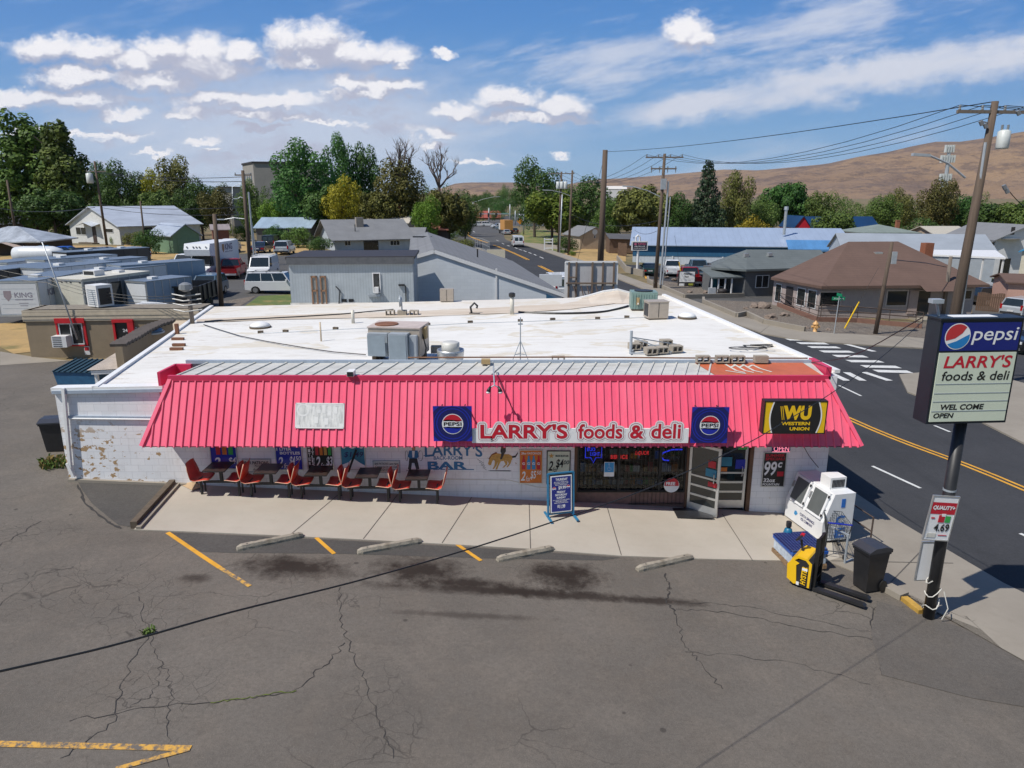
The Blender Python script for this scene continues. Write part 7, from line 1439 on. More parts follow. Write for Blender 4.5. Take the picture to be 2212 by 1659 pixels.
# right background
house('grey_shop_row', 'long low building with plain grey sheet roof behind brown roof', gp(1816, 92), gp(2140, 88), 10, 543, 'gx', 507, s_blue, M('grey_sheet_roof', (.27, .30, .34), .7, var=.08, scale=.6), .3, cat='building')
r, f, w, hw, rise = house('white_gable_house', 'white boarded gable house with blue trim at right edge', gp(2138, 96), gp(2262, 96), 11, 517, 'gy', 487.5, siding('bright_white_siding', (.70, .71, .72), .2), sh_grey, .5, wins=((2140, 523, 2146, 539, 0),)); x0, z1 = f(2160, 515); x1, z0 = f(2200, 532); MB().add([(x0, -1.5, z0+1), (x1, -1.5, z0+1), ((x0+x1)/2, -1.5, z1), (x0, 0, z0+1), (x1, 0, z0+1), ((x0+x1)/2, 0, z1)], [[0, 2, 5, 3], [2, 1, 4, 5]]).build('porch_hood', sh_grey, r); MB().box((x0+x1)/2-.8, (x0+x1)/2+.6, -.05, 0, 0, 2.6).build('door', m_glass, r); x0, z1 = f(2184, 497); MB().box(x0, x0+.5, -.04, 0, z1-.6, z1+.4).build('vent', m_dtrim, r)
r = thing('carport', 'thin white flat carport roof on posts right of brick chimney', 'carport', gp(2005, 80)); P = [onZ(2005, 553, 2.4), onZ(2172, 560, 2.4), onZ(2150, 544, 2.6), onZ(2008, 543, 2.6)]; b = MB(); b.add([tuple(p) for p in P]+[(p.x, p.y, p.z+.2) for p in P], [[3, 2, 1, 0], [4, 5, 6, 7], [0, 1, 5, 4], [1, 2, 6, 5], [2, 3, 7, 6], [3, 0, 4, 7]]); wb(b, 'roof_sheet', m_trim, r); b = MB()
for p in (P[0], P[1], P[0].lerp(P[1], .5), P[0].lerp(P[1], .75)): b.bar((p.x, p.y+.3, p.z), (p.x, p.y+.3, hz(p.x, p.y)), .15)
wb(b, 'post', m_trim, r)
house('green_roof_house', 'house with grey green hip roof and brick chimney beyond carport', gp(1862, 118), gp(1972, 118), 9, 503, 'hip', 485, s_beige, shingle('green_shingle', (.20, .24, .22)), .5, chim=(7.5, 5, .55, .6))
house('beige_roof_house', 'house with pale beige roof peeping over the grey roof', gp(2010, 122), gp(2086, 122), 8, 506, 'gx', 490, s_beige, M('beige_roof', (.42, .39, .33), .8), .4)
house('red_barn', 'bright red gable end building with dark blue metal roof', gp(1712, 140), gp(1744, 140), 8, 490, 'gy', 468, M('barn_red', (.48, .012, .03), .6), mr_dblue, .2, cat='barn'); house('blue_roof_hall', 'long hall with dark blue metal roof beside red gable', gp(1744, 143), gp(1892, 143), 8, 494, 'gx', 469, M('barn_red', (.48, .012, .03), .6), mr_dblue, .4, cat='hall')
house('cream_shed', 'cream shed with bright blue roof at the right edge', gp(2190, 74), gp(2270, 72), 5, 543, 'gy', 530, M('cream_wall', (.52, .48, .38), .8), metal_roof('bright_blue_roof', (.05, .26, .45), .6), .3, cat='shed'); house('pink_shed', 'low pinkish shed with brown roof behind board fence', gp(2168, 64.5), gp(2290, 63), 5, 611, 'gx', 595, M('pink_wall', (.48, .29, .23), .8), sh_brown, .3, cat='shed')
# far town
for i, (px, Y, wpx, ey_, ry, m1, m2, lb) in enumerate(((1052, 330, 56, 470, 456, M('brick_red', (.26, .06, .045), .8), M('red_awning', (.30, .07, .05), .7), 'red brick shop building beyond the far junction'), (999, 470, 22, 446, 437, s_beige, M('brown_roof_far', (.2, .14, .1), .8), 'cream house with tan roof high in the far trees'), (1071, 480, 34, 444, 436, M('dark_red_wall', (.2, .05, .04), .8), M('pale_roof', (.5, .46, .4), .8), 'dark red house with pale roof on the far slope'), (1100, 420, 42, 463, 455, s_white, M('grey_roof_far', (.34, .33, .3), .8), 'white house with grey roof low on far slope'), (1045, 400, 40, 462, 458, s_white, M('pale_roof', (.5, .46, .4), .8), 'pale flat building behind the red brick shop'), (1332, 900, 42, 408, 402, m_trim, M('white_flat_roof', (.6, .58, .56), .8), 'distant white industrial building right of the tall brown pole'))):
    house('far_building', lb, gp(px-wpx/2, Y), gp(px+wpx/2, Y), 10, ey_, 'gx', ry, m1, m2, .4, cat='building')
# ------------------------------------------------------------------ vehicles
m_tyre = M('tyre', (.018, .018, .018), .85, var=.2); m_rim = M('alloy_rim', (.45, .46, .47), .3, .8); m_lamp = M('lamp_glass', (.65, .66, .66), .12); m_tail = M('tail_lamp', (.35, .01, .012), .2); m_trimb = M('car_trim', (.03, .03, .032), .5); m_plate = M('number_plate', (.55, .55, .55), .5); m_cglass = M('car_glass', (.015, .022, .026), .05, var=.2, scale=1, spec=.8)
def paint(n, c): return M('paint_'+n, c, .28, .0, var=.04, scale=1.5, coat=.6)
pw, pr_, pg, pbk, pbl, psl, pnv = paint('white', (.68, .69, .70)), paint('red', (.24, .012, .015)), paint('green', (.01, .035, .03)), paint('black', (.012, .012, .014)), paint('steel_blue', (.07, .12, .17)), paint('silver', (.36, .39, .42)), paint('navy', (.015, .022, .06))
SPEC = dict(
    sedan=(4.8, 1.82, 1.45, .92, .80, .95, (-1.55, 1.05), (-.85, .35), None), suv=(4.7, 1.9, 1.75, 1.08, .98, 1.08, (-2.22, 1.0), (-1.95, .35), None), wagon=(5.65, 2.02, 1.92, 1.15, 1.08, 1.15, (-2.72, 1.2), (-2.5, .7), None),
    pickup=(5.6, 2.0, 1.85, 1.15, 1.08, 1.0, (-.55, 1.25), (-.35, .7), 'bed'), van=(5.6, 2.05, 2.1, 1.15, 1.02, 1.15, (-2.75, 1.75), (-2.65, 1.1), 'van'))
def vehicle(kind, name, label, loc, rz, mat, cat='car', group=None, sc=1, detail=1, rack=0):
    L_, W_, H_, belt, hood, trunk, cab, roof, flag = SPEC[kind]; r = thing(name, label, cat, loc, rz, group); hl, w = L_/2, W_/2; wr = .36 if kind != 'sedan' else .33; ax = (-hl+.95, hl-.9)
    def arch(cx): return [(cx-wr*1.2*cos(t), .30+wr*1.15*sin(t)) for t in [i*pi/6 for i in range(7)]]
    rear = trunk if flag != 'bed' else .72
    prof = [(-hl, .38), (-hl, rear-.12), (-hl+.06, rear)]+([(cab[0]-.02, rear), (cab[0], belt)] if flag == 'bed' else [(cab[0], max(trunk, belt))])+[(cab[1], belt), (cab[1]+.1, hood+.03), (hl-.25, hood-.06), (hl-.05, hood-.18), (hl, .5), (hl-.08, .28)]
    prof = prof+arch(ax[1])[::-1]+arch(ax[0])[::-1]; mz = .7
    b = MB(); n = len(prof)
    for (y, s) in ((-w, .95), (-w+.09, 1), (w-.09, 1), (w, .95)): b.v += [(x*(.985 if s < 1 else 1), y, mz+(z-mz)*s) for x, z in prof]
    for i in range(3):
        for k in range(n): b.f.append([i*n+k, i*n+(k+1) % n, (i+1)*n+(k+1) % n, (i+1)*n+k]); b.m.append(0)
    b.f += [list(range(n))[::-1], [3*n+k for k in range(n)]]; b.m += [0, 0]; b.build('body', mat, r)
    wb_, wt = w-.06, w-.22 if flag != 'van' else w-.14; zt = H_-.05; zb_ = belt-.01
    Bq = lambda s, e: Vector((cab[e], s*wb_, zb_)); Tq = lambda s, e: Vector((roof[e], s*wt, zt))
    gl = lambda nm, q: MB().quad(*q).build(nm, m_cglass, r)
    gl('windscreen', (Bq(-1, 1), Bq(1, 1), Tq(1, 1), Tq(-1, 1)))
    if flag == 'van': MB().quad(Bq(-1, 0), Bq(1, 0), Tq(1, 0), Tq(-1, 0)).build('rear_door', mat, r); b = MB(); [b.quad((cab[0]-.03, s*.1, 1.25), (cab[0]-.03, s*.75, 1.25), (cab[0]+.02, s*.7, 1.85), (cab[0]+.02, s*.1, 1.85)) for s in (-1, 1)]; b.build('rear_window', m_cglass, r)
    else: gl('rear_window', (Bq(-1, 0), Bq(1, 0), Tq(1, 0), Tq(-1, 0)))
    for s in (-1, 1):
        if flag == 'van':
            c0, c1 = Bq(s, 0).lerp(Bq(s, 1), .70), Tq(s, 0).lerp(Tq(s, 1), .74); MB().quad(Bq(s, 0), c0, c1, Tq(s, 0)).build('side_panel', mat, r); gl('side_window', (c0, Bq(s, 1), Tq(s, 1), c1))
        else: gl('side_window', (Bq(s, 0), Bq(s, 1), Tq(s, 1), Tq(s, 0)))
    b = MB()
    for s in (-1, 1):
        for e in (0, 1): b.bar(Bq(s, e), Tq(s, e), .09, .07)
        for t in ((.36, .66) if kind in ('suv', 'wagon') else (.5,)) if flag != 'van' else (): b.bar(Bq(s, 0).lerp(Bq(s, 1), t), Tq(s, 0).lerp(Tq(s, 1), t), .08, .05)
        b.bar(Bq(s, 0), Bq(s, 1), .06, .05)
    b.build('pillar', mat, r)
    b = MB(); o = .05; z0 = zt-.02; b.add([(roof[0]-o, -wt-.02, z0), (roof[1]+o, -wt-.02, z0), (roof[1]+o, wt+.02, z0), (roof[0]-o, wt+.02, z0), (roof[0]+.1, -wt+.12, H_), (roof[1]-.15, -wt+.12, H_), (roof[1]-.15, wt-.12, H_), (roof[0]+.1, wt-.12, H_)], [[0, 1, 5, 4], [1, 2, 6, 5], [2, 3, 7, 6], [3, 0, 4, 7], [4, 5, 6, 7], [3, 2, 1, 0]]); b.build('roof', mat, r)
    if flag == 'bed':
        b = MB(); x0, x1 = -hl+.05, cab[0]-.04
        for s in (-1, 1): b.box(x0, x1, *sorted((s*w*.97, s*(w-.12))), .70, trunk+.05)
        b.box(x1-.05, x1, -w+.12, w-.12, .7, trunk+.05); b.build('bed_side', mat, r); MB().box(-hl-.01, -hl+.06, -w+.1, w-.1, .60, trunk+.05).build('tailgate', mat, r)
    for x in ax:
        for s in (-1, 1):
            t = MB().lathe([(wr*.6, -.11), (wr*.95, -.11), (wr, -.06), (wr, .06), (wr*.95, .11), (wr*.6, .11)], 16, (x, s*(w-.13), wr), axis='y').build('wheel', m_tyre, r); MB().lathe([(wr*.62, -.03), (wr*.62, .03)], 14, (x, s*(w-.03), wr), axis='y').build('rim', m_rim, t)
    for s in (-1, 1):
        MB().box(hl-.14, hl-.01, *sorted((s*(w-.06), s*(w-.48))), hood-.33, hood-.17).build('headlight', m_lamp, r); MB().box(-hl-.015, -hl+.1, *sorted((s*(w-.04), s*(w-(.2 if kind != 'sedan' else .42)))), trunk-.38 if kind == 'sedan' or flag == 'bed' else belt-.3, trunk-.18 if kind == 'sedan' or flag == 'bed' else belt+.12).build('taillight', m_tail, r)
        if detail: MB().box(cab[1]-.28, cab[1]-.14, *sorted((s*(w-.04), s*(w+.17))), belt+.02, belt+.2).build('mirror', mat if kind != 'van' else m_trimb, r)
    chrome = m_alu if flag == 'bed' or kind == 'wagon' else (m_trimb if kind != 'sedan' else mat)
    MB().box(hl-.12, hl+.04, -w+.12, w-.12, .34, .5).build('front_bumper', chrome, r); MB().box(-hl-.06, -hl+.1, -w+.1, w-.1, .38, .56).build('rear_bumper', chrome, r); MB().box(hl-.06, hl+.012, -w*.5, w*.5, hood-.36, hood-.2).build('grille', m_trimb, r); MB().box(-hl-.075, -hl-.05, -.26, .26, .60 if flag != 'bed' else .42, .74 if flag != 'bed' else .54).build('number_plate', m_plate, r)
    if rack:
        b = MB(); [b.bar((x, -wt, H_+.08), (x, wt, H_+.08), .04) for x in (roof[0]+.4, (roof[0]+roof[1])/2, roof[1]-.3)]; [b.bar((roof[0]+.2, s*wt, H_+.07), (roof[1]-.1, s*wt, H_+.07), .04) for s in (-1, 1)]; b.build('roof_rack', mat if rack == 1 else m_trimb, r)
    if sc != 1: r.scale = (sc, sc, sc)
    return r
D = radians
LOT = 'cars parked in the back yard'; RLOT = 'vehicles in the small car park by the warehouse'
def V(kind, name, label, px, py, rz, mat, cat='car', group=None, **k): return vehicle(kind, name, label, G(px, py)+Vector((0, 0, .035)), D(rz), mat, cat, group, **k)
V('wagon', 'parked_suv', 'long white SUV seen side on next to corrugated building', 604, 633, 2, pw, 'SUV', LOT, rack=2, sc=.9)
V('van', 'cargo_van', 'white cargo van with roof rack facing left beside the red pickup', 571, 598, 276, pw, 'van', LOT, rack=1, sc=.95)
V('pickup', 'pickup_truck', 'old red pickup with open bed between box truck and van', 503, 598, 100, pr_, 'pickup', LOT, sc=.95)
V('pickup', 'pickup_truck', 'white pickup partly hidden left of the box truck', 410, 588, 268, pw, 'pickup', LOT)
V('pickup', 'pickup_truck', 'white crew pickup seen from behind near the green shed', 497, 545, 98, pw, 'pickup', LOT)
V('sedan', 'parked_car', 'dark navy sedan seen from behind right of the wooden poles', 565, 546, 96, pnv, 'car', LOT, sc=1.05); V('van', 'parked_van', 'dark van parked nose-in under the bushes', 588, 535, 96, pbk, 'van', LOT, sc=.95); V('suv', 'parked_suv', 'silver SUV seen from behind left of grey roof house', 616, 549, 96, psl, 'SUV', LOT, sc=1.05)
V('sedan', 'parked_car', 'white sedan parked on the yard by the dry lawn', 284, 561, 152, pw, 'car', LOT, sc=1.06); V('suv', 'parked_suv', 'blue grey off-road SUV facing camera beside the dump trailer', 452, 640, 274, pbl, 'SUV', LOT, sc=.95)
V('van', 'dark_van', 'dark van with white raised roof behind the enclosed trailers', 224, 580, 40, pbk, 'van', LOT, sc=1.05)
V('pickup', 'pickup_truck', 'teal old pickup behind the trailers on the left', 100, 566, 200, paint('teal', (.02, .09, .13)), 'pickup', LOT)
V('sedan', 'covered_car', 'car under a bright blue tarp left of dark van', 138, 558, 185, paint('tarp_blue', (.01, .08, .42)), 'car', LOT)
V('sedan', 'parked_car', 'dark green sedan seen from behind near the warehouse sign', 1401, 593, 84, pg, 'car', RLOT); V('pickup', 'pickup_truck', 'white pickup seen from behind against pale warehouse wall', 1451, 594, 84, pw, 'pickup', RLOT, sc=1.02); V('pickup', 'pickup_truck', 'dark blue pickup facing camera by the warehouse wall', 1505, 594, 268, pbl, 'pickup', RLOT, sc=1.08); V('pickup', 'pickup_truck', 'dark red pickup parked behind the clinic sign board', 1488, 614, 84, pr_, 'pickup', RLOT, sc=1.05)
V('suv', 'parked_suv', 'black SUV with roof box beside the board fence at right', 2148, 659, 2, pbk, 'SUV', rack=2, sc=1.02); V('suv', 'parked_suv', 'blue grey SUV cut by the right edge of frame', 2212, 684, 28, psl, 'SUV'); V('pickup', 'parked_pickup', 'dark pickup on the side street just right of pole sign', 2262, 762, 185, pbk, 'pickup')
V('van', 'road_van', 'white passenger van driving away on the far road', 1118, 533, 94, pw, 'van', sc=1.0); V('van', 'parked_van', 'white van glimpsed between the grey roof and billboard', 1207, 641, 100, pw, 'van')
FARC = 'cars around the far junction'
for (px, py, rz, mm, lb) in ((1036, 489, 10, pw, 'white car at far left of the distant junction'), (1053, 489, 5, pw, 'second white car at the distant junction, left of the blue car'), (1075, 493, 200, pw, 'white car just left of the orange load truck'), (1082, 496, 120, pbl, 'small blue car tucked behind the orange load truck'), (1094, 507, 100, psl, 'silver car close behind the orange load truck'), (1111, 503, 100, pbk, 'black car right of the orange load truck')): V('sedan' if mm != pw else 'suv', 'distant_car', lb, px, py, rz, mm, 'car', FARC, detail=0)
r = thing('load_truck', 'truck with a square orange tarped load at the far junction', 'truck', G(1093, 505), D(105)); MB().box(-3.2, 2.0, -1.25, 1.25, 1.2, 4.0).build('load', M('tarp_orange', (.48, .24, .07), .8, var=.2), r); MB().box(2.2, 4.2, -1.15, 1.15, .7, 3.0).build('cab', pw, r); MB().box(-3.2, 4.2, -1.2, 1.2, .6, 1.15).build('chassis', m_trimb, r)
for x in (-2.2, 3.2): [MB().lathe([(.5, -.15), (.5, .15)], 12, (x, s*1.1, .5), axis='y').build('wheel', m_tyre, r) for s in (-1, 1)]
# moving company box truck
g = G(452, 598); r = vehicle('van', 'box_truck', 'white moving company box truck with overhanging cab box', g+Vector((0, 0, .03)), D(268), pw, 'truck', LOT)
for ch in list(r.children):
    if ch.name.split('.')[0] in ('rear_door', 'rear_window', 'side_panel', 'roof', 'side_window', 'pillar'): bpy.data.objects.remove(ch)
m_box = M('truck_box_white', (.66, .68, .71), .4, var=.06, dirt=.05); b = MB(); b.prism([(-4.6, .95), (.7, .95), (.7, 2.0), (1.95, 2.15), (2.05, 2.7), (1.8, 3.25), (-4.6, 3.3)], (0, -1.22, 0), (1, 0, 0), (0, 0, 1), (0, 2.44, 0)); b.build('box_body', m_box, r)
b = MB(); [b.quad((.75, s*.97, 1.15), (1.7, s*.97, 1.15), (1.2, s*.9, 1.98), (.75, s*.9, 1.98)) for s in (-1, 1)]; b.build('side_window', m_cglass, r)
t_ = text_into(MB(), 'KING', 0, 1.7, 0, .62, 0, 0, .03); text_into(t_, 'MOVING & STORAGE', 0, 1.7, -.22, -.1, 0, 0, .02); o = t_.build('lettering', M('king_navy', (.05, .04, .12), .5), r); o.rotation_euler = (0, 0, pi); o.location = (-1.4, 1.226, 2.45); b = MB(); b.poly([(0, 0, .6), (.5, 0, .6), (.5, 0, .1), (.25, 0, -.25), (0, 0, .1)]); o = b.build('logo', M('shield_gold', (.30, .17, .08), .5), r); o.rotation_euler = (0, 0, pi); o.location = (-.75, 1.226, 2.45)
b = MB(); [b.box(1.98, 2.06, y-.05, y+.05, 2.9, 3.0) for y in (-.9, -.3, 0, .3, .9)]; b.build('marker_lamp', m_trimb, r)
# trailers on the yard
m_trw = M('trailer_white', (.62, .64, .66), .35, var=.05, dirt=.08); m_troof = M('trailer_roof', (.20, .245, .30), .4, .3, var=.12, dirt=.15); m_trb = M('trailer_bluegrey', (.22, .32, .42), .35, var=.06); m_trk = M('trailer_black', (.018, .02, .024), .4, var=.1)
def trailer(label, p, rz, L_, W_, H_, wall, rear=None, roofm=None, sign=None, vents=1, zb=.55, group='enclosed trailers in the back yard', name='enclosed_trailer', skirt=None):
    r = thing(name, label, 'trailer', p, rz, group); MB().box(0, W_, 0, L_, zb, H_).build('body', wall, r); b = MB(); b.box(-.03, W_+.03, -.03, L_+.03, H_, H_+.05); b.build('roof', roofm or m_troof, r)
    b = MB(); [b.box(x, x+.06, -.03, -.004, zb, H_) for x in (0, W_-.06)]; b.box(0, W_, -.03, -.004, H_-.1, H_); b.box(-.01, W_+.01, -.06, 0, zb-.1, zb); [b.bar((W_+.012, y, zb), (W_+.012, y, H_), .02, .04) for y in [L_*k/6 for k in range(7)]]; b.build('trim', skirt or m_alu, r)
    if rear: MB().box(.1, W_-.1, -.02, -.006, zb+.05, H_-.15).build('rear_door', rear, r)
    for k in range(vents): MB().box(W_*.38, W_*.62, L_*(.3+.4*k), L_*(.3+.4*k)+.5, H_+.05, H_+.2).build('roof_vent', m_trim, r)
    for s in (.1, W_-.1):
        for y in (L_*.45, L_*.62): MB().lathe([(.34, -.1), (.34, .1)], 12, (s, y, .34), axis='x').build('wheel', m_tyre, r)
    if sign: sign(r, W_, H_)
    return r
def king(r, W_, H_):
    mk = M('king_faded', (.24, .22, .27), .6); text(r, 'KING', .42*W_, .84*W_, .62*H_, .74*H_, -.024, mk, .02); [MB().box(x0*W_, x1*W_, -.024, -.02, zz*H_, zz*H_+.04).build('lettering_line', mk, r) for x0, x1, zz in ((.42, .84, .56), (.5, .72, .48), (.52, .7, .42))]
    b = MB(); b.poly([(.17*W_, -.024, .78*H_), (.35*W_, -.024, .78*H_), (.35*W_, -.024, .64*H_), (.26*W_, -.024, .53*H_), (.17*W_, -.024, .64*H_)]); b.build('logo', M('shield_faded', (.30, .25, .27), .6), r); [MB().box(.1*W_, W_-.1*W_, -.023, -.02, zz*H_, zz*H_+.02).build('door_seam', m_grey, r) for zz in (.82, .70, .58, .46, .36)]
    t_ = text_into(MB(), 'KING', 0, 1.6, 0, .4, 0, 0, .02); o = t_.build('lettering', mk, r); o.rotation_euler = (0, 0, pi/2); o.location = (W_+.03, .9, H_*.62)
trailer('white moving company trailer with faded lettering on its rear door, far left', gp(4, 42.5), D(4), 6.0, 2.45, 2.55, m_trw, m_trw, sign=king)
trailer('small blue sided cargo trailer with open white rear door', gp(280, 46.5), D(-24), 3.6, 1.9, 2.25, m_trb, m_trw)
trailer('low white roofed trailer directly behind the cream camper', gp(136, 50), D(-25), 7, 2.3, 2.35, m_trw, vents=1); trailer('long blue grey trailer right of the white ones, nearest the open yard', gp(240, 54.5), D(-38), 6.5, 2.4, 2.5, m_trb, m_trw)
trailer('white trailer with pale ribbed roof, second row from the left', gp(52, 51), D(-20), 6.5, 2.5, 2.5, m_trw, vents=1); trailer('black edged trailer cut by the left frame edge', gp(-62, 49.5), D(-12), 6, 2.5, 2.45, m_trk, vents=0, skirt=m_trk); trailer('grey roofed trailer in the third row near the teal pickup', gp(66, 59), D(-24), 6.5, 2.4, 2.4, m_trw, vents=1); trailer('black trimmed trailer beside the dark van', gp(122, 66), D(-30), 8, 2.4, 2.5, m_trk, m_trw, vents=2, skirt=m_trk); trailer('short grey roofed trailer between the black trimmed and blue grey ones', gp(172, 60), D(-26), 5, 2.3, 2.25, m_trw, vents=1); trailer('white flatbed load with black bin at far left of second row', gp(-30, 58), D(-8), 6, 2.4, 2.2, m_trw, vents=0)
r = trailer('cream ribbed camper trailer with grey side and rooftop cooler', gp(123, 44.3), D(-16), 5.5, 2.45, 2.55, siding('camper_ribs', (.60, .58, .49), .18), roofm=M('camper_roof', (.60, .57, .48), .5), vents=2, name='camper_trailer', group=None); MB().box(2.46, 2.475, .1, 5.4, .7, 2.4).build('side_panel', M('camper_grey', (.20, .20, .20), .6), r); [MB().box(2.47, 2.49, y0, y1, z0, z1).build('window', m_glass, r) for y0, y1, z0, z1 in ((.7, 1.5, 1.5, 2.1), (2.1, 2.9, .7, 2.2), (3.3, 3.6, 1.2, 2.1), (4.1, 4.9, .7, 2.0))]; b = MB(); b.box(.9, 1.8, 1.6, 2.4, 2.6, 2.95); cu = b.build('roof_cooler', m_trim, r); MB().box(.97, 1.73, 1.585, 1.6, 2.68, 2.9).build('grille', m_dark, cu); [MB().box(x, x+.12, -.025, -.005, 2.36, 2.42).build('marker_lamp', m_trimb, r) for x in (.1, .8, 1.15, 1.5, 2.2)]
r = thing('dump_trailer', 'black open dump trailer with steel ribs left of the off-road SUV', 'trailer', gp(336, 47.5), D(6)); b = MB(); W_, L_ = 2.9, 4.2
for q in ((0, W_, 0, .08), (0, .08, 0, L_), (W_-.08, W_, 0, L_), (0, W_, L_-.08, L_)): b.box(q[0], q[1], q[2], q[3], .7, 1.75)
b.box(0, W_, 0, L_, .62, .7); b.build('bed', m_trk, r); [MB().bar((x, y, .7), (x, y, 1.78), .09).build('rib', m_dark, r) for x, y in [(x, -.04) for x in (0, .9, 1.5, 2.1, W_)]+[(W_+.04, y) for y in (.1, 1, 2, 3, 4)]]; [MB().bar((0, -.1, z), (W_, -.1, z), .09).build('rail', m_dark, r) for z in (1.2, 1.75)]; b = MB(); [b.box(k*.3, k*.3+.3, -.11, -.08, .5, .6, k % 2) for k in range(9)]; b.build('reflector_strip', [m_redf, m_trim], r); MB().box(.5, .8, -.1, -.07, 1.35, 1.5).build('number_plate', m_plate, r)
for s in (0, W_): [MB().lathe([(.36, -.1), (.36, .1)], 12, (s, y, .36), axis='x').build('wheel', m_tyre, r) for y in (1.6, 2.4)]
r = thing('tank_trailer', 'white rounded boat hull on trailer at far left', 'boat', gp(34, 74), D(0)); MB().lathe([(.1, 0), (.75, .3), (.85, 1.2), (.85, 4.2), (.6, 5), (.1, 5.3)], 16, (0, 0, 1.6), axis='x').build('hull', m_trw, r, True); MB().box(.6, 4.6, -.6, .6, .4, .9).build('trailer_frame', m_dark, r)
r = thing('evaporative_cooler', 'white louvred evaporative cooler standing on the annexe roof', 'cooler', (gp(234, 35).x, 35.0, rf.location.z+2.35), D(-30)); MB().box(-.45, .45, -.4, .4, 0, 1.05).build('body', m_trim, r); b = MB(); [b.box(-.35, .35, -.415, -.4, .1+k*.1, .14+k*.1) for k in range(8)]; b.build('louvre', m_grey, r); MB().box(.44, .46, -.3, .3, .1, .9).build('side_pad', m_dark, r)
b = MB(); p = Vector((gp(310, 38).x, 38.3, rf.location.z+1.6)); b.add([p+Vector(q) for q in ((-1.2, -.3, 0), (.4, -.5, .05), (1.2, .5, .35), (-.3, .7, .4))], [[0, 1, 2, 3]]); b.add([p+Vector(q) for q in ((.3, -.5, .1), (1.5, -.4, .05), (1.7, .3, .3), (.8, .4, .35))], [[0, 1, 2, 3]]); tag(b.build('metal_sheet', m_trw), 'loose pale metal sheets lying on the annexe roof', 'metal sheet')
r = thing('white_boat', 'white covered boat behind the pale metal fence at right', 'boat', gp(2180, 71)); MB().lathe([(.1, 0), (.7, .4), (.8, 1.2), (.8, 2.6), (.5, 3.2)], 14, (-1.5, 0, 1.2), axis='x').build('hull', m_trw, r, True); MB().box(-1, 1.2, -.5, .5, .2, .6).build('trailer_frame', m_dark, r)
# ------------------------------------------------------------------ poles, wires, street furniture
m_pole = M('pole_wood', (.105, .075, .055), .85, var=.25, scale=3, stretch=(4, 4, .3)); m_poleg = M('pole_wood_grey', (.17, .14, .115), .85, var=.25, scale=3, stretch=(4, 4, .3)); m_cond = M('conduit_grey', (.42, .45, .48), .45, .3); m_ins = M('insulator_grey', (.20, .21, .22), .4); m_xf = M('transformer_grey', (.55, .58, .57), .4)
def pole(name, label, base, top, r0, r1, mat=m_pole, cat='pole', group=None):
    """base: ground point; top: pixel of its head, taken at the same distance"""
    h = onY(top[0], top[1], base.y)-base; r = thing(name, label, cat, base, group=group); MB().tube([(0, 0, -.3), (h.x*.5, 0, h.z*.5), (h.x, 0, h.z)], [r0, (r0+r1)/2, r1], 10).build('pole', mat, r, True); return r, h
def xarm(r, h, dz, half, n=4, yaw=0., ins=.28, name='crossarm'):
    c = Vector((h.x*(1+dz/h.z), 0, h.z+dz)); d = Vector((cos(yaw), sin(yaw), 0)); b = MB(); b.bar(c-d*half, c+d*half, .12, .14); a = b.build(name, m_poleg, r); out = []
    for k in range(n):
        t = -1+2*k/(n-1) if n > 1 else 0
        if n % 2 == 0 or abs(t) > .1: q = c+d*half*t*.94; MB().lathe([(.03, 0), (.07, .1), (.05, .16), (.07, .22), (.03, ins)], 6, q).build('insulator', m_ins, a); out.append(r.location+q+Vector((0, 0, ins)))
    return out
def xformer(r, x, y, z, s=.28, hh=.8): t = MB().lathe([(s*.9, 0), (s, .05), (s, hh), (s*.6, hh+.08)], 14, (x, y, z)).build('transformer', m_xf, r, True); [MB().tube([(x+dx, y, z+hh), (x+dx, y, z+hh+.3)], .05, 6).build('bushing', m_ins, t) for dx in (-s*.5, s*.5)]
def arm(r, p, q, lamp=(-.5, 0, .02)): b = MB(); P, Q = Vector(p), Vector(q); b.tube([P, P.lerp(Q, .5)+Vector((0, 0, .15)), Q], .05, 6); a = b.build('lamp_arm', m_cond, r); b = MB(); b.bar(Q, Q+Vector(lamp), .22, .12); b.build('lamp_head', m_cond, a)
# big pole at right
Bp = G(2030, 850); RP, hR = pole('utility_pole', 'tall thick wooden utility pole with crossarm and transformer behind pole sign', Bp, (2150, 219), .30, .15); L_ = lambda px, py: onY(px, py, Bp.y)-Bp
tipsR = xarm(RP, hR, -.45, 1.75, 4, radians(5)); p = L_(2163, 322); xformer(RP, p.x-.05, -.1, p.z, .27, .75)
b = MB(); P, Q = L_(2126, 308), L_(2048, 860); b.tube([P+Vector((0, -.1, 0)), Q+Vector((0, -.1, 0))], .065, 8); b.build('conduit', m_cond, RP); p, q = L_(2085, 384), L_(2008, 336); arm(RP, p, q, (-.8, 0, .05))
b = MB(); [b.tube([L_(x, y)+Vector((0, -.1, 0)), L_(x+4, y+9)+Vector((0, -.1, 0))], .09, 6) for x, y in ((2115, 262), (2124, 268), (2195, 240), (2165, 400), (2170, 408))]; b.tube([L_(2141, 266), L_(2118, 262)], .03, 5); b.build('cutout', m_ins, RP)
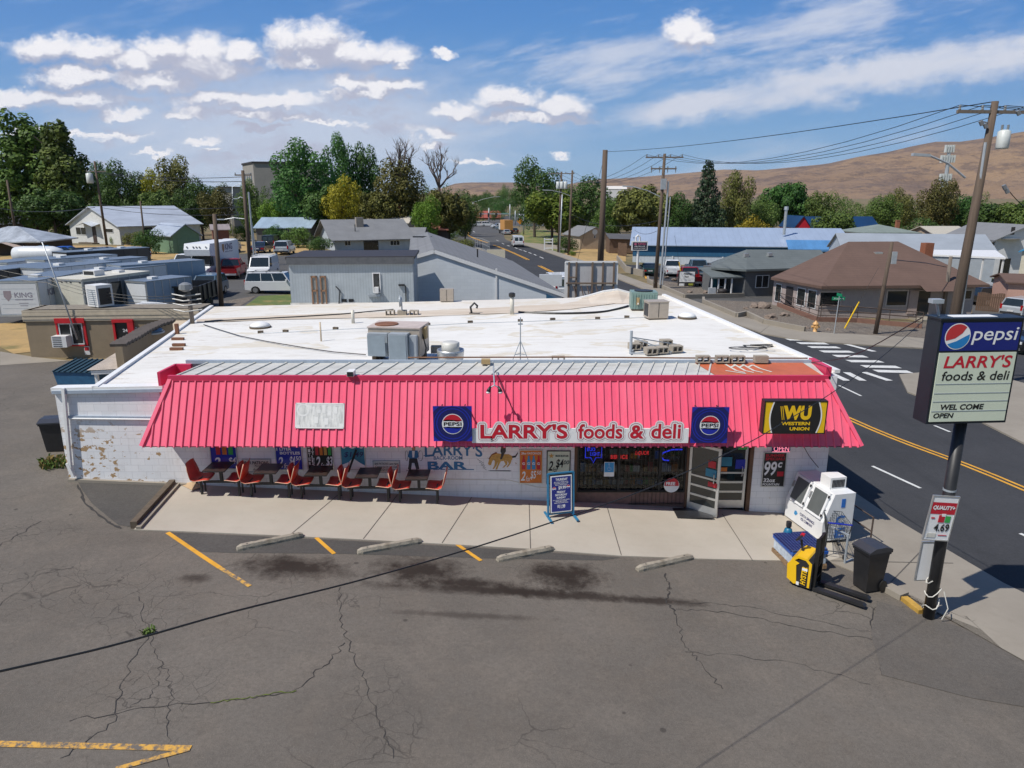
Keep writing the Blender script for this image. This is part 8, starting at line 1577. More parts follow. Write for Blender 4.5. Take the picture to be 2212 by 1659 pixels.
# pole F on far pavement with lamp
Bf = G(1415, 624); RF, hF = pole('utility_pole', 'wooden utility pole with two crossarms and street lamp by car park', Bf, (1436, 332), .22, .14); Lf = lambda px, py: onY(px, py, Bf.y)-Bf; tipsF = xarm(RF, hF, -.35, 1.9, 4); b = MB(); P, Q = Lf(1441, 392), Lf(1423, 615); b.tube([P+Vector((.12, -.1, 0)), Q+Vector((.12, -.1, 0))], .10, 8); b.tube([P+Vector((.4, -.1, -1.5)), Q+Vector((.38, -.1, 0))], .06, 6); b.build('conduit', m_cond, RF); arm(RF, Lf(1428, 426), Lf(1366, 403), (-1.0, 0, .05)); t2 = xarm(RF, hF, -1.45, 1.3, 4, 0, -.4, 'cutout_arm'); b = MB(); b.box(Lf(1432, 400).x-.25, Lf(1432, 400).x+.3, -.3, 0, Lf(1432, 396).z-.6, Lf(1432, 386).z); b.build('equipment_box', m_cond, RF)
# tall bare pole in the centre
Bc = gp(1296, 88); RC2, hC = pole('utility_pole', 'tall plain brown pole standing behind the billboard frame', Bc, (1307.5, 324), .40, .30)
Bg = G(1228, 551); RG, hG = pole('utility_pole', 'slim wooden pole right of the lamp pole by cottage', Bg, (1236.5, 368), .22, .15); Bh = G(1206, 546); RH, hH = pole('utility_pole', 'wooden pole with three small transformers left of slim pole', Bh, (1213, 371), .22, .15); tipsH = xarm(RH, hH, -.3, 2.2, 4); Lh = lambda px, py: onY(px, py, Bh.y)-Bh
for px in (1205, 1213, 1221): p = Lh(px, 408); xformer(RH, p.x, -.35, p.z, .32, 1.1)
r, h = pole('lamp_pole', 'pale metal street lamp pole next to three transformer pole', gp(1208.5, Bh.y-1.5), (1214.5, 420), .13, .09, m_cond, 'lamp pole'); Lq = lambda px, py: onY(px, py, r.location.y)-r.location; arm(r, Lq(1234, 424), Lq(1190, 411), (-1.4, 0, .05))
# left side poles
LP = 'wooden poles around the back yard'
Ba = G(231, 530); RA, hA = pole('utility_pole', 'wooden pole with grey transformer in front of white house', Ba, (204, 348), .22, .15, group=LP); La = lambda px, py: onY(px, py, Ba.y)-Ba; tipsA = xarm(RA, hA, -1.6, 1.6, 2); p = La(201, 396); xformer(RA, p.x-.2, -.4, p.z, .5, 1.5); RA2, h2 = pole('utility_pole', 'thin dark pole beside the bush right of white house', G(316, 549), (303, 434), .13, .1, group=LP); RA3, h3 = pole('utility_pole', 'bare brown pole rising in front of the box truck', G(479, 669), (463, 462), .17, .13, group=LP)
Bd = G(541, 574); RD, hD = pole('utility_pole', 'tall dark wooden pole with conduits beside red pickup', Bd, (524, 368), .24, .17, group=LP); tipsD = xarm(RD, hD, -.5, .9, 2); Ld = lambda px, py: onY(px, py, Bd.y)-Bd; b = MB(); b.tube([Ld(537, 415), Ld(550, 570)], .10, 8); b.tube([Ld(540, 480)+Vector((.2, 0, 0)), Ld(553, 570)+Vector((.15, 0, 0))], .06, 6); b.build('conduit', m_cond, RD); arm(RD, Ld(528, 473), Ld(485, 474), (-1, 0, 0)); arm(RD, Ld(525, 428), Ld(514, 429), (-.5, 0, 0)); RE, hE = pole('utility_pole', 'leaning dark pole before the brown house at far left', gp(38, 125), (15, 389), .22, .16, group=LP)
Bm = Vector((rf.location.x+2.4, rf.location.y-.05, rf.location.z+1.2)); r, h = pole('service_mast', 'thin grey service mast with wires rising from the tan annexe', Bm, (91, 523), .04, .03, m_cond, 'service mast'); Bm2 = R(416, 698); r2, hm2 = pole('service_mast', 'wooden service mast with insulators and wire cluster at roof back left', Bm2, (407, 630), .09, .08, m_poleg, 'service mast'); b = MB(); [b.tube([(hm2.x-.7, 0, hm2.z-z), (hm2.x-.2, -.1, hm2.z-z-.08), (hm2.x+.5, 0, hm2.z-z)], .03, 5) for z in (.1, .3, .5, .75)]; b.lathe([(.1, 0), (.28, .1), (.25, .3), (.1, .38)], 10, (hm2.x-.1, 0, hm2.z)); b.build('insulator_rack', m_ins, r2)
r, h = pole('lamp_pole', 'far double armed street lamp left of the office block', gp(503, 190), (502, 404), .16, .1, m_cond, 'lamp pole'); arm(r, (h.x, 0, h.z), (h.x-4.5, 0, h.z+1.2), (-1, 0, 0)); arm(r, (h.x, 0, h.z), (h.x+3.4, 0, h.z+1.1), (1, 0, 0))
# in front of the brown house
Bj = G(1890, 724); RJ, hJ = pole('utility_pole', 'leaning brown pole with small grey box before the brown roof', Bj, (1927, 523), .16, .12); b = MB(); p = onY(1928, 556, Bj.y)-Bj; b.box(p.x-.12, p.x+.22, -.2, .0, p.z-.45, p.z+.4); b.build('equipment_box', m_cond, RJ); RK, hK = pole('wood_post', 'grey weathered pole left of the big utility pole', G(2036, 690), (2054, 554), .17, .14, m_poleg)
for lb, a, c in (('yellow guy wire guard leaning beside the street name sign', (1822, 712), (1856, 652)), ('yellow guy wire guard by the clinic sign in the gravel bed', (1475, 613), (1467, 566))): g = G(*a); r = thing('guy_guard', lb, 'guy guard', g); q = onY(c[0], c[1], g.y)-g; MB().tube([(0, 0, -.1), q], .055, 8).build('guard', m_yel, r); MB().tube([q, q*2.2], .012, 4).build('wire', m_ink, r)
g = G(1760, 719); r = thing('fire_hydrant', 'pale orange fire hydrant on the corner gravel', 'hydrant', g); m_hyd = M('hydrant_orange', (.62, .36, .14), .5, var=.1); MB().lathe([(.2, 0), (.2, .06), (.13, .08), (.13, .52), (.19, .55), (.19, .6), (.15, .68), (.06, .76), (.04, .82)], 16).build('barrel', m_hyd, r, True); b = MB(); b.lathe([(.08, -.26), (.08, .26)], 10, (0, 0, .42), axis='x'); b.lathe([(.1, -.22), (.1, 0)], 10, (0, 0, .42), axis='y'); b.build('nozzle', m_hyd, r); r.scale = (1.15, 1.15, 1.1)
g = G(1801, 724); r = thing('street_sign', 'green street name blades on a thin steel post', 'street sign', g); h_ = zat(640, g.y)-g.z; MB().tube([(0, 0, 0), (.08, 0, h_)], .035, 8).build('post', m_cond, r); m_sg = M('sign_green_blade', (.0, .22, .10), .4); bl_1 = MB().box(-.42, .5, -.02, .02, h_-.28, h_-.04).build('blade', m_sg, r); text(bl_1, '21st Ave', -.32, .42, h_-.22, h_-.1, -.024, m_trim, .01); MB().box(.06, .1, -.4, .4, h_, h_+.2).build('blade', m_sg, r)
# railings, walls, beds on the far side
def fence(name, label, pts, h, mat, rails=(.95, .5), posts=1.6, cat='railing'):
    o = pts[0]; r = thing(name, label, cat, o); b = MB(); [b.tube([(pts[i]-o)+Vector((0, 0, h*t)), (pts[i+1]-o)+Vector((0, 0, h*t))], .03, 5) for i in range(len(pts)-1) for t in rails]; b.build('rail', mat, r)
    for i in range(len(pts)-1):
        n = max(1, int((pts[i+1]-pts[i]).length/posts))
        for k in range(n+(i == len(pts)-2)): q = pts[i].lerp(pts[i+1], k/n)-o; MB().tube([q+Vector((0, 0, -.15)), q+Vector((0, 0, h))], .03, 5).build('post', mat, r)
    return r
rp = [G(1680, 664), G(1765, 697), G(1850, 699), G(1990, 712)]; fence('ramp_railing', 'brown steel railing along the entrance ramp of brown house', [p+Vector((0, 0, .35)) for p in rp], 1.0, m_rust, (1, .6, .25)); fence('ramp_railing', 'second brown railing run close to the brown house front wall', [p+Vector((0, 0, .3)) for p in (G(1772, 690), G(1900, 701), G(1976, 708))], .95, m_rust, (1, .55))
r = thing('ramp_wall', 'low brown retaining wall carrying the entrance ramp', 'wall', rp[0]); b = MB(); [b.bar(rp[i]-rp[0]+Vector((0, 0, .1)), rp[i+1]-rp[0]+Vector((0, 0, .1)), .22, .7) for i in range(3)]; b.build('wall', M('ramp_brown', (.20, .105, .075), .8, var=.12), r)
def bedwall(label, pix, h=.5): P = [G(*p) for p in pix]; r = thing('garden_wall', label, 'wall', P[0]); b = MB(); [b.bar(P[i]-P[0]+Vector((0, 0, h/2-.1)), P[i+1]-P[0]+Vector((0, 0, h/2-.1)), .22, h+.2) for i in range(len(P)-1)]; b.build('wall', m_conc2, r)
bedwall('concrete edging wall around the gravel bed with clinic sign', [(1399, 604), (1400, 611), (1478, 646), (1606, 643)], .45); bedwall('curved concrete edging wall of gravel bed before brown house', [(1519, 651), (1519, 657), (1591, 688), (1612, 683), (1650, 702), (1738, 719)], .45); bedwall('low concrete retaining wall beside the far pavement near warehouse', [(1333, 563), (1352, 588), (1390, 598)], .8)
rr = random.Random(9); m_rock = M('boulder', (.20, .155, .125), .9, var=.3, scale=4, bump=.6, bscale=6)
def rock(label, px, py, s):
    bm = bmesh.new(); bmesh.ops.create_icosphere(bm, subdivisions=2, radius=1)
    sd = rr.random()*50
    for v in bm.verts: v.co *= (.75+.45*mnoise.noise(v.co*1.3+Vector((sd, 0, 0)))); v.co.x *= 1.25; v.co.z *= .75
    me = bpy.data.meshes.new('boulder'); bm.to_mesh(me); bm.free(); me.materials.append(m_rock); o = bpy.data.objects.new('boulder', me); C.objects.link(o); o.location = G(px, py)+Vector((0, 0, s*.45)); o.scale = (s, s, s); tag(o, label, 'boulder', 'boulders in the gravel beds')
for lb, px, py, s in (('largest pair boulder, right one by the ramp steps', 1649, 668, .6), ('large boulder left of the biggest one by ramp steps', 1630, 667, .5), ('boulder in mid gravel bed before brown house', 1667, 691, .5), ('small boulder right of mid bed boulder', 1693, 685, .4), ('flat dark rock left of the big boulders', 1612, 670, .3), ('boulder behind the grey utility box', 1545, 637, .5), ('boulder left of the grey utility box', 1527, 637, .45), ('tan small rock in clinic sign bed', 1489, 634, .3), ('dark rock at left of clinic sign', 1457, 607, .35), ('low rock at the upper left of clinic bed', 1440, 602, .3), ('rock beside the far driveway end', 1683, 655, .35), ('rock near the hydrant in the corner bed', 1742, 712, .25), ('rock between hydrant and street sign', 1790, 716, .25)): rock(lb, px, py, s)
MB().box(-.35, .35, -.2, .2, 0, .85).build('utility_box', m_cond); o = C.objects[-1]; o.location = G(1537, 640); tag(o, 'small grey utility box between boulders by porch', 'utility box')
r = thing('planter', 'dark round planter pot at the porch corner', 'planter', G(1559, 641)); MB().lathe([(.25, 0), (.45, .5), (.48, .75), (.4, .78)], 14).build('pot', m_dtrim, r, True)
g = G(1530, 621); r = thing('hanging_flag', 'striped flag hanging from the grey house porch post', 'flag', g); b = MB(); A_ = onY(1545, 578, g.y)-g
for k in range(9): t0, t1 = k/9, (k+1)/9; f = lambda s, t: A_+Vector((-.75*s-.15+.5*(1-t)*.6-.3*t, -.1+.08*sin(6*t+3*s), -.1-1.5*s-.45*t)); b.quad(f(0 if k > 4 else .38, t0), f(1, t0), f(1, t1), f(0 if k > 4 else .38, t1), k % 2)
b.quad(f(0, 0), f(.38, 0), f(.38, .55), f(0, .55), 2); b.build('cloth', [m_redf, m_trim, m_navy], r); MB().tube([A_, A_+Vector((-.6, -.1, .5))], .02, 5).build('staff', m_trim, r)
# sign boards
g = G(1376, 594); r = thing('moving_sign', 'dark pole sign with pink lettering before the warehouse', 'sign', g); L2 = lambda px, py: onY(px, py, g.y)-g; a, c = L2(1364, 541), L2(1399, 521); MB().box(a.x, c.x, -.2, .2, a.z, c.z).build('frame', m_trim, r); MB().box(a.x+.12, c.x-.12, -.22, -.2, a.z+.12, c.z-.12).build('panel', M('sign_plum', (.015, .012, .035), .4), r); w, h = c.x-a.x, c.z-a.z; m_pk = M('sign_pink', (.45, .12, .20), .5); text(r, 'KING', a.x+.38*w, a.x+.86*w, a.z+.62*h, a.z+.84*h, -.24, m_pk, .03); text(r, '208-743-2100', a.x+.16*w, a.x+.82*w, a.z+.40*h, a.z+.52*h, -.24, m_trim, .02); text(r, 'MOVING & STORAGE', a.x+.12*w, a.x+.86*w, a.z+.2*h, a.z+.3*h, -.24, m_trim, .02); b = MB(); b.tube([(0, 0, -.2), (0, 0, a.z)], .15, 8); b.tube([L2(1374, 521), L2(1374, 512), L2(1378, 508), L2(1382, 512), L2(1382, 521)], .12, 6); b.build('post', m_trim, r); b = MB(); b.poly(circ(a.x+.22*w, a.z+.7*h, .14*h, 12, y=-.24)); b.build('logo', m_pk, r)
g = G(1482, 620); r = thing('clinic_sign', 'white sign board with script lettering on a dark base', 'sign', g); q = 1/px2m(g, 1); MB().box(-18/q, 18/q, -.15, .15, 0, 34/q).build('base', m_dtrim, r); MB().box(-16/q, 16.5/q, -.18, -.15, 11/q, 33/q).build('panel', m_white2, r); text(r, 'Healing', -8/q, 10/q, 26/q, 31/q, -.2, m_ink, .02, .4); text(r, 'Touch', -6/q, 3/q, 21/q, 25/q, -.2, m_ink, .02, .4); text(r, 'Massage & Bodywork', -10/q, 14/q, 17/q, 19/q, -.2, m_grey); text(r, '208-555', -6/q, 8/q, 14/q, 16/q, -.2, m_grey); MB().box(-16/q, -5/q, -.18, -.15, 3/q, 8/q).build('small_panel', m_white2, r); MB().box(4/q, 14/q, -.18, -.15, 4/q, 8/q).build('small_panel', M('sign_lime', (.35, .36, .05), .5), r)
# billboard seen from the back
Yb = 44; a, c = onY(1222, 651, Yb), onY(1332, 566, Yb); r = thing('billboard', 'back of a weathered billboard with brown frame members', 'billboard', (a.x, Yb, hz(a.x, Yb))); zo = a.z-r.location.z; w, h = c.x-a.x, c.z-a.z
def _bb(k): n = k.noise(1.2, 6, .7); s = k.noise(3, 5, .7, stretch=(4, 1, .3)); c_ = k.mixc(k.rng(n, .3, .7), (.40, .39, .40), (.52, .51, .51)); k.color(k.mixc(k.rng(s, .58, .66, 0, .5), c_, (.22, .19, .17)))
MB().box(0, w, 0, .05, zo, zo+h).build('panel', node_mat('billboard_back', _bb), r); m_bw = M('billboard_brown', (.16, .115, .085), .8, var=.2); b = MB(); [b.bar((w*t, -.06, zo-.2), (w*t, -.06, zo+h), .10 if t not in (.52,) else .2, .1) for t in (.05, .2, .52, .73, .95)]; [b.bar((0, -.12, zo+h*t), (w, -.12, zo+h*t), .09, .09) for t in (.47,)]; b.bar((w*.05, -.12, zo+h*.62), (w*.2, -.12, zo+h*.62), .07); b.build('frame_member', m_bw, r); b = MB(); b.bar((-.05, .02, zo+h), (w+.05, .02, zo+h), .2, .1); b.bar((0, .02, zo), (0, .02, zo+h), .1, .2); b.bar((w, .02, zo), (w, .02, zo+h), .1, .2); b.build('border', m_trim, r); b = MB(); [b.tube([(w*t, -.1, zo+h*.4), (w*(t+.1), -1.6, zo-.6)], .035, 5) for t in (.3, .42, .6, .15)]; b.build('brace', m_rust, r); MB().bar((w*.5, .3, -.5), (w*.5, .3, zo+h*.6), .4, .4).build('post', m_pole, r)
g = onY(1165, 618, 58); c = onY(1214, 593, 58); r = thing('blank_sign', 'blank white sign board peeping over the long grey roof', 'sign', (g.x, 58, hz(g.x, 58))); zo = g.z-r.location.z; MB().box(0, c.x-g.x, 0, .25, zo, zo+c.z-g.z).build('panel', m_trw, r); MB().bar(((c.x-g.x)/2, .12, -.2), ((c.x-g.x)/2, .12, zo), .3).build('post', m_cond, r)
g = G(1176, 541); r = thing('picket_frame', 'white open timber frame on the lawn by the far road', 'fence', g); w = 17/(F/g.y); [MB().bar((x, 0, 0), (x, 0, 2.2), .2).build('post', m_trim, r) for x in (0, w)]; [MB().bar((0, 0, z), (w, 0, z), .14, .2).build('rail', m_trim, r) for z in (1.95, 1.45, .4)]
fence('guard_railing', 'pale steel railing along left side of the far road', [G(1022, 538), G(1042, 542), G(1058, 551)], 2.0, m_cond, (1, .6, .2), 1.2); r = thing('retaining_block', 'cream concrete block wall end beside the far road', 'wall', G(1052, 558)); MB().box(0, 2.6, 0, .5, -.5, 1.2).build('wall', M('cream_wall', (.52, .48, .38), .8), r)
# right side fences
def board(label, p0, p1, h, mat, name='board_fence', cat='fence', rail=True): r = thing(name, label, cat, p0); d = p1-p0; b = MB(); n = int(d.length/.16); [b.bar(d*(k/n)+Vector((0, 0, -.2)), d*(k/n)+Vector((0, 0, h+.06*sin(k*7))), .14, .03, up=(-d.y, d.x, 0)) for k in range(n)]; b.build('board', mat, r); b = MB(); b.bar(Vector((0, 0, h*.8)), d+Vector((0, 0, h*.8)), .05, .1); b.build('rail', mat, r)
board('weathered brown board fence behind the black SUV', gp(2108, 66), gp(2300, 62.5), 1.7, M('fence_board', (.12, .075, .05), .85, var=.2)); board('pale corrugated metal fence below the carport', gp(2062, 72), gp(2172, 72), 2.0, m_trw, 'metal_fence'); board('grey board fence right of the carport by white boat', gp(2172, 74), gp(2300, 73), 1.7, m_cond, 'metal_fence'); board('brown board fence joined to the beige cottage', gp(1335, 124), gp(1354, 122), 2.2, M('fence_board', (.12, .075, .05), .85, var=.2))
# cell tower, far signal poles
g = gp(2030, 230); r = thing('cell_tower', 'tall slim grey phone mast with antenna clusters before the hills', 'mast', g); L3 = lambda px, py: onY(px, py, 230)-g; MB().tube([(0, 0, 0), L3(2050, 330)], [.8, .5], 8).build('mast', m_cond, r)
for px, py, n in ((2052, 322, 4), (2048, 344, 6), (2043, 384, 5), (2040, 402, 3)): p = L3(px, py); b = MB(); [b.box(p.x+(k-n/2)*.75, p.x+(k-n/2)*.75+.4, -.6, .4, p.z-1, p.z+1.2) for k in range(n)]; b.build('antenna', m_xf, r)
SGP = 'signal and sign poles at the far junction'
for lb, px, yb, yt, armx in (('signal pole with long arm at the far junction', 1101.5, 484, 441, 1035), ('tall lamp pole at left of far junction', 999, 504, 449, None), ('tall sign pole on the traffic island', 1131, 507, 446, None), ('slim pole left of the traffic island', 1113, 486, 455, None), ('thin pole behind the traffic island sign', 1122, 490, 457, None), ('white pole by the red brick shop', 1056, 484, 449, None), ('curved lamp pole left of the red brick shop', 1022, 490, 437, None)):
    g = G(px, yb); r, h = pole('signal_pole', lb, g, (px, yt), .25, .18, m_cond, 'signal pole', SGP)
    if armx: q = onY(armx, 462, g.y)-g; b = MB(); b.bar((0, 0, q.z), q, .3); b.build('arm', m_cond, r); [MB().box(q.x*t-.3, q.x*t+.3, -.3, .3, q.z-1.2, q.z+.3).build('signal_head', m_ink, r) for t in (.95, .7, .45)]; MB().box(q.x*.15-1.2, q.x*.15+1.2, -.1, .1, q.z-.3, q.z+.4).build('name_plate', m_sg, r)
    if 'curved' in lb: arm(r, (0, 0, h.z), (8, 0, h.z+2), (2, 0, 0))
g = G(1123, 500); r = thing('warning_sign', 'orange diamond warning sign on the traffic island', 'sign', g); MB().tube([(0, 0, 0), (0, 0, 3)], .06, 6).build('post', m_cond, r); b = MB(); b.prism([(-1, 3.2), (0, 2.2), (1, 3.2), (0, 4.2)], (0, -.1, 0), (1, 0, 0), (0, 0, 1), (0, .06, 0)); b.build('panel', M('warning_orange', (.7, .25, .02), .5), r)
# wires
def wire(label, pts, r_=.025, sag=0):
    if len(pts) == 2: a, c = pts; pts = [a.lerp(c, t)+Vector((0, 0, -sag*4*t*(1-t))) for t in [i/10 for i in range(11)]]
    return tag(MB().tube(pts, r_*.72, 4).build('power_line', m_ink), label, 'power line')
for i, s in enumerate(('outer left', 'inner left', 'inner right', 'outer right')): wire('power line strand between the two crossarm poles, '+s+' insulator', [tipsR[i], tipsF[i]], .022, 1.6)
for i in range(4): wire('power line strand leaving the big pole off frame right, insulator '+('one', 'two', 'three', 'four')[i]+' from the left', [tipsR[i], tipsR[i]+Vector((60, 6, 1))], .022, 1.2)
for i, s in enumerate(('outer left', 'inner left', 'inner right', 'outer right')): wire('power line strand from lamp crossarm pole towards three transformer pole, '+s, [tipsF[i], tipsH[i]], .03, 2.2)
wire('top wire from the tall plain brown pole to the big pole', [Bc+hC+Vector((0, 0, -.2)), Bp+hR], .03, .4); wire('guy wire falling left from the tall plain brown pole', [Bc+hC+Vector((0, 0, -.4)), gp(1245, 100)], .03); wire('lower wire from slim wooden pole to lamp crossarm pole', [Bg+hG*.5, Bf+hF*.52], .035, 1.2); wire('drop wire from slim wooden pole to the beige cottage', [Bg+hG*.48, gp(1285, 141)+Vector((0, 0, 4))], .03, .4); wire('thick drop wire from lamp crossarm pole to warehouse corner', [Bf+hF*.45, gp(1368, 104)+Vector((0, 0, 5))], .03, .5)
wire('dark bundled wire from leaning brown pole across the brown roof', [Bj+hJ*.82, onY(2000, 568, 56), onY(2045, 577, 60)], .04); wire('bundled service wire leaving big pole at right', [onY(2172, 402, Bp.y), onY(2260, 465, Bp.y+3)], .035, .3)
for a, c, lb in (((203, 440), (527, 447), 'upper wire crossing above the white house to the tall dark pole'), ((204, 370), (524, 382), 'highest wire between transformer pole and tall dark pole'), ((204, 372), (524, 392), 'second highest wire between transformer pole and tall dark pole'), ((221, 449), (530, 463), 'middle wire between transformer pole and tall dark pole'), ((0, 450), (205, 448), 'wire from left edge to the transformer pole')): wire(lb, [onY(a[0], a[1], Ba.y-2), onY(c[0], c[1], Bd.y)], .045, .5)
for k, (y0, y1) in enumerate(((597, 636), (604, 642), (612, 650))): wire('service wire between the two annexe masts, strand '+('top', 'middle', 'low')[k], [onY(104, y0, 36), onY(405, y1, 33.4)], .02, .45)
for k, dy in enumerate((0, 12)): wire('service wire from left edge to annexe mast, '+('upper', 'lower')[k], [onY(-40, 570+dy, 36), onY(103, 598+dy, 36)], .02, .15)
# ------------------------------------------------------------------ trees, shrubs, hills
def leaf_mat(name, a, b, tr=.25):
    def fn(k):
        g = k.N('ShaderNodeNewGeometry'); oi = k.N('ShaderNodeObjectInfo'); n = k.noise(5.5, 4, .6)
        f = k.mth('ADD', k.mth('MULTIPLY', g.outputs['Random Per Island'], .55), k.mth('MULTIPLY', n, .6)); c = k.mixc(k.rng(f, .2, .95), a, b)
        hs = k.N('ShaderNodeHueSaturation'); k.L(c, hs.inputs['Color']); k.L(k.rng(oi.outputs['Random'], 0, 1, .488, .525), hs.inputs['Hue']); k.L(k.rng(oi.outputs['Random'], 0, 1, .8, 1.2), hs.inputs['Value'])
        k.L(hs.outputs[0], k.p.inputs['Base Color']); k.p.inputs['Roughness'].default_value = .6; k.p.inputs['Specular IOR Level'].default_value = .25
        t = k.N('ShaderNodeBsdfTranslucent'); k.L(hs.outputs[0], t.inputs[0]); m = k.N('ShaderNodeMixShader'); m.inputs[0].default_value = tr; k.L(k.p.outputs[0], m.inputs[1]); k.L(t.outputs[0], m.inputs[2]); out = [n for n in k.nt.nodes if n.type == 'OUTPUT_MATERIAL'][0]; k.L(m.outputs[0], out.inputs[0])
    return node_mat(name, fn)
lf = dict(d=leaf_mat('leaf_dark', (.025, .065, .015), (.10, .185, .04)), g=leaf_mat('leaf_green', (.030, .080, .018), (.115, .200, .045)), b=leaf_mat('leaf_bright', (.065, .13, .012), (.21, .28, .035)), o=leaf_mat('leaf_olive', (.045, .088, .017), (.17, .23, .05)), r=leaf_mat('leaf_brown', (.06, .07, .018), (.21, .195, .05)), y=leaf_mat('leaf_yellow', (.17, .16, .012), (.45, .37, .03)), p=leaf_mat('leaf_pine', (.018, .045, .025), (.07, .11, .05)), k=leaf_mat('leaf_poplar', (.036, .075, .012), (.17, .235, .045)))
m_bark = M('bark', (.085, .065, .05), .9, var=.25, scale=4)
CR = dict(round=(.60, .27, .36, 15, .15), tall=(.52, .17, .42, 17, .10), wide=(.60, .36, .30, 18, .14), bush=(.42, .42, .38, 12, .19), far=(.52, .34, .40, 11, .17))
def crown(kind, seed, n=2600):
    rr = random.Random(seed); b = MB(); cl = []
    if kind == 'cone':
        for i in range(70): z = .10+.88*(i/70)**.9; rad = (.40*(1-z)**.85+.02)*rr.uniform(.6, 1.15); a = i*2.4; cl.append((rad*.7*cos(a), rad*.7*sin(a), z-.03, .12*(1-z)+.035, .45))
    else:
        zc, R_, H_, m, s0 = CR[kind]
        for i in range(m):
            z = 1-2*(i+.5)/m; q = sqrt(1-z*z); a = i*2.4+rr.uniform(-.4, .4); t = rr.uniform(.6, 1.12); cl.append((R_*t*q*cos(a), R_*t*q*sin(a), zc+H_*t*z, s0*rr.uniform(.7, 1.25)*(.75 if z > .6 else 1), 1.0))
        if kind == 'tall':
            for i in range(7): a = i*2.1; q = R_*rr.uniform(.2, .8); cl.append((q*cos(a), q*sin(a), rr.uniform(.72, .93), .055, 1.6))
        cl.append((0, 0, zc, R_*.66, H_/R_))
    tot = sum(c[3]**2*(1 if c[4] < 1.3 else 1.2) for c in cl)
    for (x, y, z, s, fl) in cl:
        for i in range(int(n*s*s/tot)+14):
            u = Vector((rr.gauss(0, 1), rr.gauss(0, 1), rr.gauss(0, 1))).normalized(); p = Vector((x, y, z))+Vector((u.x, u.y, u.z*fl))*s*(.62+.46*rr.random()**.7); nn = (u+Vector((rr.uniform(-.8, .8), rr.uniform(-.8, .8), rr.uniform(-.2, .9)))).normalized(); t = nn.cross(Vector((rr.random()-.5, rr.random()-.5, rr.random()-.5))).normalized(); w = nn.cross(t); l = rr.uniform(.008, .020)*(1.5 if kind in ('bush', 'wide') else 1)
            b.v += [tuple(p-t*l), tuple(p+w*l*.7), tuple(p+t*l*1.1), tuple(p-w*l*.7)]; o = len(b.v); b.f.append([o-4, o-3, o-2, o-1]); b.m.append(0)
    me = bpy.data.meshes.new('crown'); me.from_pydata(b.v, [], b.f); me.materials.append(lf['g']); return me
def trunk(kind, seed):
    rr = random.Random(seed); b = MB(); h = {'cone': .95, 'tall': .8, 'bush': .35}.get(kind, .6); b.tube([(0, 0, -.05), (.01, 0, h*.5), (-.01, .01, h)], [.024, .017, .006], 7)
    if kind not in ('cone', 'bush'):
        for i in range(6): a = i*1.1+rr.random(); z = h*(.4+.09*i); q = rr.uniform(.12, .24); b.tube([(0, 0, z), (q*.5*cos(a), q*.5*sin(a), z+.1), (q*cos(a), q*sin(a), z+.2)], [.011, .008, .003], 5)
    me = bpy.data.meshes.new('trunk'); me.from_pydata(b.v, [], b.f); me.materials.append(m_bark); return me
PROTO = {}
for kd, ns, nf in (('round', 4, 8500), ('tall', 2, 10000), ('wide', 3, 8000), ('bush', 3, 3800), ('far', 3, 3600), ('cone', 2, 7000)):
    PROTO[kd] = [(crown(kd, 11*i+len(kd), nf), trunk(kd, i)) for i in range(ns)]
_tn = [0]
def tree(name, label, px, yb, yt, kind, leaf, Y=None, wpx=None, group=None, cat='tree', vi=None):
    _tn[0] += 1; p = gp(px, Y) if Y else G(px, yb); h = max(1.0, zat(yt, p.y)-p.z); me, tk = PROTO[kind][_tn[0] % len(PROTO[kind]) if vi is None else vi]
    r = thing(name, label, cat, p, _tn[0]*1.7, group); k = F/(p.y*cos(PITCH)+(CH-p.z)*sin(PITCH)); w0 = {'round': .80, 'tall': .48, 'wide': .98, 'bush': 1.1, 'far': .92, 'cone': .6}[kind]; sx = (wpx/k)/w0 if wpx else h*random.uniform(.9, 1.15); r.scale = (sx, sx, h)
    c = bpy.data.objects.new('crown', me); C.objects.link(c); c.parent = r; c.material_slots[0].link = 'OBJECT'; c.material_slots[0].material = lf[leaf]
    if kind != 'far': t = bpy.data.objects.new('trunk', tk); C.objects.link(t); t.parent = r
    return r
T = tree
T('poplar_tree', 'very tall leafy dark tree at left, its left taller half', 82, 510, 240, 'tall', 'k', 150, 150, vi=0); T('poplar_tree', 'very tall leafy dark tree at left, its right lower half', 160, 510, 262, 'tall', 'k', 148, 125, vi=1); T('leafy_tree', 'dark tree filling the gap left of the tallest pair', 20, 490, 352, 'round', 'o', 150, 110); T('leafy_tree', 'dark tree low between the tall pair and white house', 122, 510, 400, 'wide', 'd', 140, 150)
T('leafy_tree', 'dark rounded tree just right of the tallest pair', 235, 470, 345, 'round', 'd', 175, 80); T('leafy_tree', 'green tree behind white house roof right of transformer pole', 280, 470, 352, 'round', 'g', 170, 95); T('yellow_tree', 'yellow tree left of the office block group', 337, 465, 362, 'round', 'y', 172, 62); T('leafy_tree', 'tall olive brown tree right of the left yellow tree', 396, 480, 344, 'round', 'r', 160, 105); T('leafy_tree', 'olive tree behind the green shed', 352, 490, 400, 'wide', 'o', 150, 110); T('leafy_tree', 'dark olive tree between green shed and tall dark pole', 440, 490, 388, 'round', 'd', 150, 95); T('leafy_tree', 'brown olive tree beside the tall dark pole', 478, 490, 402, 'round', 'r', 145, 80); T('leafy_tree', 'dark small tree left of the office block foot', 548, 480, 392, 'round', 'o', 140, 56); T('leafy_tree', 'yellow green tree below the office block', 592, 490, 428, 'round', 'b', 135, 70)
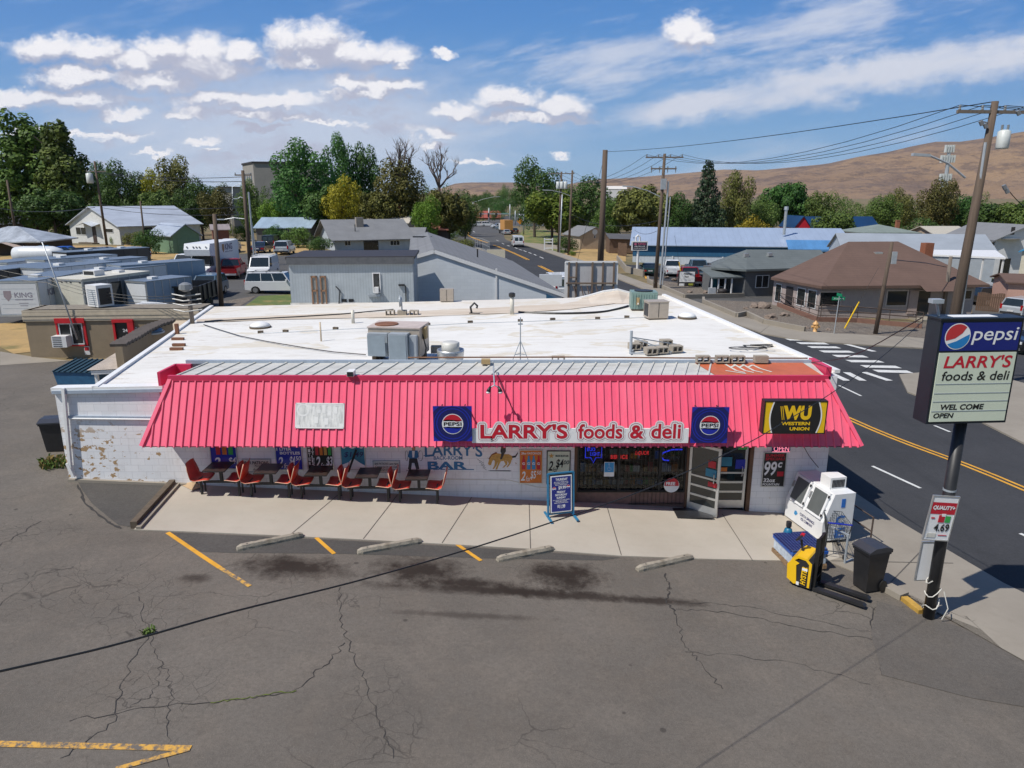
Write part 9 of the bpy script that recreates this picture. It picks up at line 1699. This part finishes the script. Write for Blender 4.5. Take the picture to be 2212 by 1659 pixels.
T('leafy_tree', 'large full green tree right of the office block', 655, 500, 312, 'round', 'g', 135, 150, vi=0); T('leafy_tree', 'green tree with pale lower skirts beside the large full tree', 700, 500, 390, 'wide', 'g', 132, 110); T('leafy_tree', 'tall twin topped green tree, left top', 745, 490, 297, 'round', 'g', 150, 88); T('leafy_tree', 'tall twin topped green tree, right top', 795, 490, 303, 'round', 'g', 152, 84); T('yellow_tree', 'bright yellow tree before the twin topped green tree', 745, 490, 385, 'round', 'y', 128, 88); T('leafy_tree', 'brown green tree under the left bare branches', 868, 500, 332, 'round', 'r', 140, 130, vi=1); T('leafy_tree', 'brown green tree filling below twin topped tree', 818, 500, 400, 'wide', 'r', 138, 120); T('leafy_tree', 'brown crowned tree under the right bare branches', 972, 500, 398, 'wide', 'r', 128, 110); T('leafy_tree', 'light green small tree behind grey roof', 925, 490, 425, 'round', 'b', 122, 66); T('leafy_tree', 'dark green tree at left of the far road', 1005, 505, 420, 'round', 'o', 135, 70)
T('leafy_tree', 'tall dark green tree right of the far road', 1155, 500, 345, 'round', 'g', 190, 108, vi=2); T('leafy_tree', 'broad bright green tree behind the lamp pole', 1192, 540, 404, 'wide', 'b', 155, 146); T('leafy_tree', 'green tree behind the slim wooden pole', 1258, 510, 384, 'round', 'g', 170, 122); T('leafy_tree', 'brown green broad tree right of tall plain pole', 1375, 495, 388, 'wide', 'r', 150, 140); T('leafy_tree', 'olive tree behind the beige cottage', 1310, 500, 428, 'round', 'o', 152, 80); T('leafy_tree', 'dark olive tree behind the warehouse ridge left', 1455, 495, 412, 'round', 'd', 150, 90); T('pine_tree', 'tall dark pine behind the warehouse', 1520, 490, 336, 'cone', 'p', 150, 84); T('leafy_tree', 'brown topped tree right of the tall pine', 1582, 490, 366, 'round', 'r', 155, 74); T('leafy_tree', 'dark spreading tree before the hills, centre right', 1692, 490, 378, 'wide', 'd', 170, 118); T('yellow_tree', 'yellow bush tree over the warehouse ridge', 1612, 495, 448, 'bush', 'y', 138, 90); T('leafy_tree', 'green tree between pine and dark spreading tree', 1640, 490, 425, 'round', 'o', 160, 80); T('leafy_tree', 'green tree left of the red gable', 1760, 490, 412, 'round', 'o', 165, 84); T('leafy_tree', 'brown green tree over the blue roofed hall', 1800, 490, 448, 'wide', 'o', 135, 100); T('leafy_tree', 'olive tree right of blue roofed hall', 1900, 490, 418, 'round', 'o', 160, 84); T('leafy_tree', 'rounded brown tree with hill behind, right of centre', 1935, 490, 410, 'round', 'r', 180, 70); T('leafy_tree', 'tall brown tree beside the phone mast', 2016, 490, 383, 'round', 'r', 165, 96, vi=3); T('leafy_tree', 'green low tree below the phone mast', 1990, 495, 455, 'bush', 'g', 140, 110); T('leafy_tree', 'dark green tree right of the big utility pole', 2130, 490, 428, 'wide', 'd', 160, 130); T('leafy_tree', 'olive green tree at the right frame edge', 2205, 490, 424, 'wide', 'o', 150, 120); T('leafy_tree', 'green tree behind big pole', 2070, 490, 420, 'round', 'd', 170, 90)
SH = 'shrubs around the yards'
for lb, px, yb, yt, lf_, wpx in (('dark rounded bush beside white house corner', 325, 549, 480, 'd', 60), ('olive bush right of dark rounded bush', 290, 530, 492, 'r', 60), ('dark bush behind the silver SUV left', 594, 530, 478, 'd', 66), ('olive bush left of grey roof house', 645, 535, 477, 'o', 80), ('bright green leafy bush at grey roof house corner', 690, 545, 503, 'g', 60), ('green shrub with pale leaves right of the green shed', 485, 510, 482, 'b', 50), ('green shrub behind tall dark pole', 528, 520, 478, 'b', 44), ('olive hedge beside the far road railing', 1003, 545, 506, 'r', 60), ('dark hedge before red roof house', 962, 520, 492, 'd', 60), ('green bush below the bright broad tree', 1222, 545, 500, 'd', 50), ('small pale bush on straw by slim pole', 1238, 553, 541, 'b', 18), ('small shrub at the white house doorstep', 247, 528, 508, 'b', 20), ('green weeds right of dark brown house', 118, 525, 498, 'b', 40), ('low reddish plants at the grey house porch', 1557, 612, 588, 'r', 14), ('shrub by the white gable house door', 2138, 552, 535, 'd', 24), ('small green weeds by the rock bed', 437, 668, 655, 'o', 40)): T('garden_shrub', lb, px, yb, yt, 'bush', lf_, None, wpx, SH, 'shrub')
BT = 'trees in the dense row behind the houses'; rq = random.Random(5)
for i in range(38):
    px = -40+i*29+rq.uniform(-10, 10)
    if 1015 < px < 1140: continue
    T('row_tree', 'one of the dark trees in the dense row behind the left houses', px, 0, 386+rq.uniform(0, 34)-(12 if px < 300 else 0), 'far', rq.choice('ddgoog'), 185+rq.uniform(0, 50), 70, BT)
for i in range(34):
    px = 1150+i*34+rq.uniform(-10, 10); T('row_tree', 'one of the olive trees in the dense row before the hills', px, 0, 412+rq.uniform(0, 32), 'far', rq.choice('doogrd'), 185+rq.uniform(0, 50), 70, BT+' at right')
for i in range(46):
    Y = rq.uniform(300, 620); T('far_tree', 'one of the small trees on the far slope beyond the junction', 1060+rq.uniform(-75, 75), 0, 430-(Y-300)*.085+rq.uniform(-6, 22), 'far', rq.choice('ddgod'), Y, rq.uniform(18, 34), 'trees on the far town slope')
# dead trees: bare forked branches
m_dead = M('dead_wood', (.095, .07, .06), .9, var=.2)
def dead(label, px, Y, yt, yb, wpx):
    p = gp(px, Y); h = zat(yt, Y)-p.z; z0 = zat(yb, Y)-p.z; r = thing('dead_tree', label, 'tree', p); rr = random.Random(px); b = MB(); b.tube([(0, 0, 0), (0, 0, z0)], [.3, .22], 7); b.build('trunk', m_dead, r); b = MB(); W_ = wpx/(F/Y)/2
    def br(q, d, l, rad, n):
        pts = [q]; dd = Vector(d)
        for k in range(4): dd = (dd+Vector((rr.uniform(-.35, .35), rr.uniform(-.35, .35), rr.uniform(-.08, .22)))).normalized(); pts.append(pts[-1]+dd*l/4)
        b.tube(pts, [rad*(1-.16*k) for k in range(5)], 5, cap=False)
        if n: [br(pts[rr.choice((2, 3, 4))], (dd+Vector((rr.uniform(-.9, .9), rr.uniform(-.9, .9), rr.uniform(-.1, .5)))).normalized(), l*rr.uniform(.5, .75), rad*.55, n-1) for _ in range(3)]
    [br(Vector((0, 0, z0*.93)), (sin(a)*.75, cos(a)*.75, 1), (h-z0)*.58, .20, 3) for a in (0.4, 1.5, 2.8, 4.4, 5.5)]; b.build('branch', m_dead, r)
dead('bare dead branches topping the left brown tree', 868, 139, 292, 372, 70); dead('bare forked dead tree against the sky, right one', 952, 127, 312, 396, 70)
# hills
def ridge(px):
    P = [(-2500, 425), (-900, 425), (0, 425), (900, 424), (985, 396), (1010, 394), (1110, 394), (1180, 404), (1240, 396), (1290, 387), (1330, 386), (1400, 381), (1480, 374), (1565, 366), (1640, 368), (1704, 362), (1786, 354), (1857, 338), (1915, 329), (1970, 316), (2021, 306), (2076, 306), (2130, 298), (2212, 284), (2400, 262), (2700, 250), (3400, 300), (5200, 380)]
    for i in range(len(P)-1):
        if P[i][0] <= px <= P[i+1][0]: t = (px-P[i][0])/(P[i+1][0]-P[i][0]); return P[i][1]+(P[i+1][1]-P[i][1])*t
    return 400
def _hill(k):
    a = k.noise(.0016, 8, .65); b_ = k.noise(.006, 8, .75, stretch=(1, 1, 3)); f = k.noise(.03, 5, .7)
    c = k.mixc(k.rng(a, .35, .65), (.31, .205, .125), (.235, .155, .105)); c = k.mixc(k.rng(b_, .49, .56, 0, .7), c, (.125, .088, .078)); c = k.mixc(k.rng(k.noise(.014, 7, .75, stretch=(1, .6, 3)), .53, .58, 0, .7), c, (.10, .072, .066)); c = k.mixc(k.rng(f, .35, .7, 0, .3), c, (.37, .25, .14)); k.color(c); k.p.inputs['Roughness'].default_value = .95; k.bump(b_, .9, 40)
m_hill = node_mat('dry_hill', _hill)
cols = 420; rows = 60; b = MB()
for j in range(rows+1):
    for i in range(cols+1):
        px = -2400+i*(7400/cols); d = ray(px, ridge(px)); Yr = 3600-1000*sst(1300, 2300, px); 
        Y = 1500+(Yr-1500)*min(1, j/(rows-8))+max(0, j-rows+8)*260; zt = CH+d.z/d.y*Yr; t = min(1, j/(rows-8)); x = d.x/d.y*Y; q = Vector((x*.0011, Y*.0011, 0)); rv = mnoise.fractal(q*1.6, 1.0, 2.0, 6)+1.1*abs(mnoise.noise(Vector((x*.0022+Y*.0008, Y*.0009, 3))))+.4*abs(mnoise.noise(Vector((x*.007+Y*.003, Y*.003, 8)))); amp = max(0, zt-20)*.36
        z = hz(0, 1500)-14+(zt-(hz(0, 1500)-14))*(t**1.15)-amp*rv*sin(pi*min(t, 1))**.8
        if j > rows-8: z = zt*(1-.12*(j-rows+8))
        b.v.append((x, Y, z))
b.f = [[j*(cols+1)+i, j*(cols+1)+i+1, (j+1)*(cols+1)+i+1, (j+1)*(cols+1)+i] for j in range(rows) for i in range(cols)]; b.m = [0]*len(b.f); struct(b.build('hills', m_hill, smooth=True))
# ------------------------------------------------------------------ air
hb = MB().box(-26000, 26000, -900, 14000, -60, 1700); m_air = bpy.data.materials.new('air'); m_air.use_nodes = True; _n = m_air.node_tree; _n.nodes.clear(); _v = _n.nodes.new('ShaderNodeVolumePrincipled'); _v.inputs['Color'].default_value = (.80, .84, .95, 1); _v.inputs['Density'].default_value = .000026; _v.inputs['Anisotropy'].default_value = .2; _o = _n.nodes.new('ShaderNodeOutputMaterial'); _n.links.new(_v.outputs[0], _o.inputs['Volume']); struct(hb.build('haze', m_air), 'stuff')
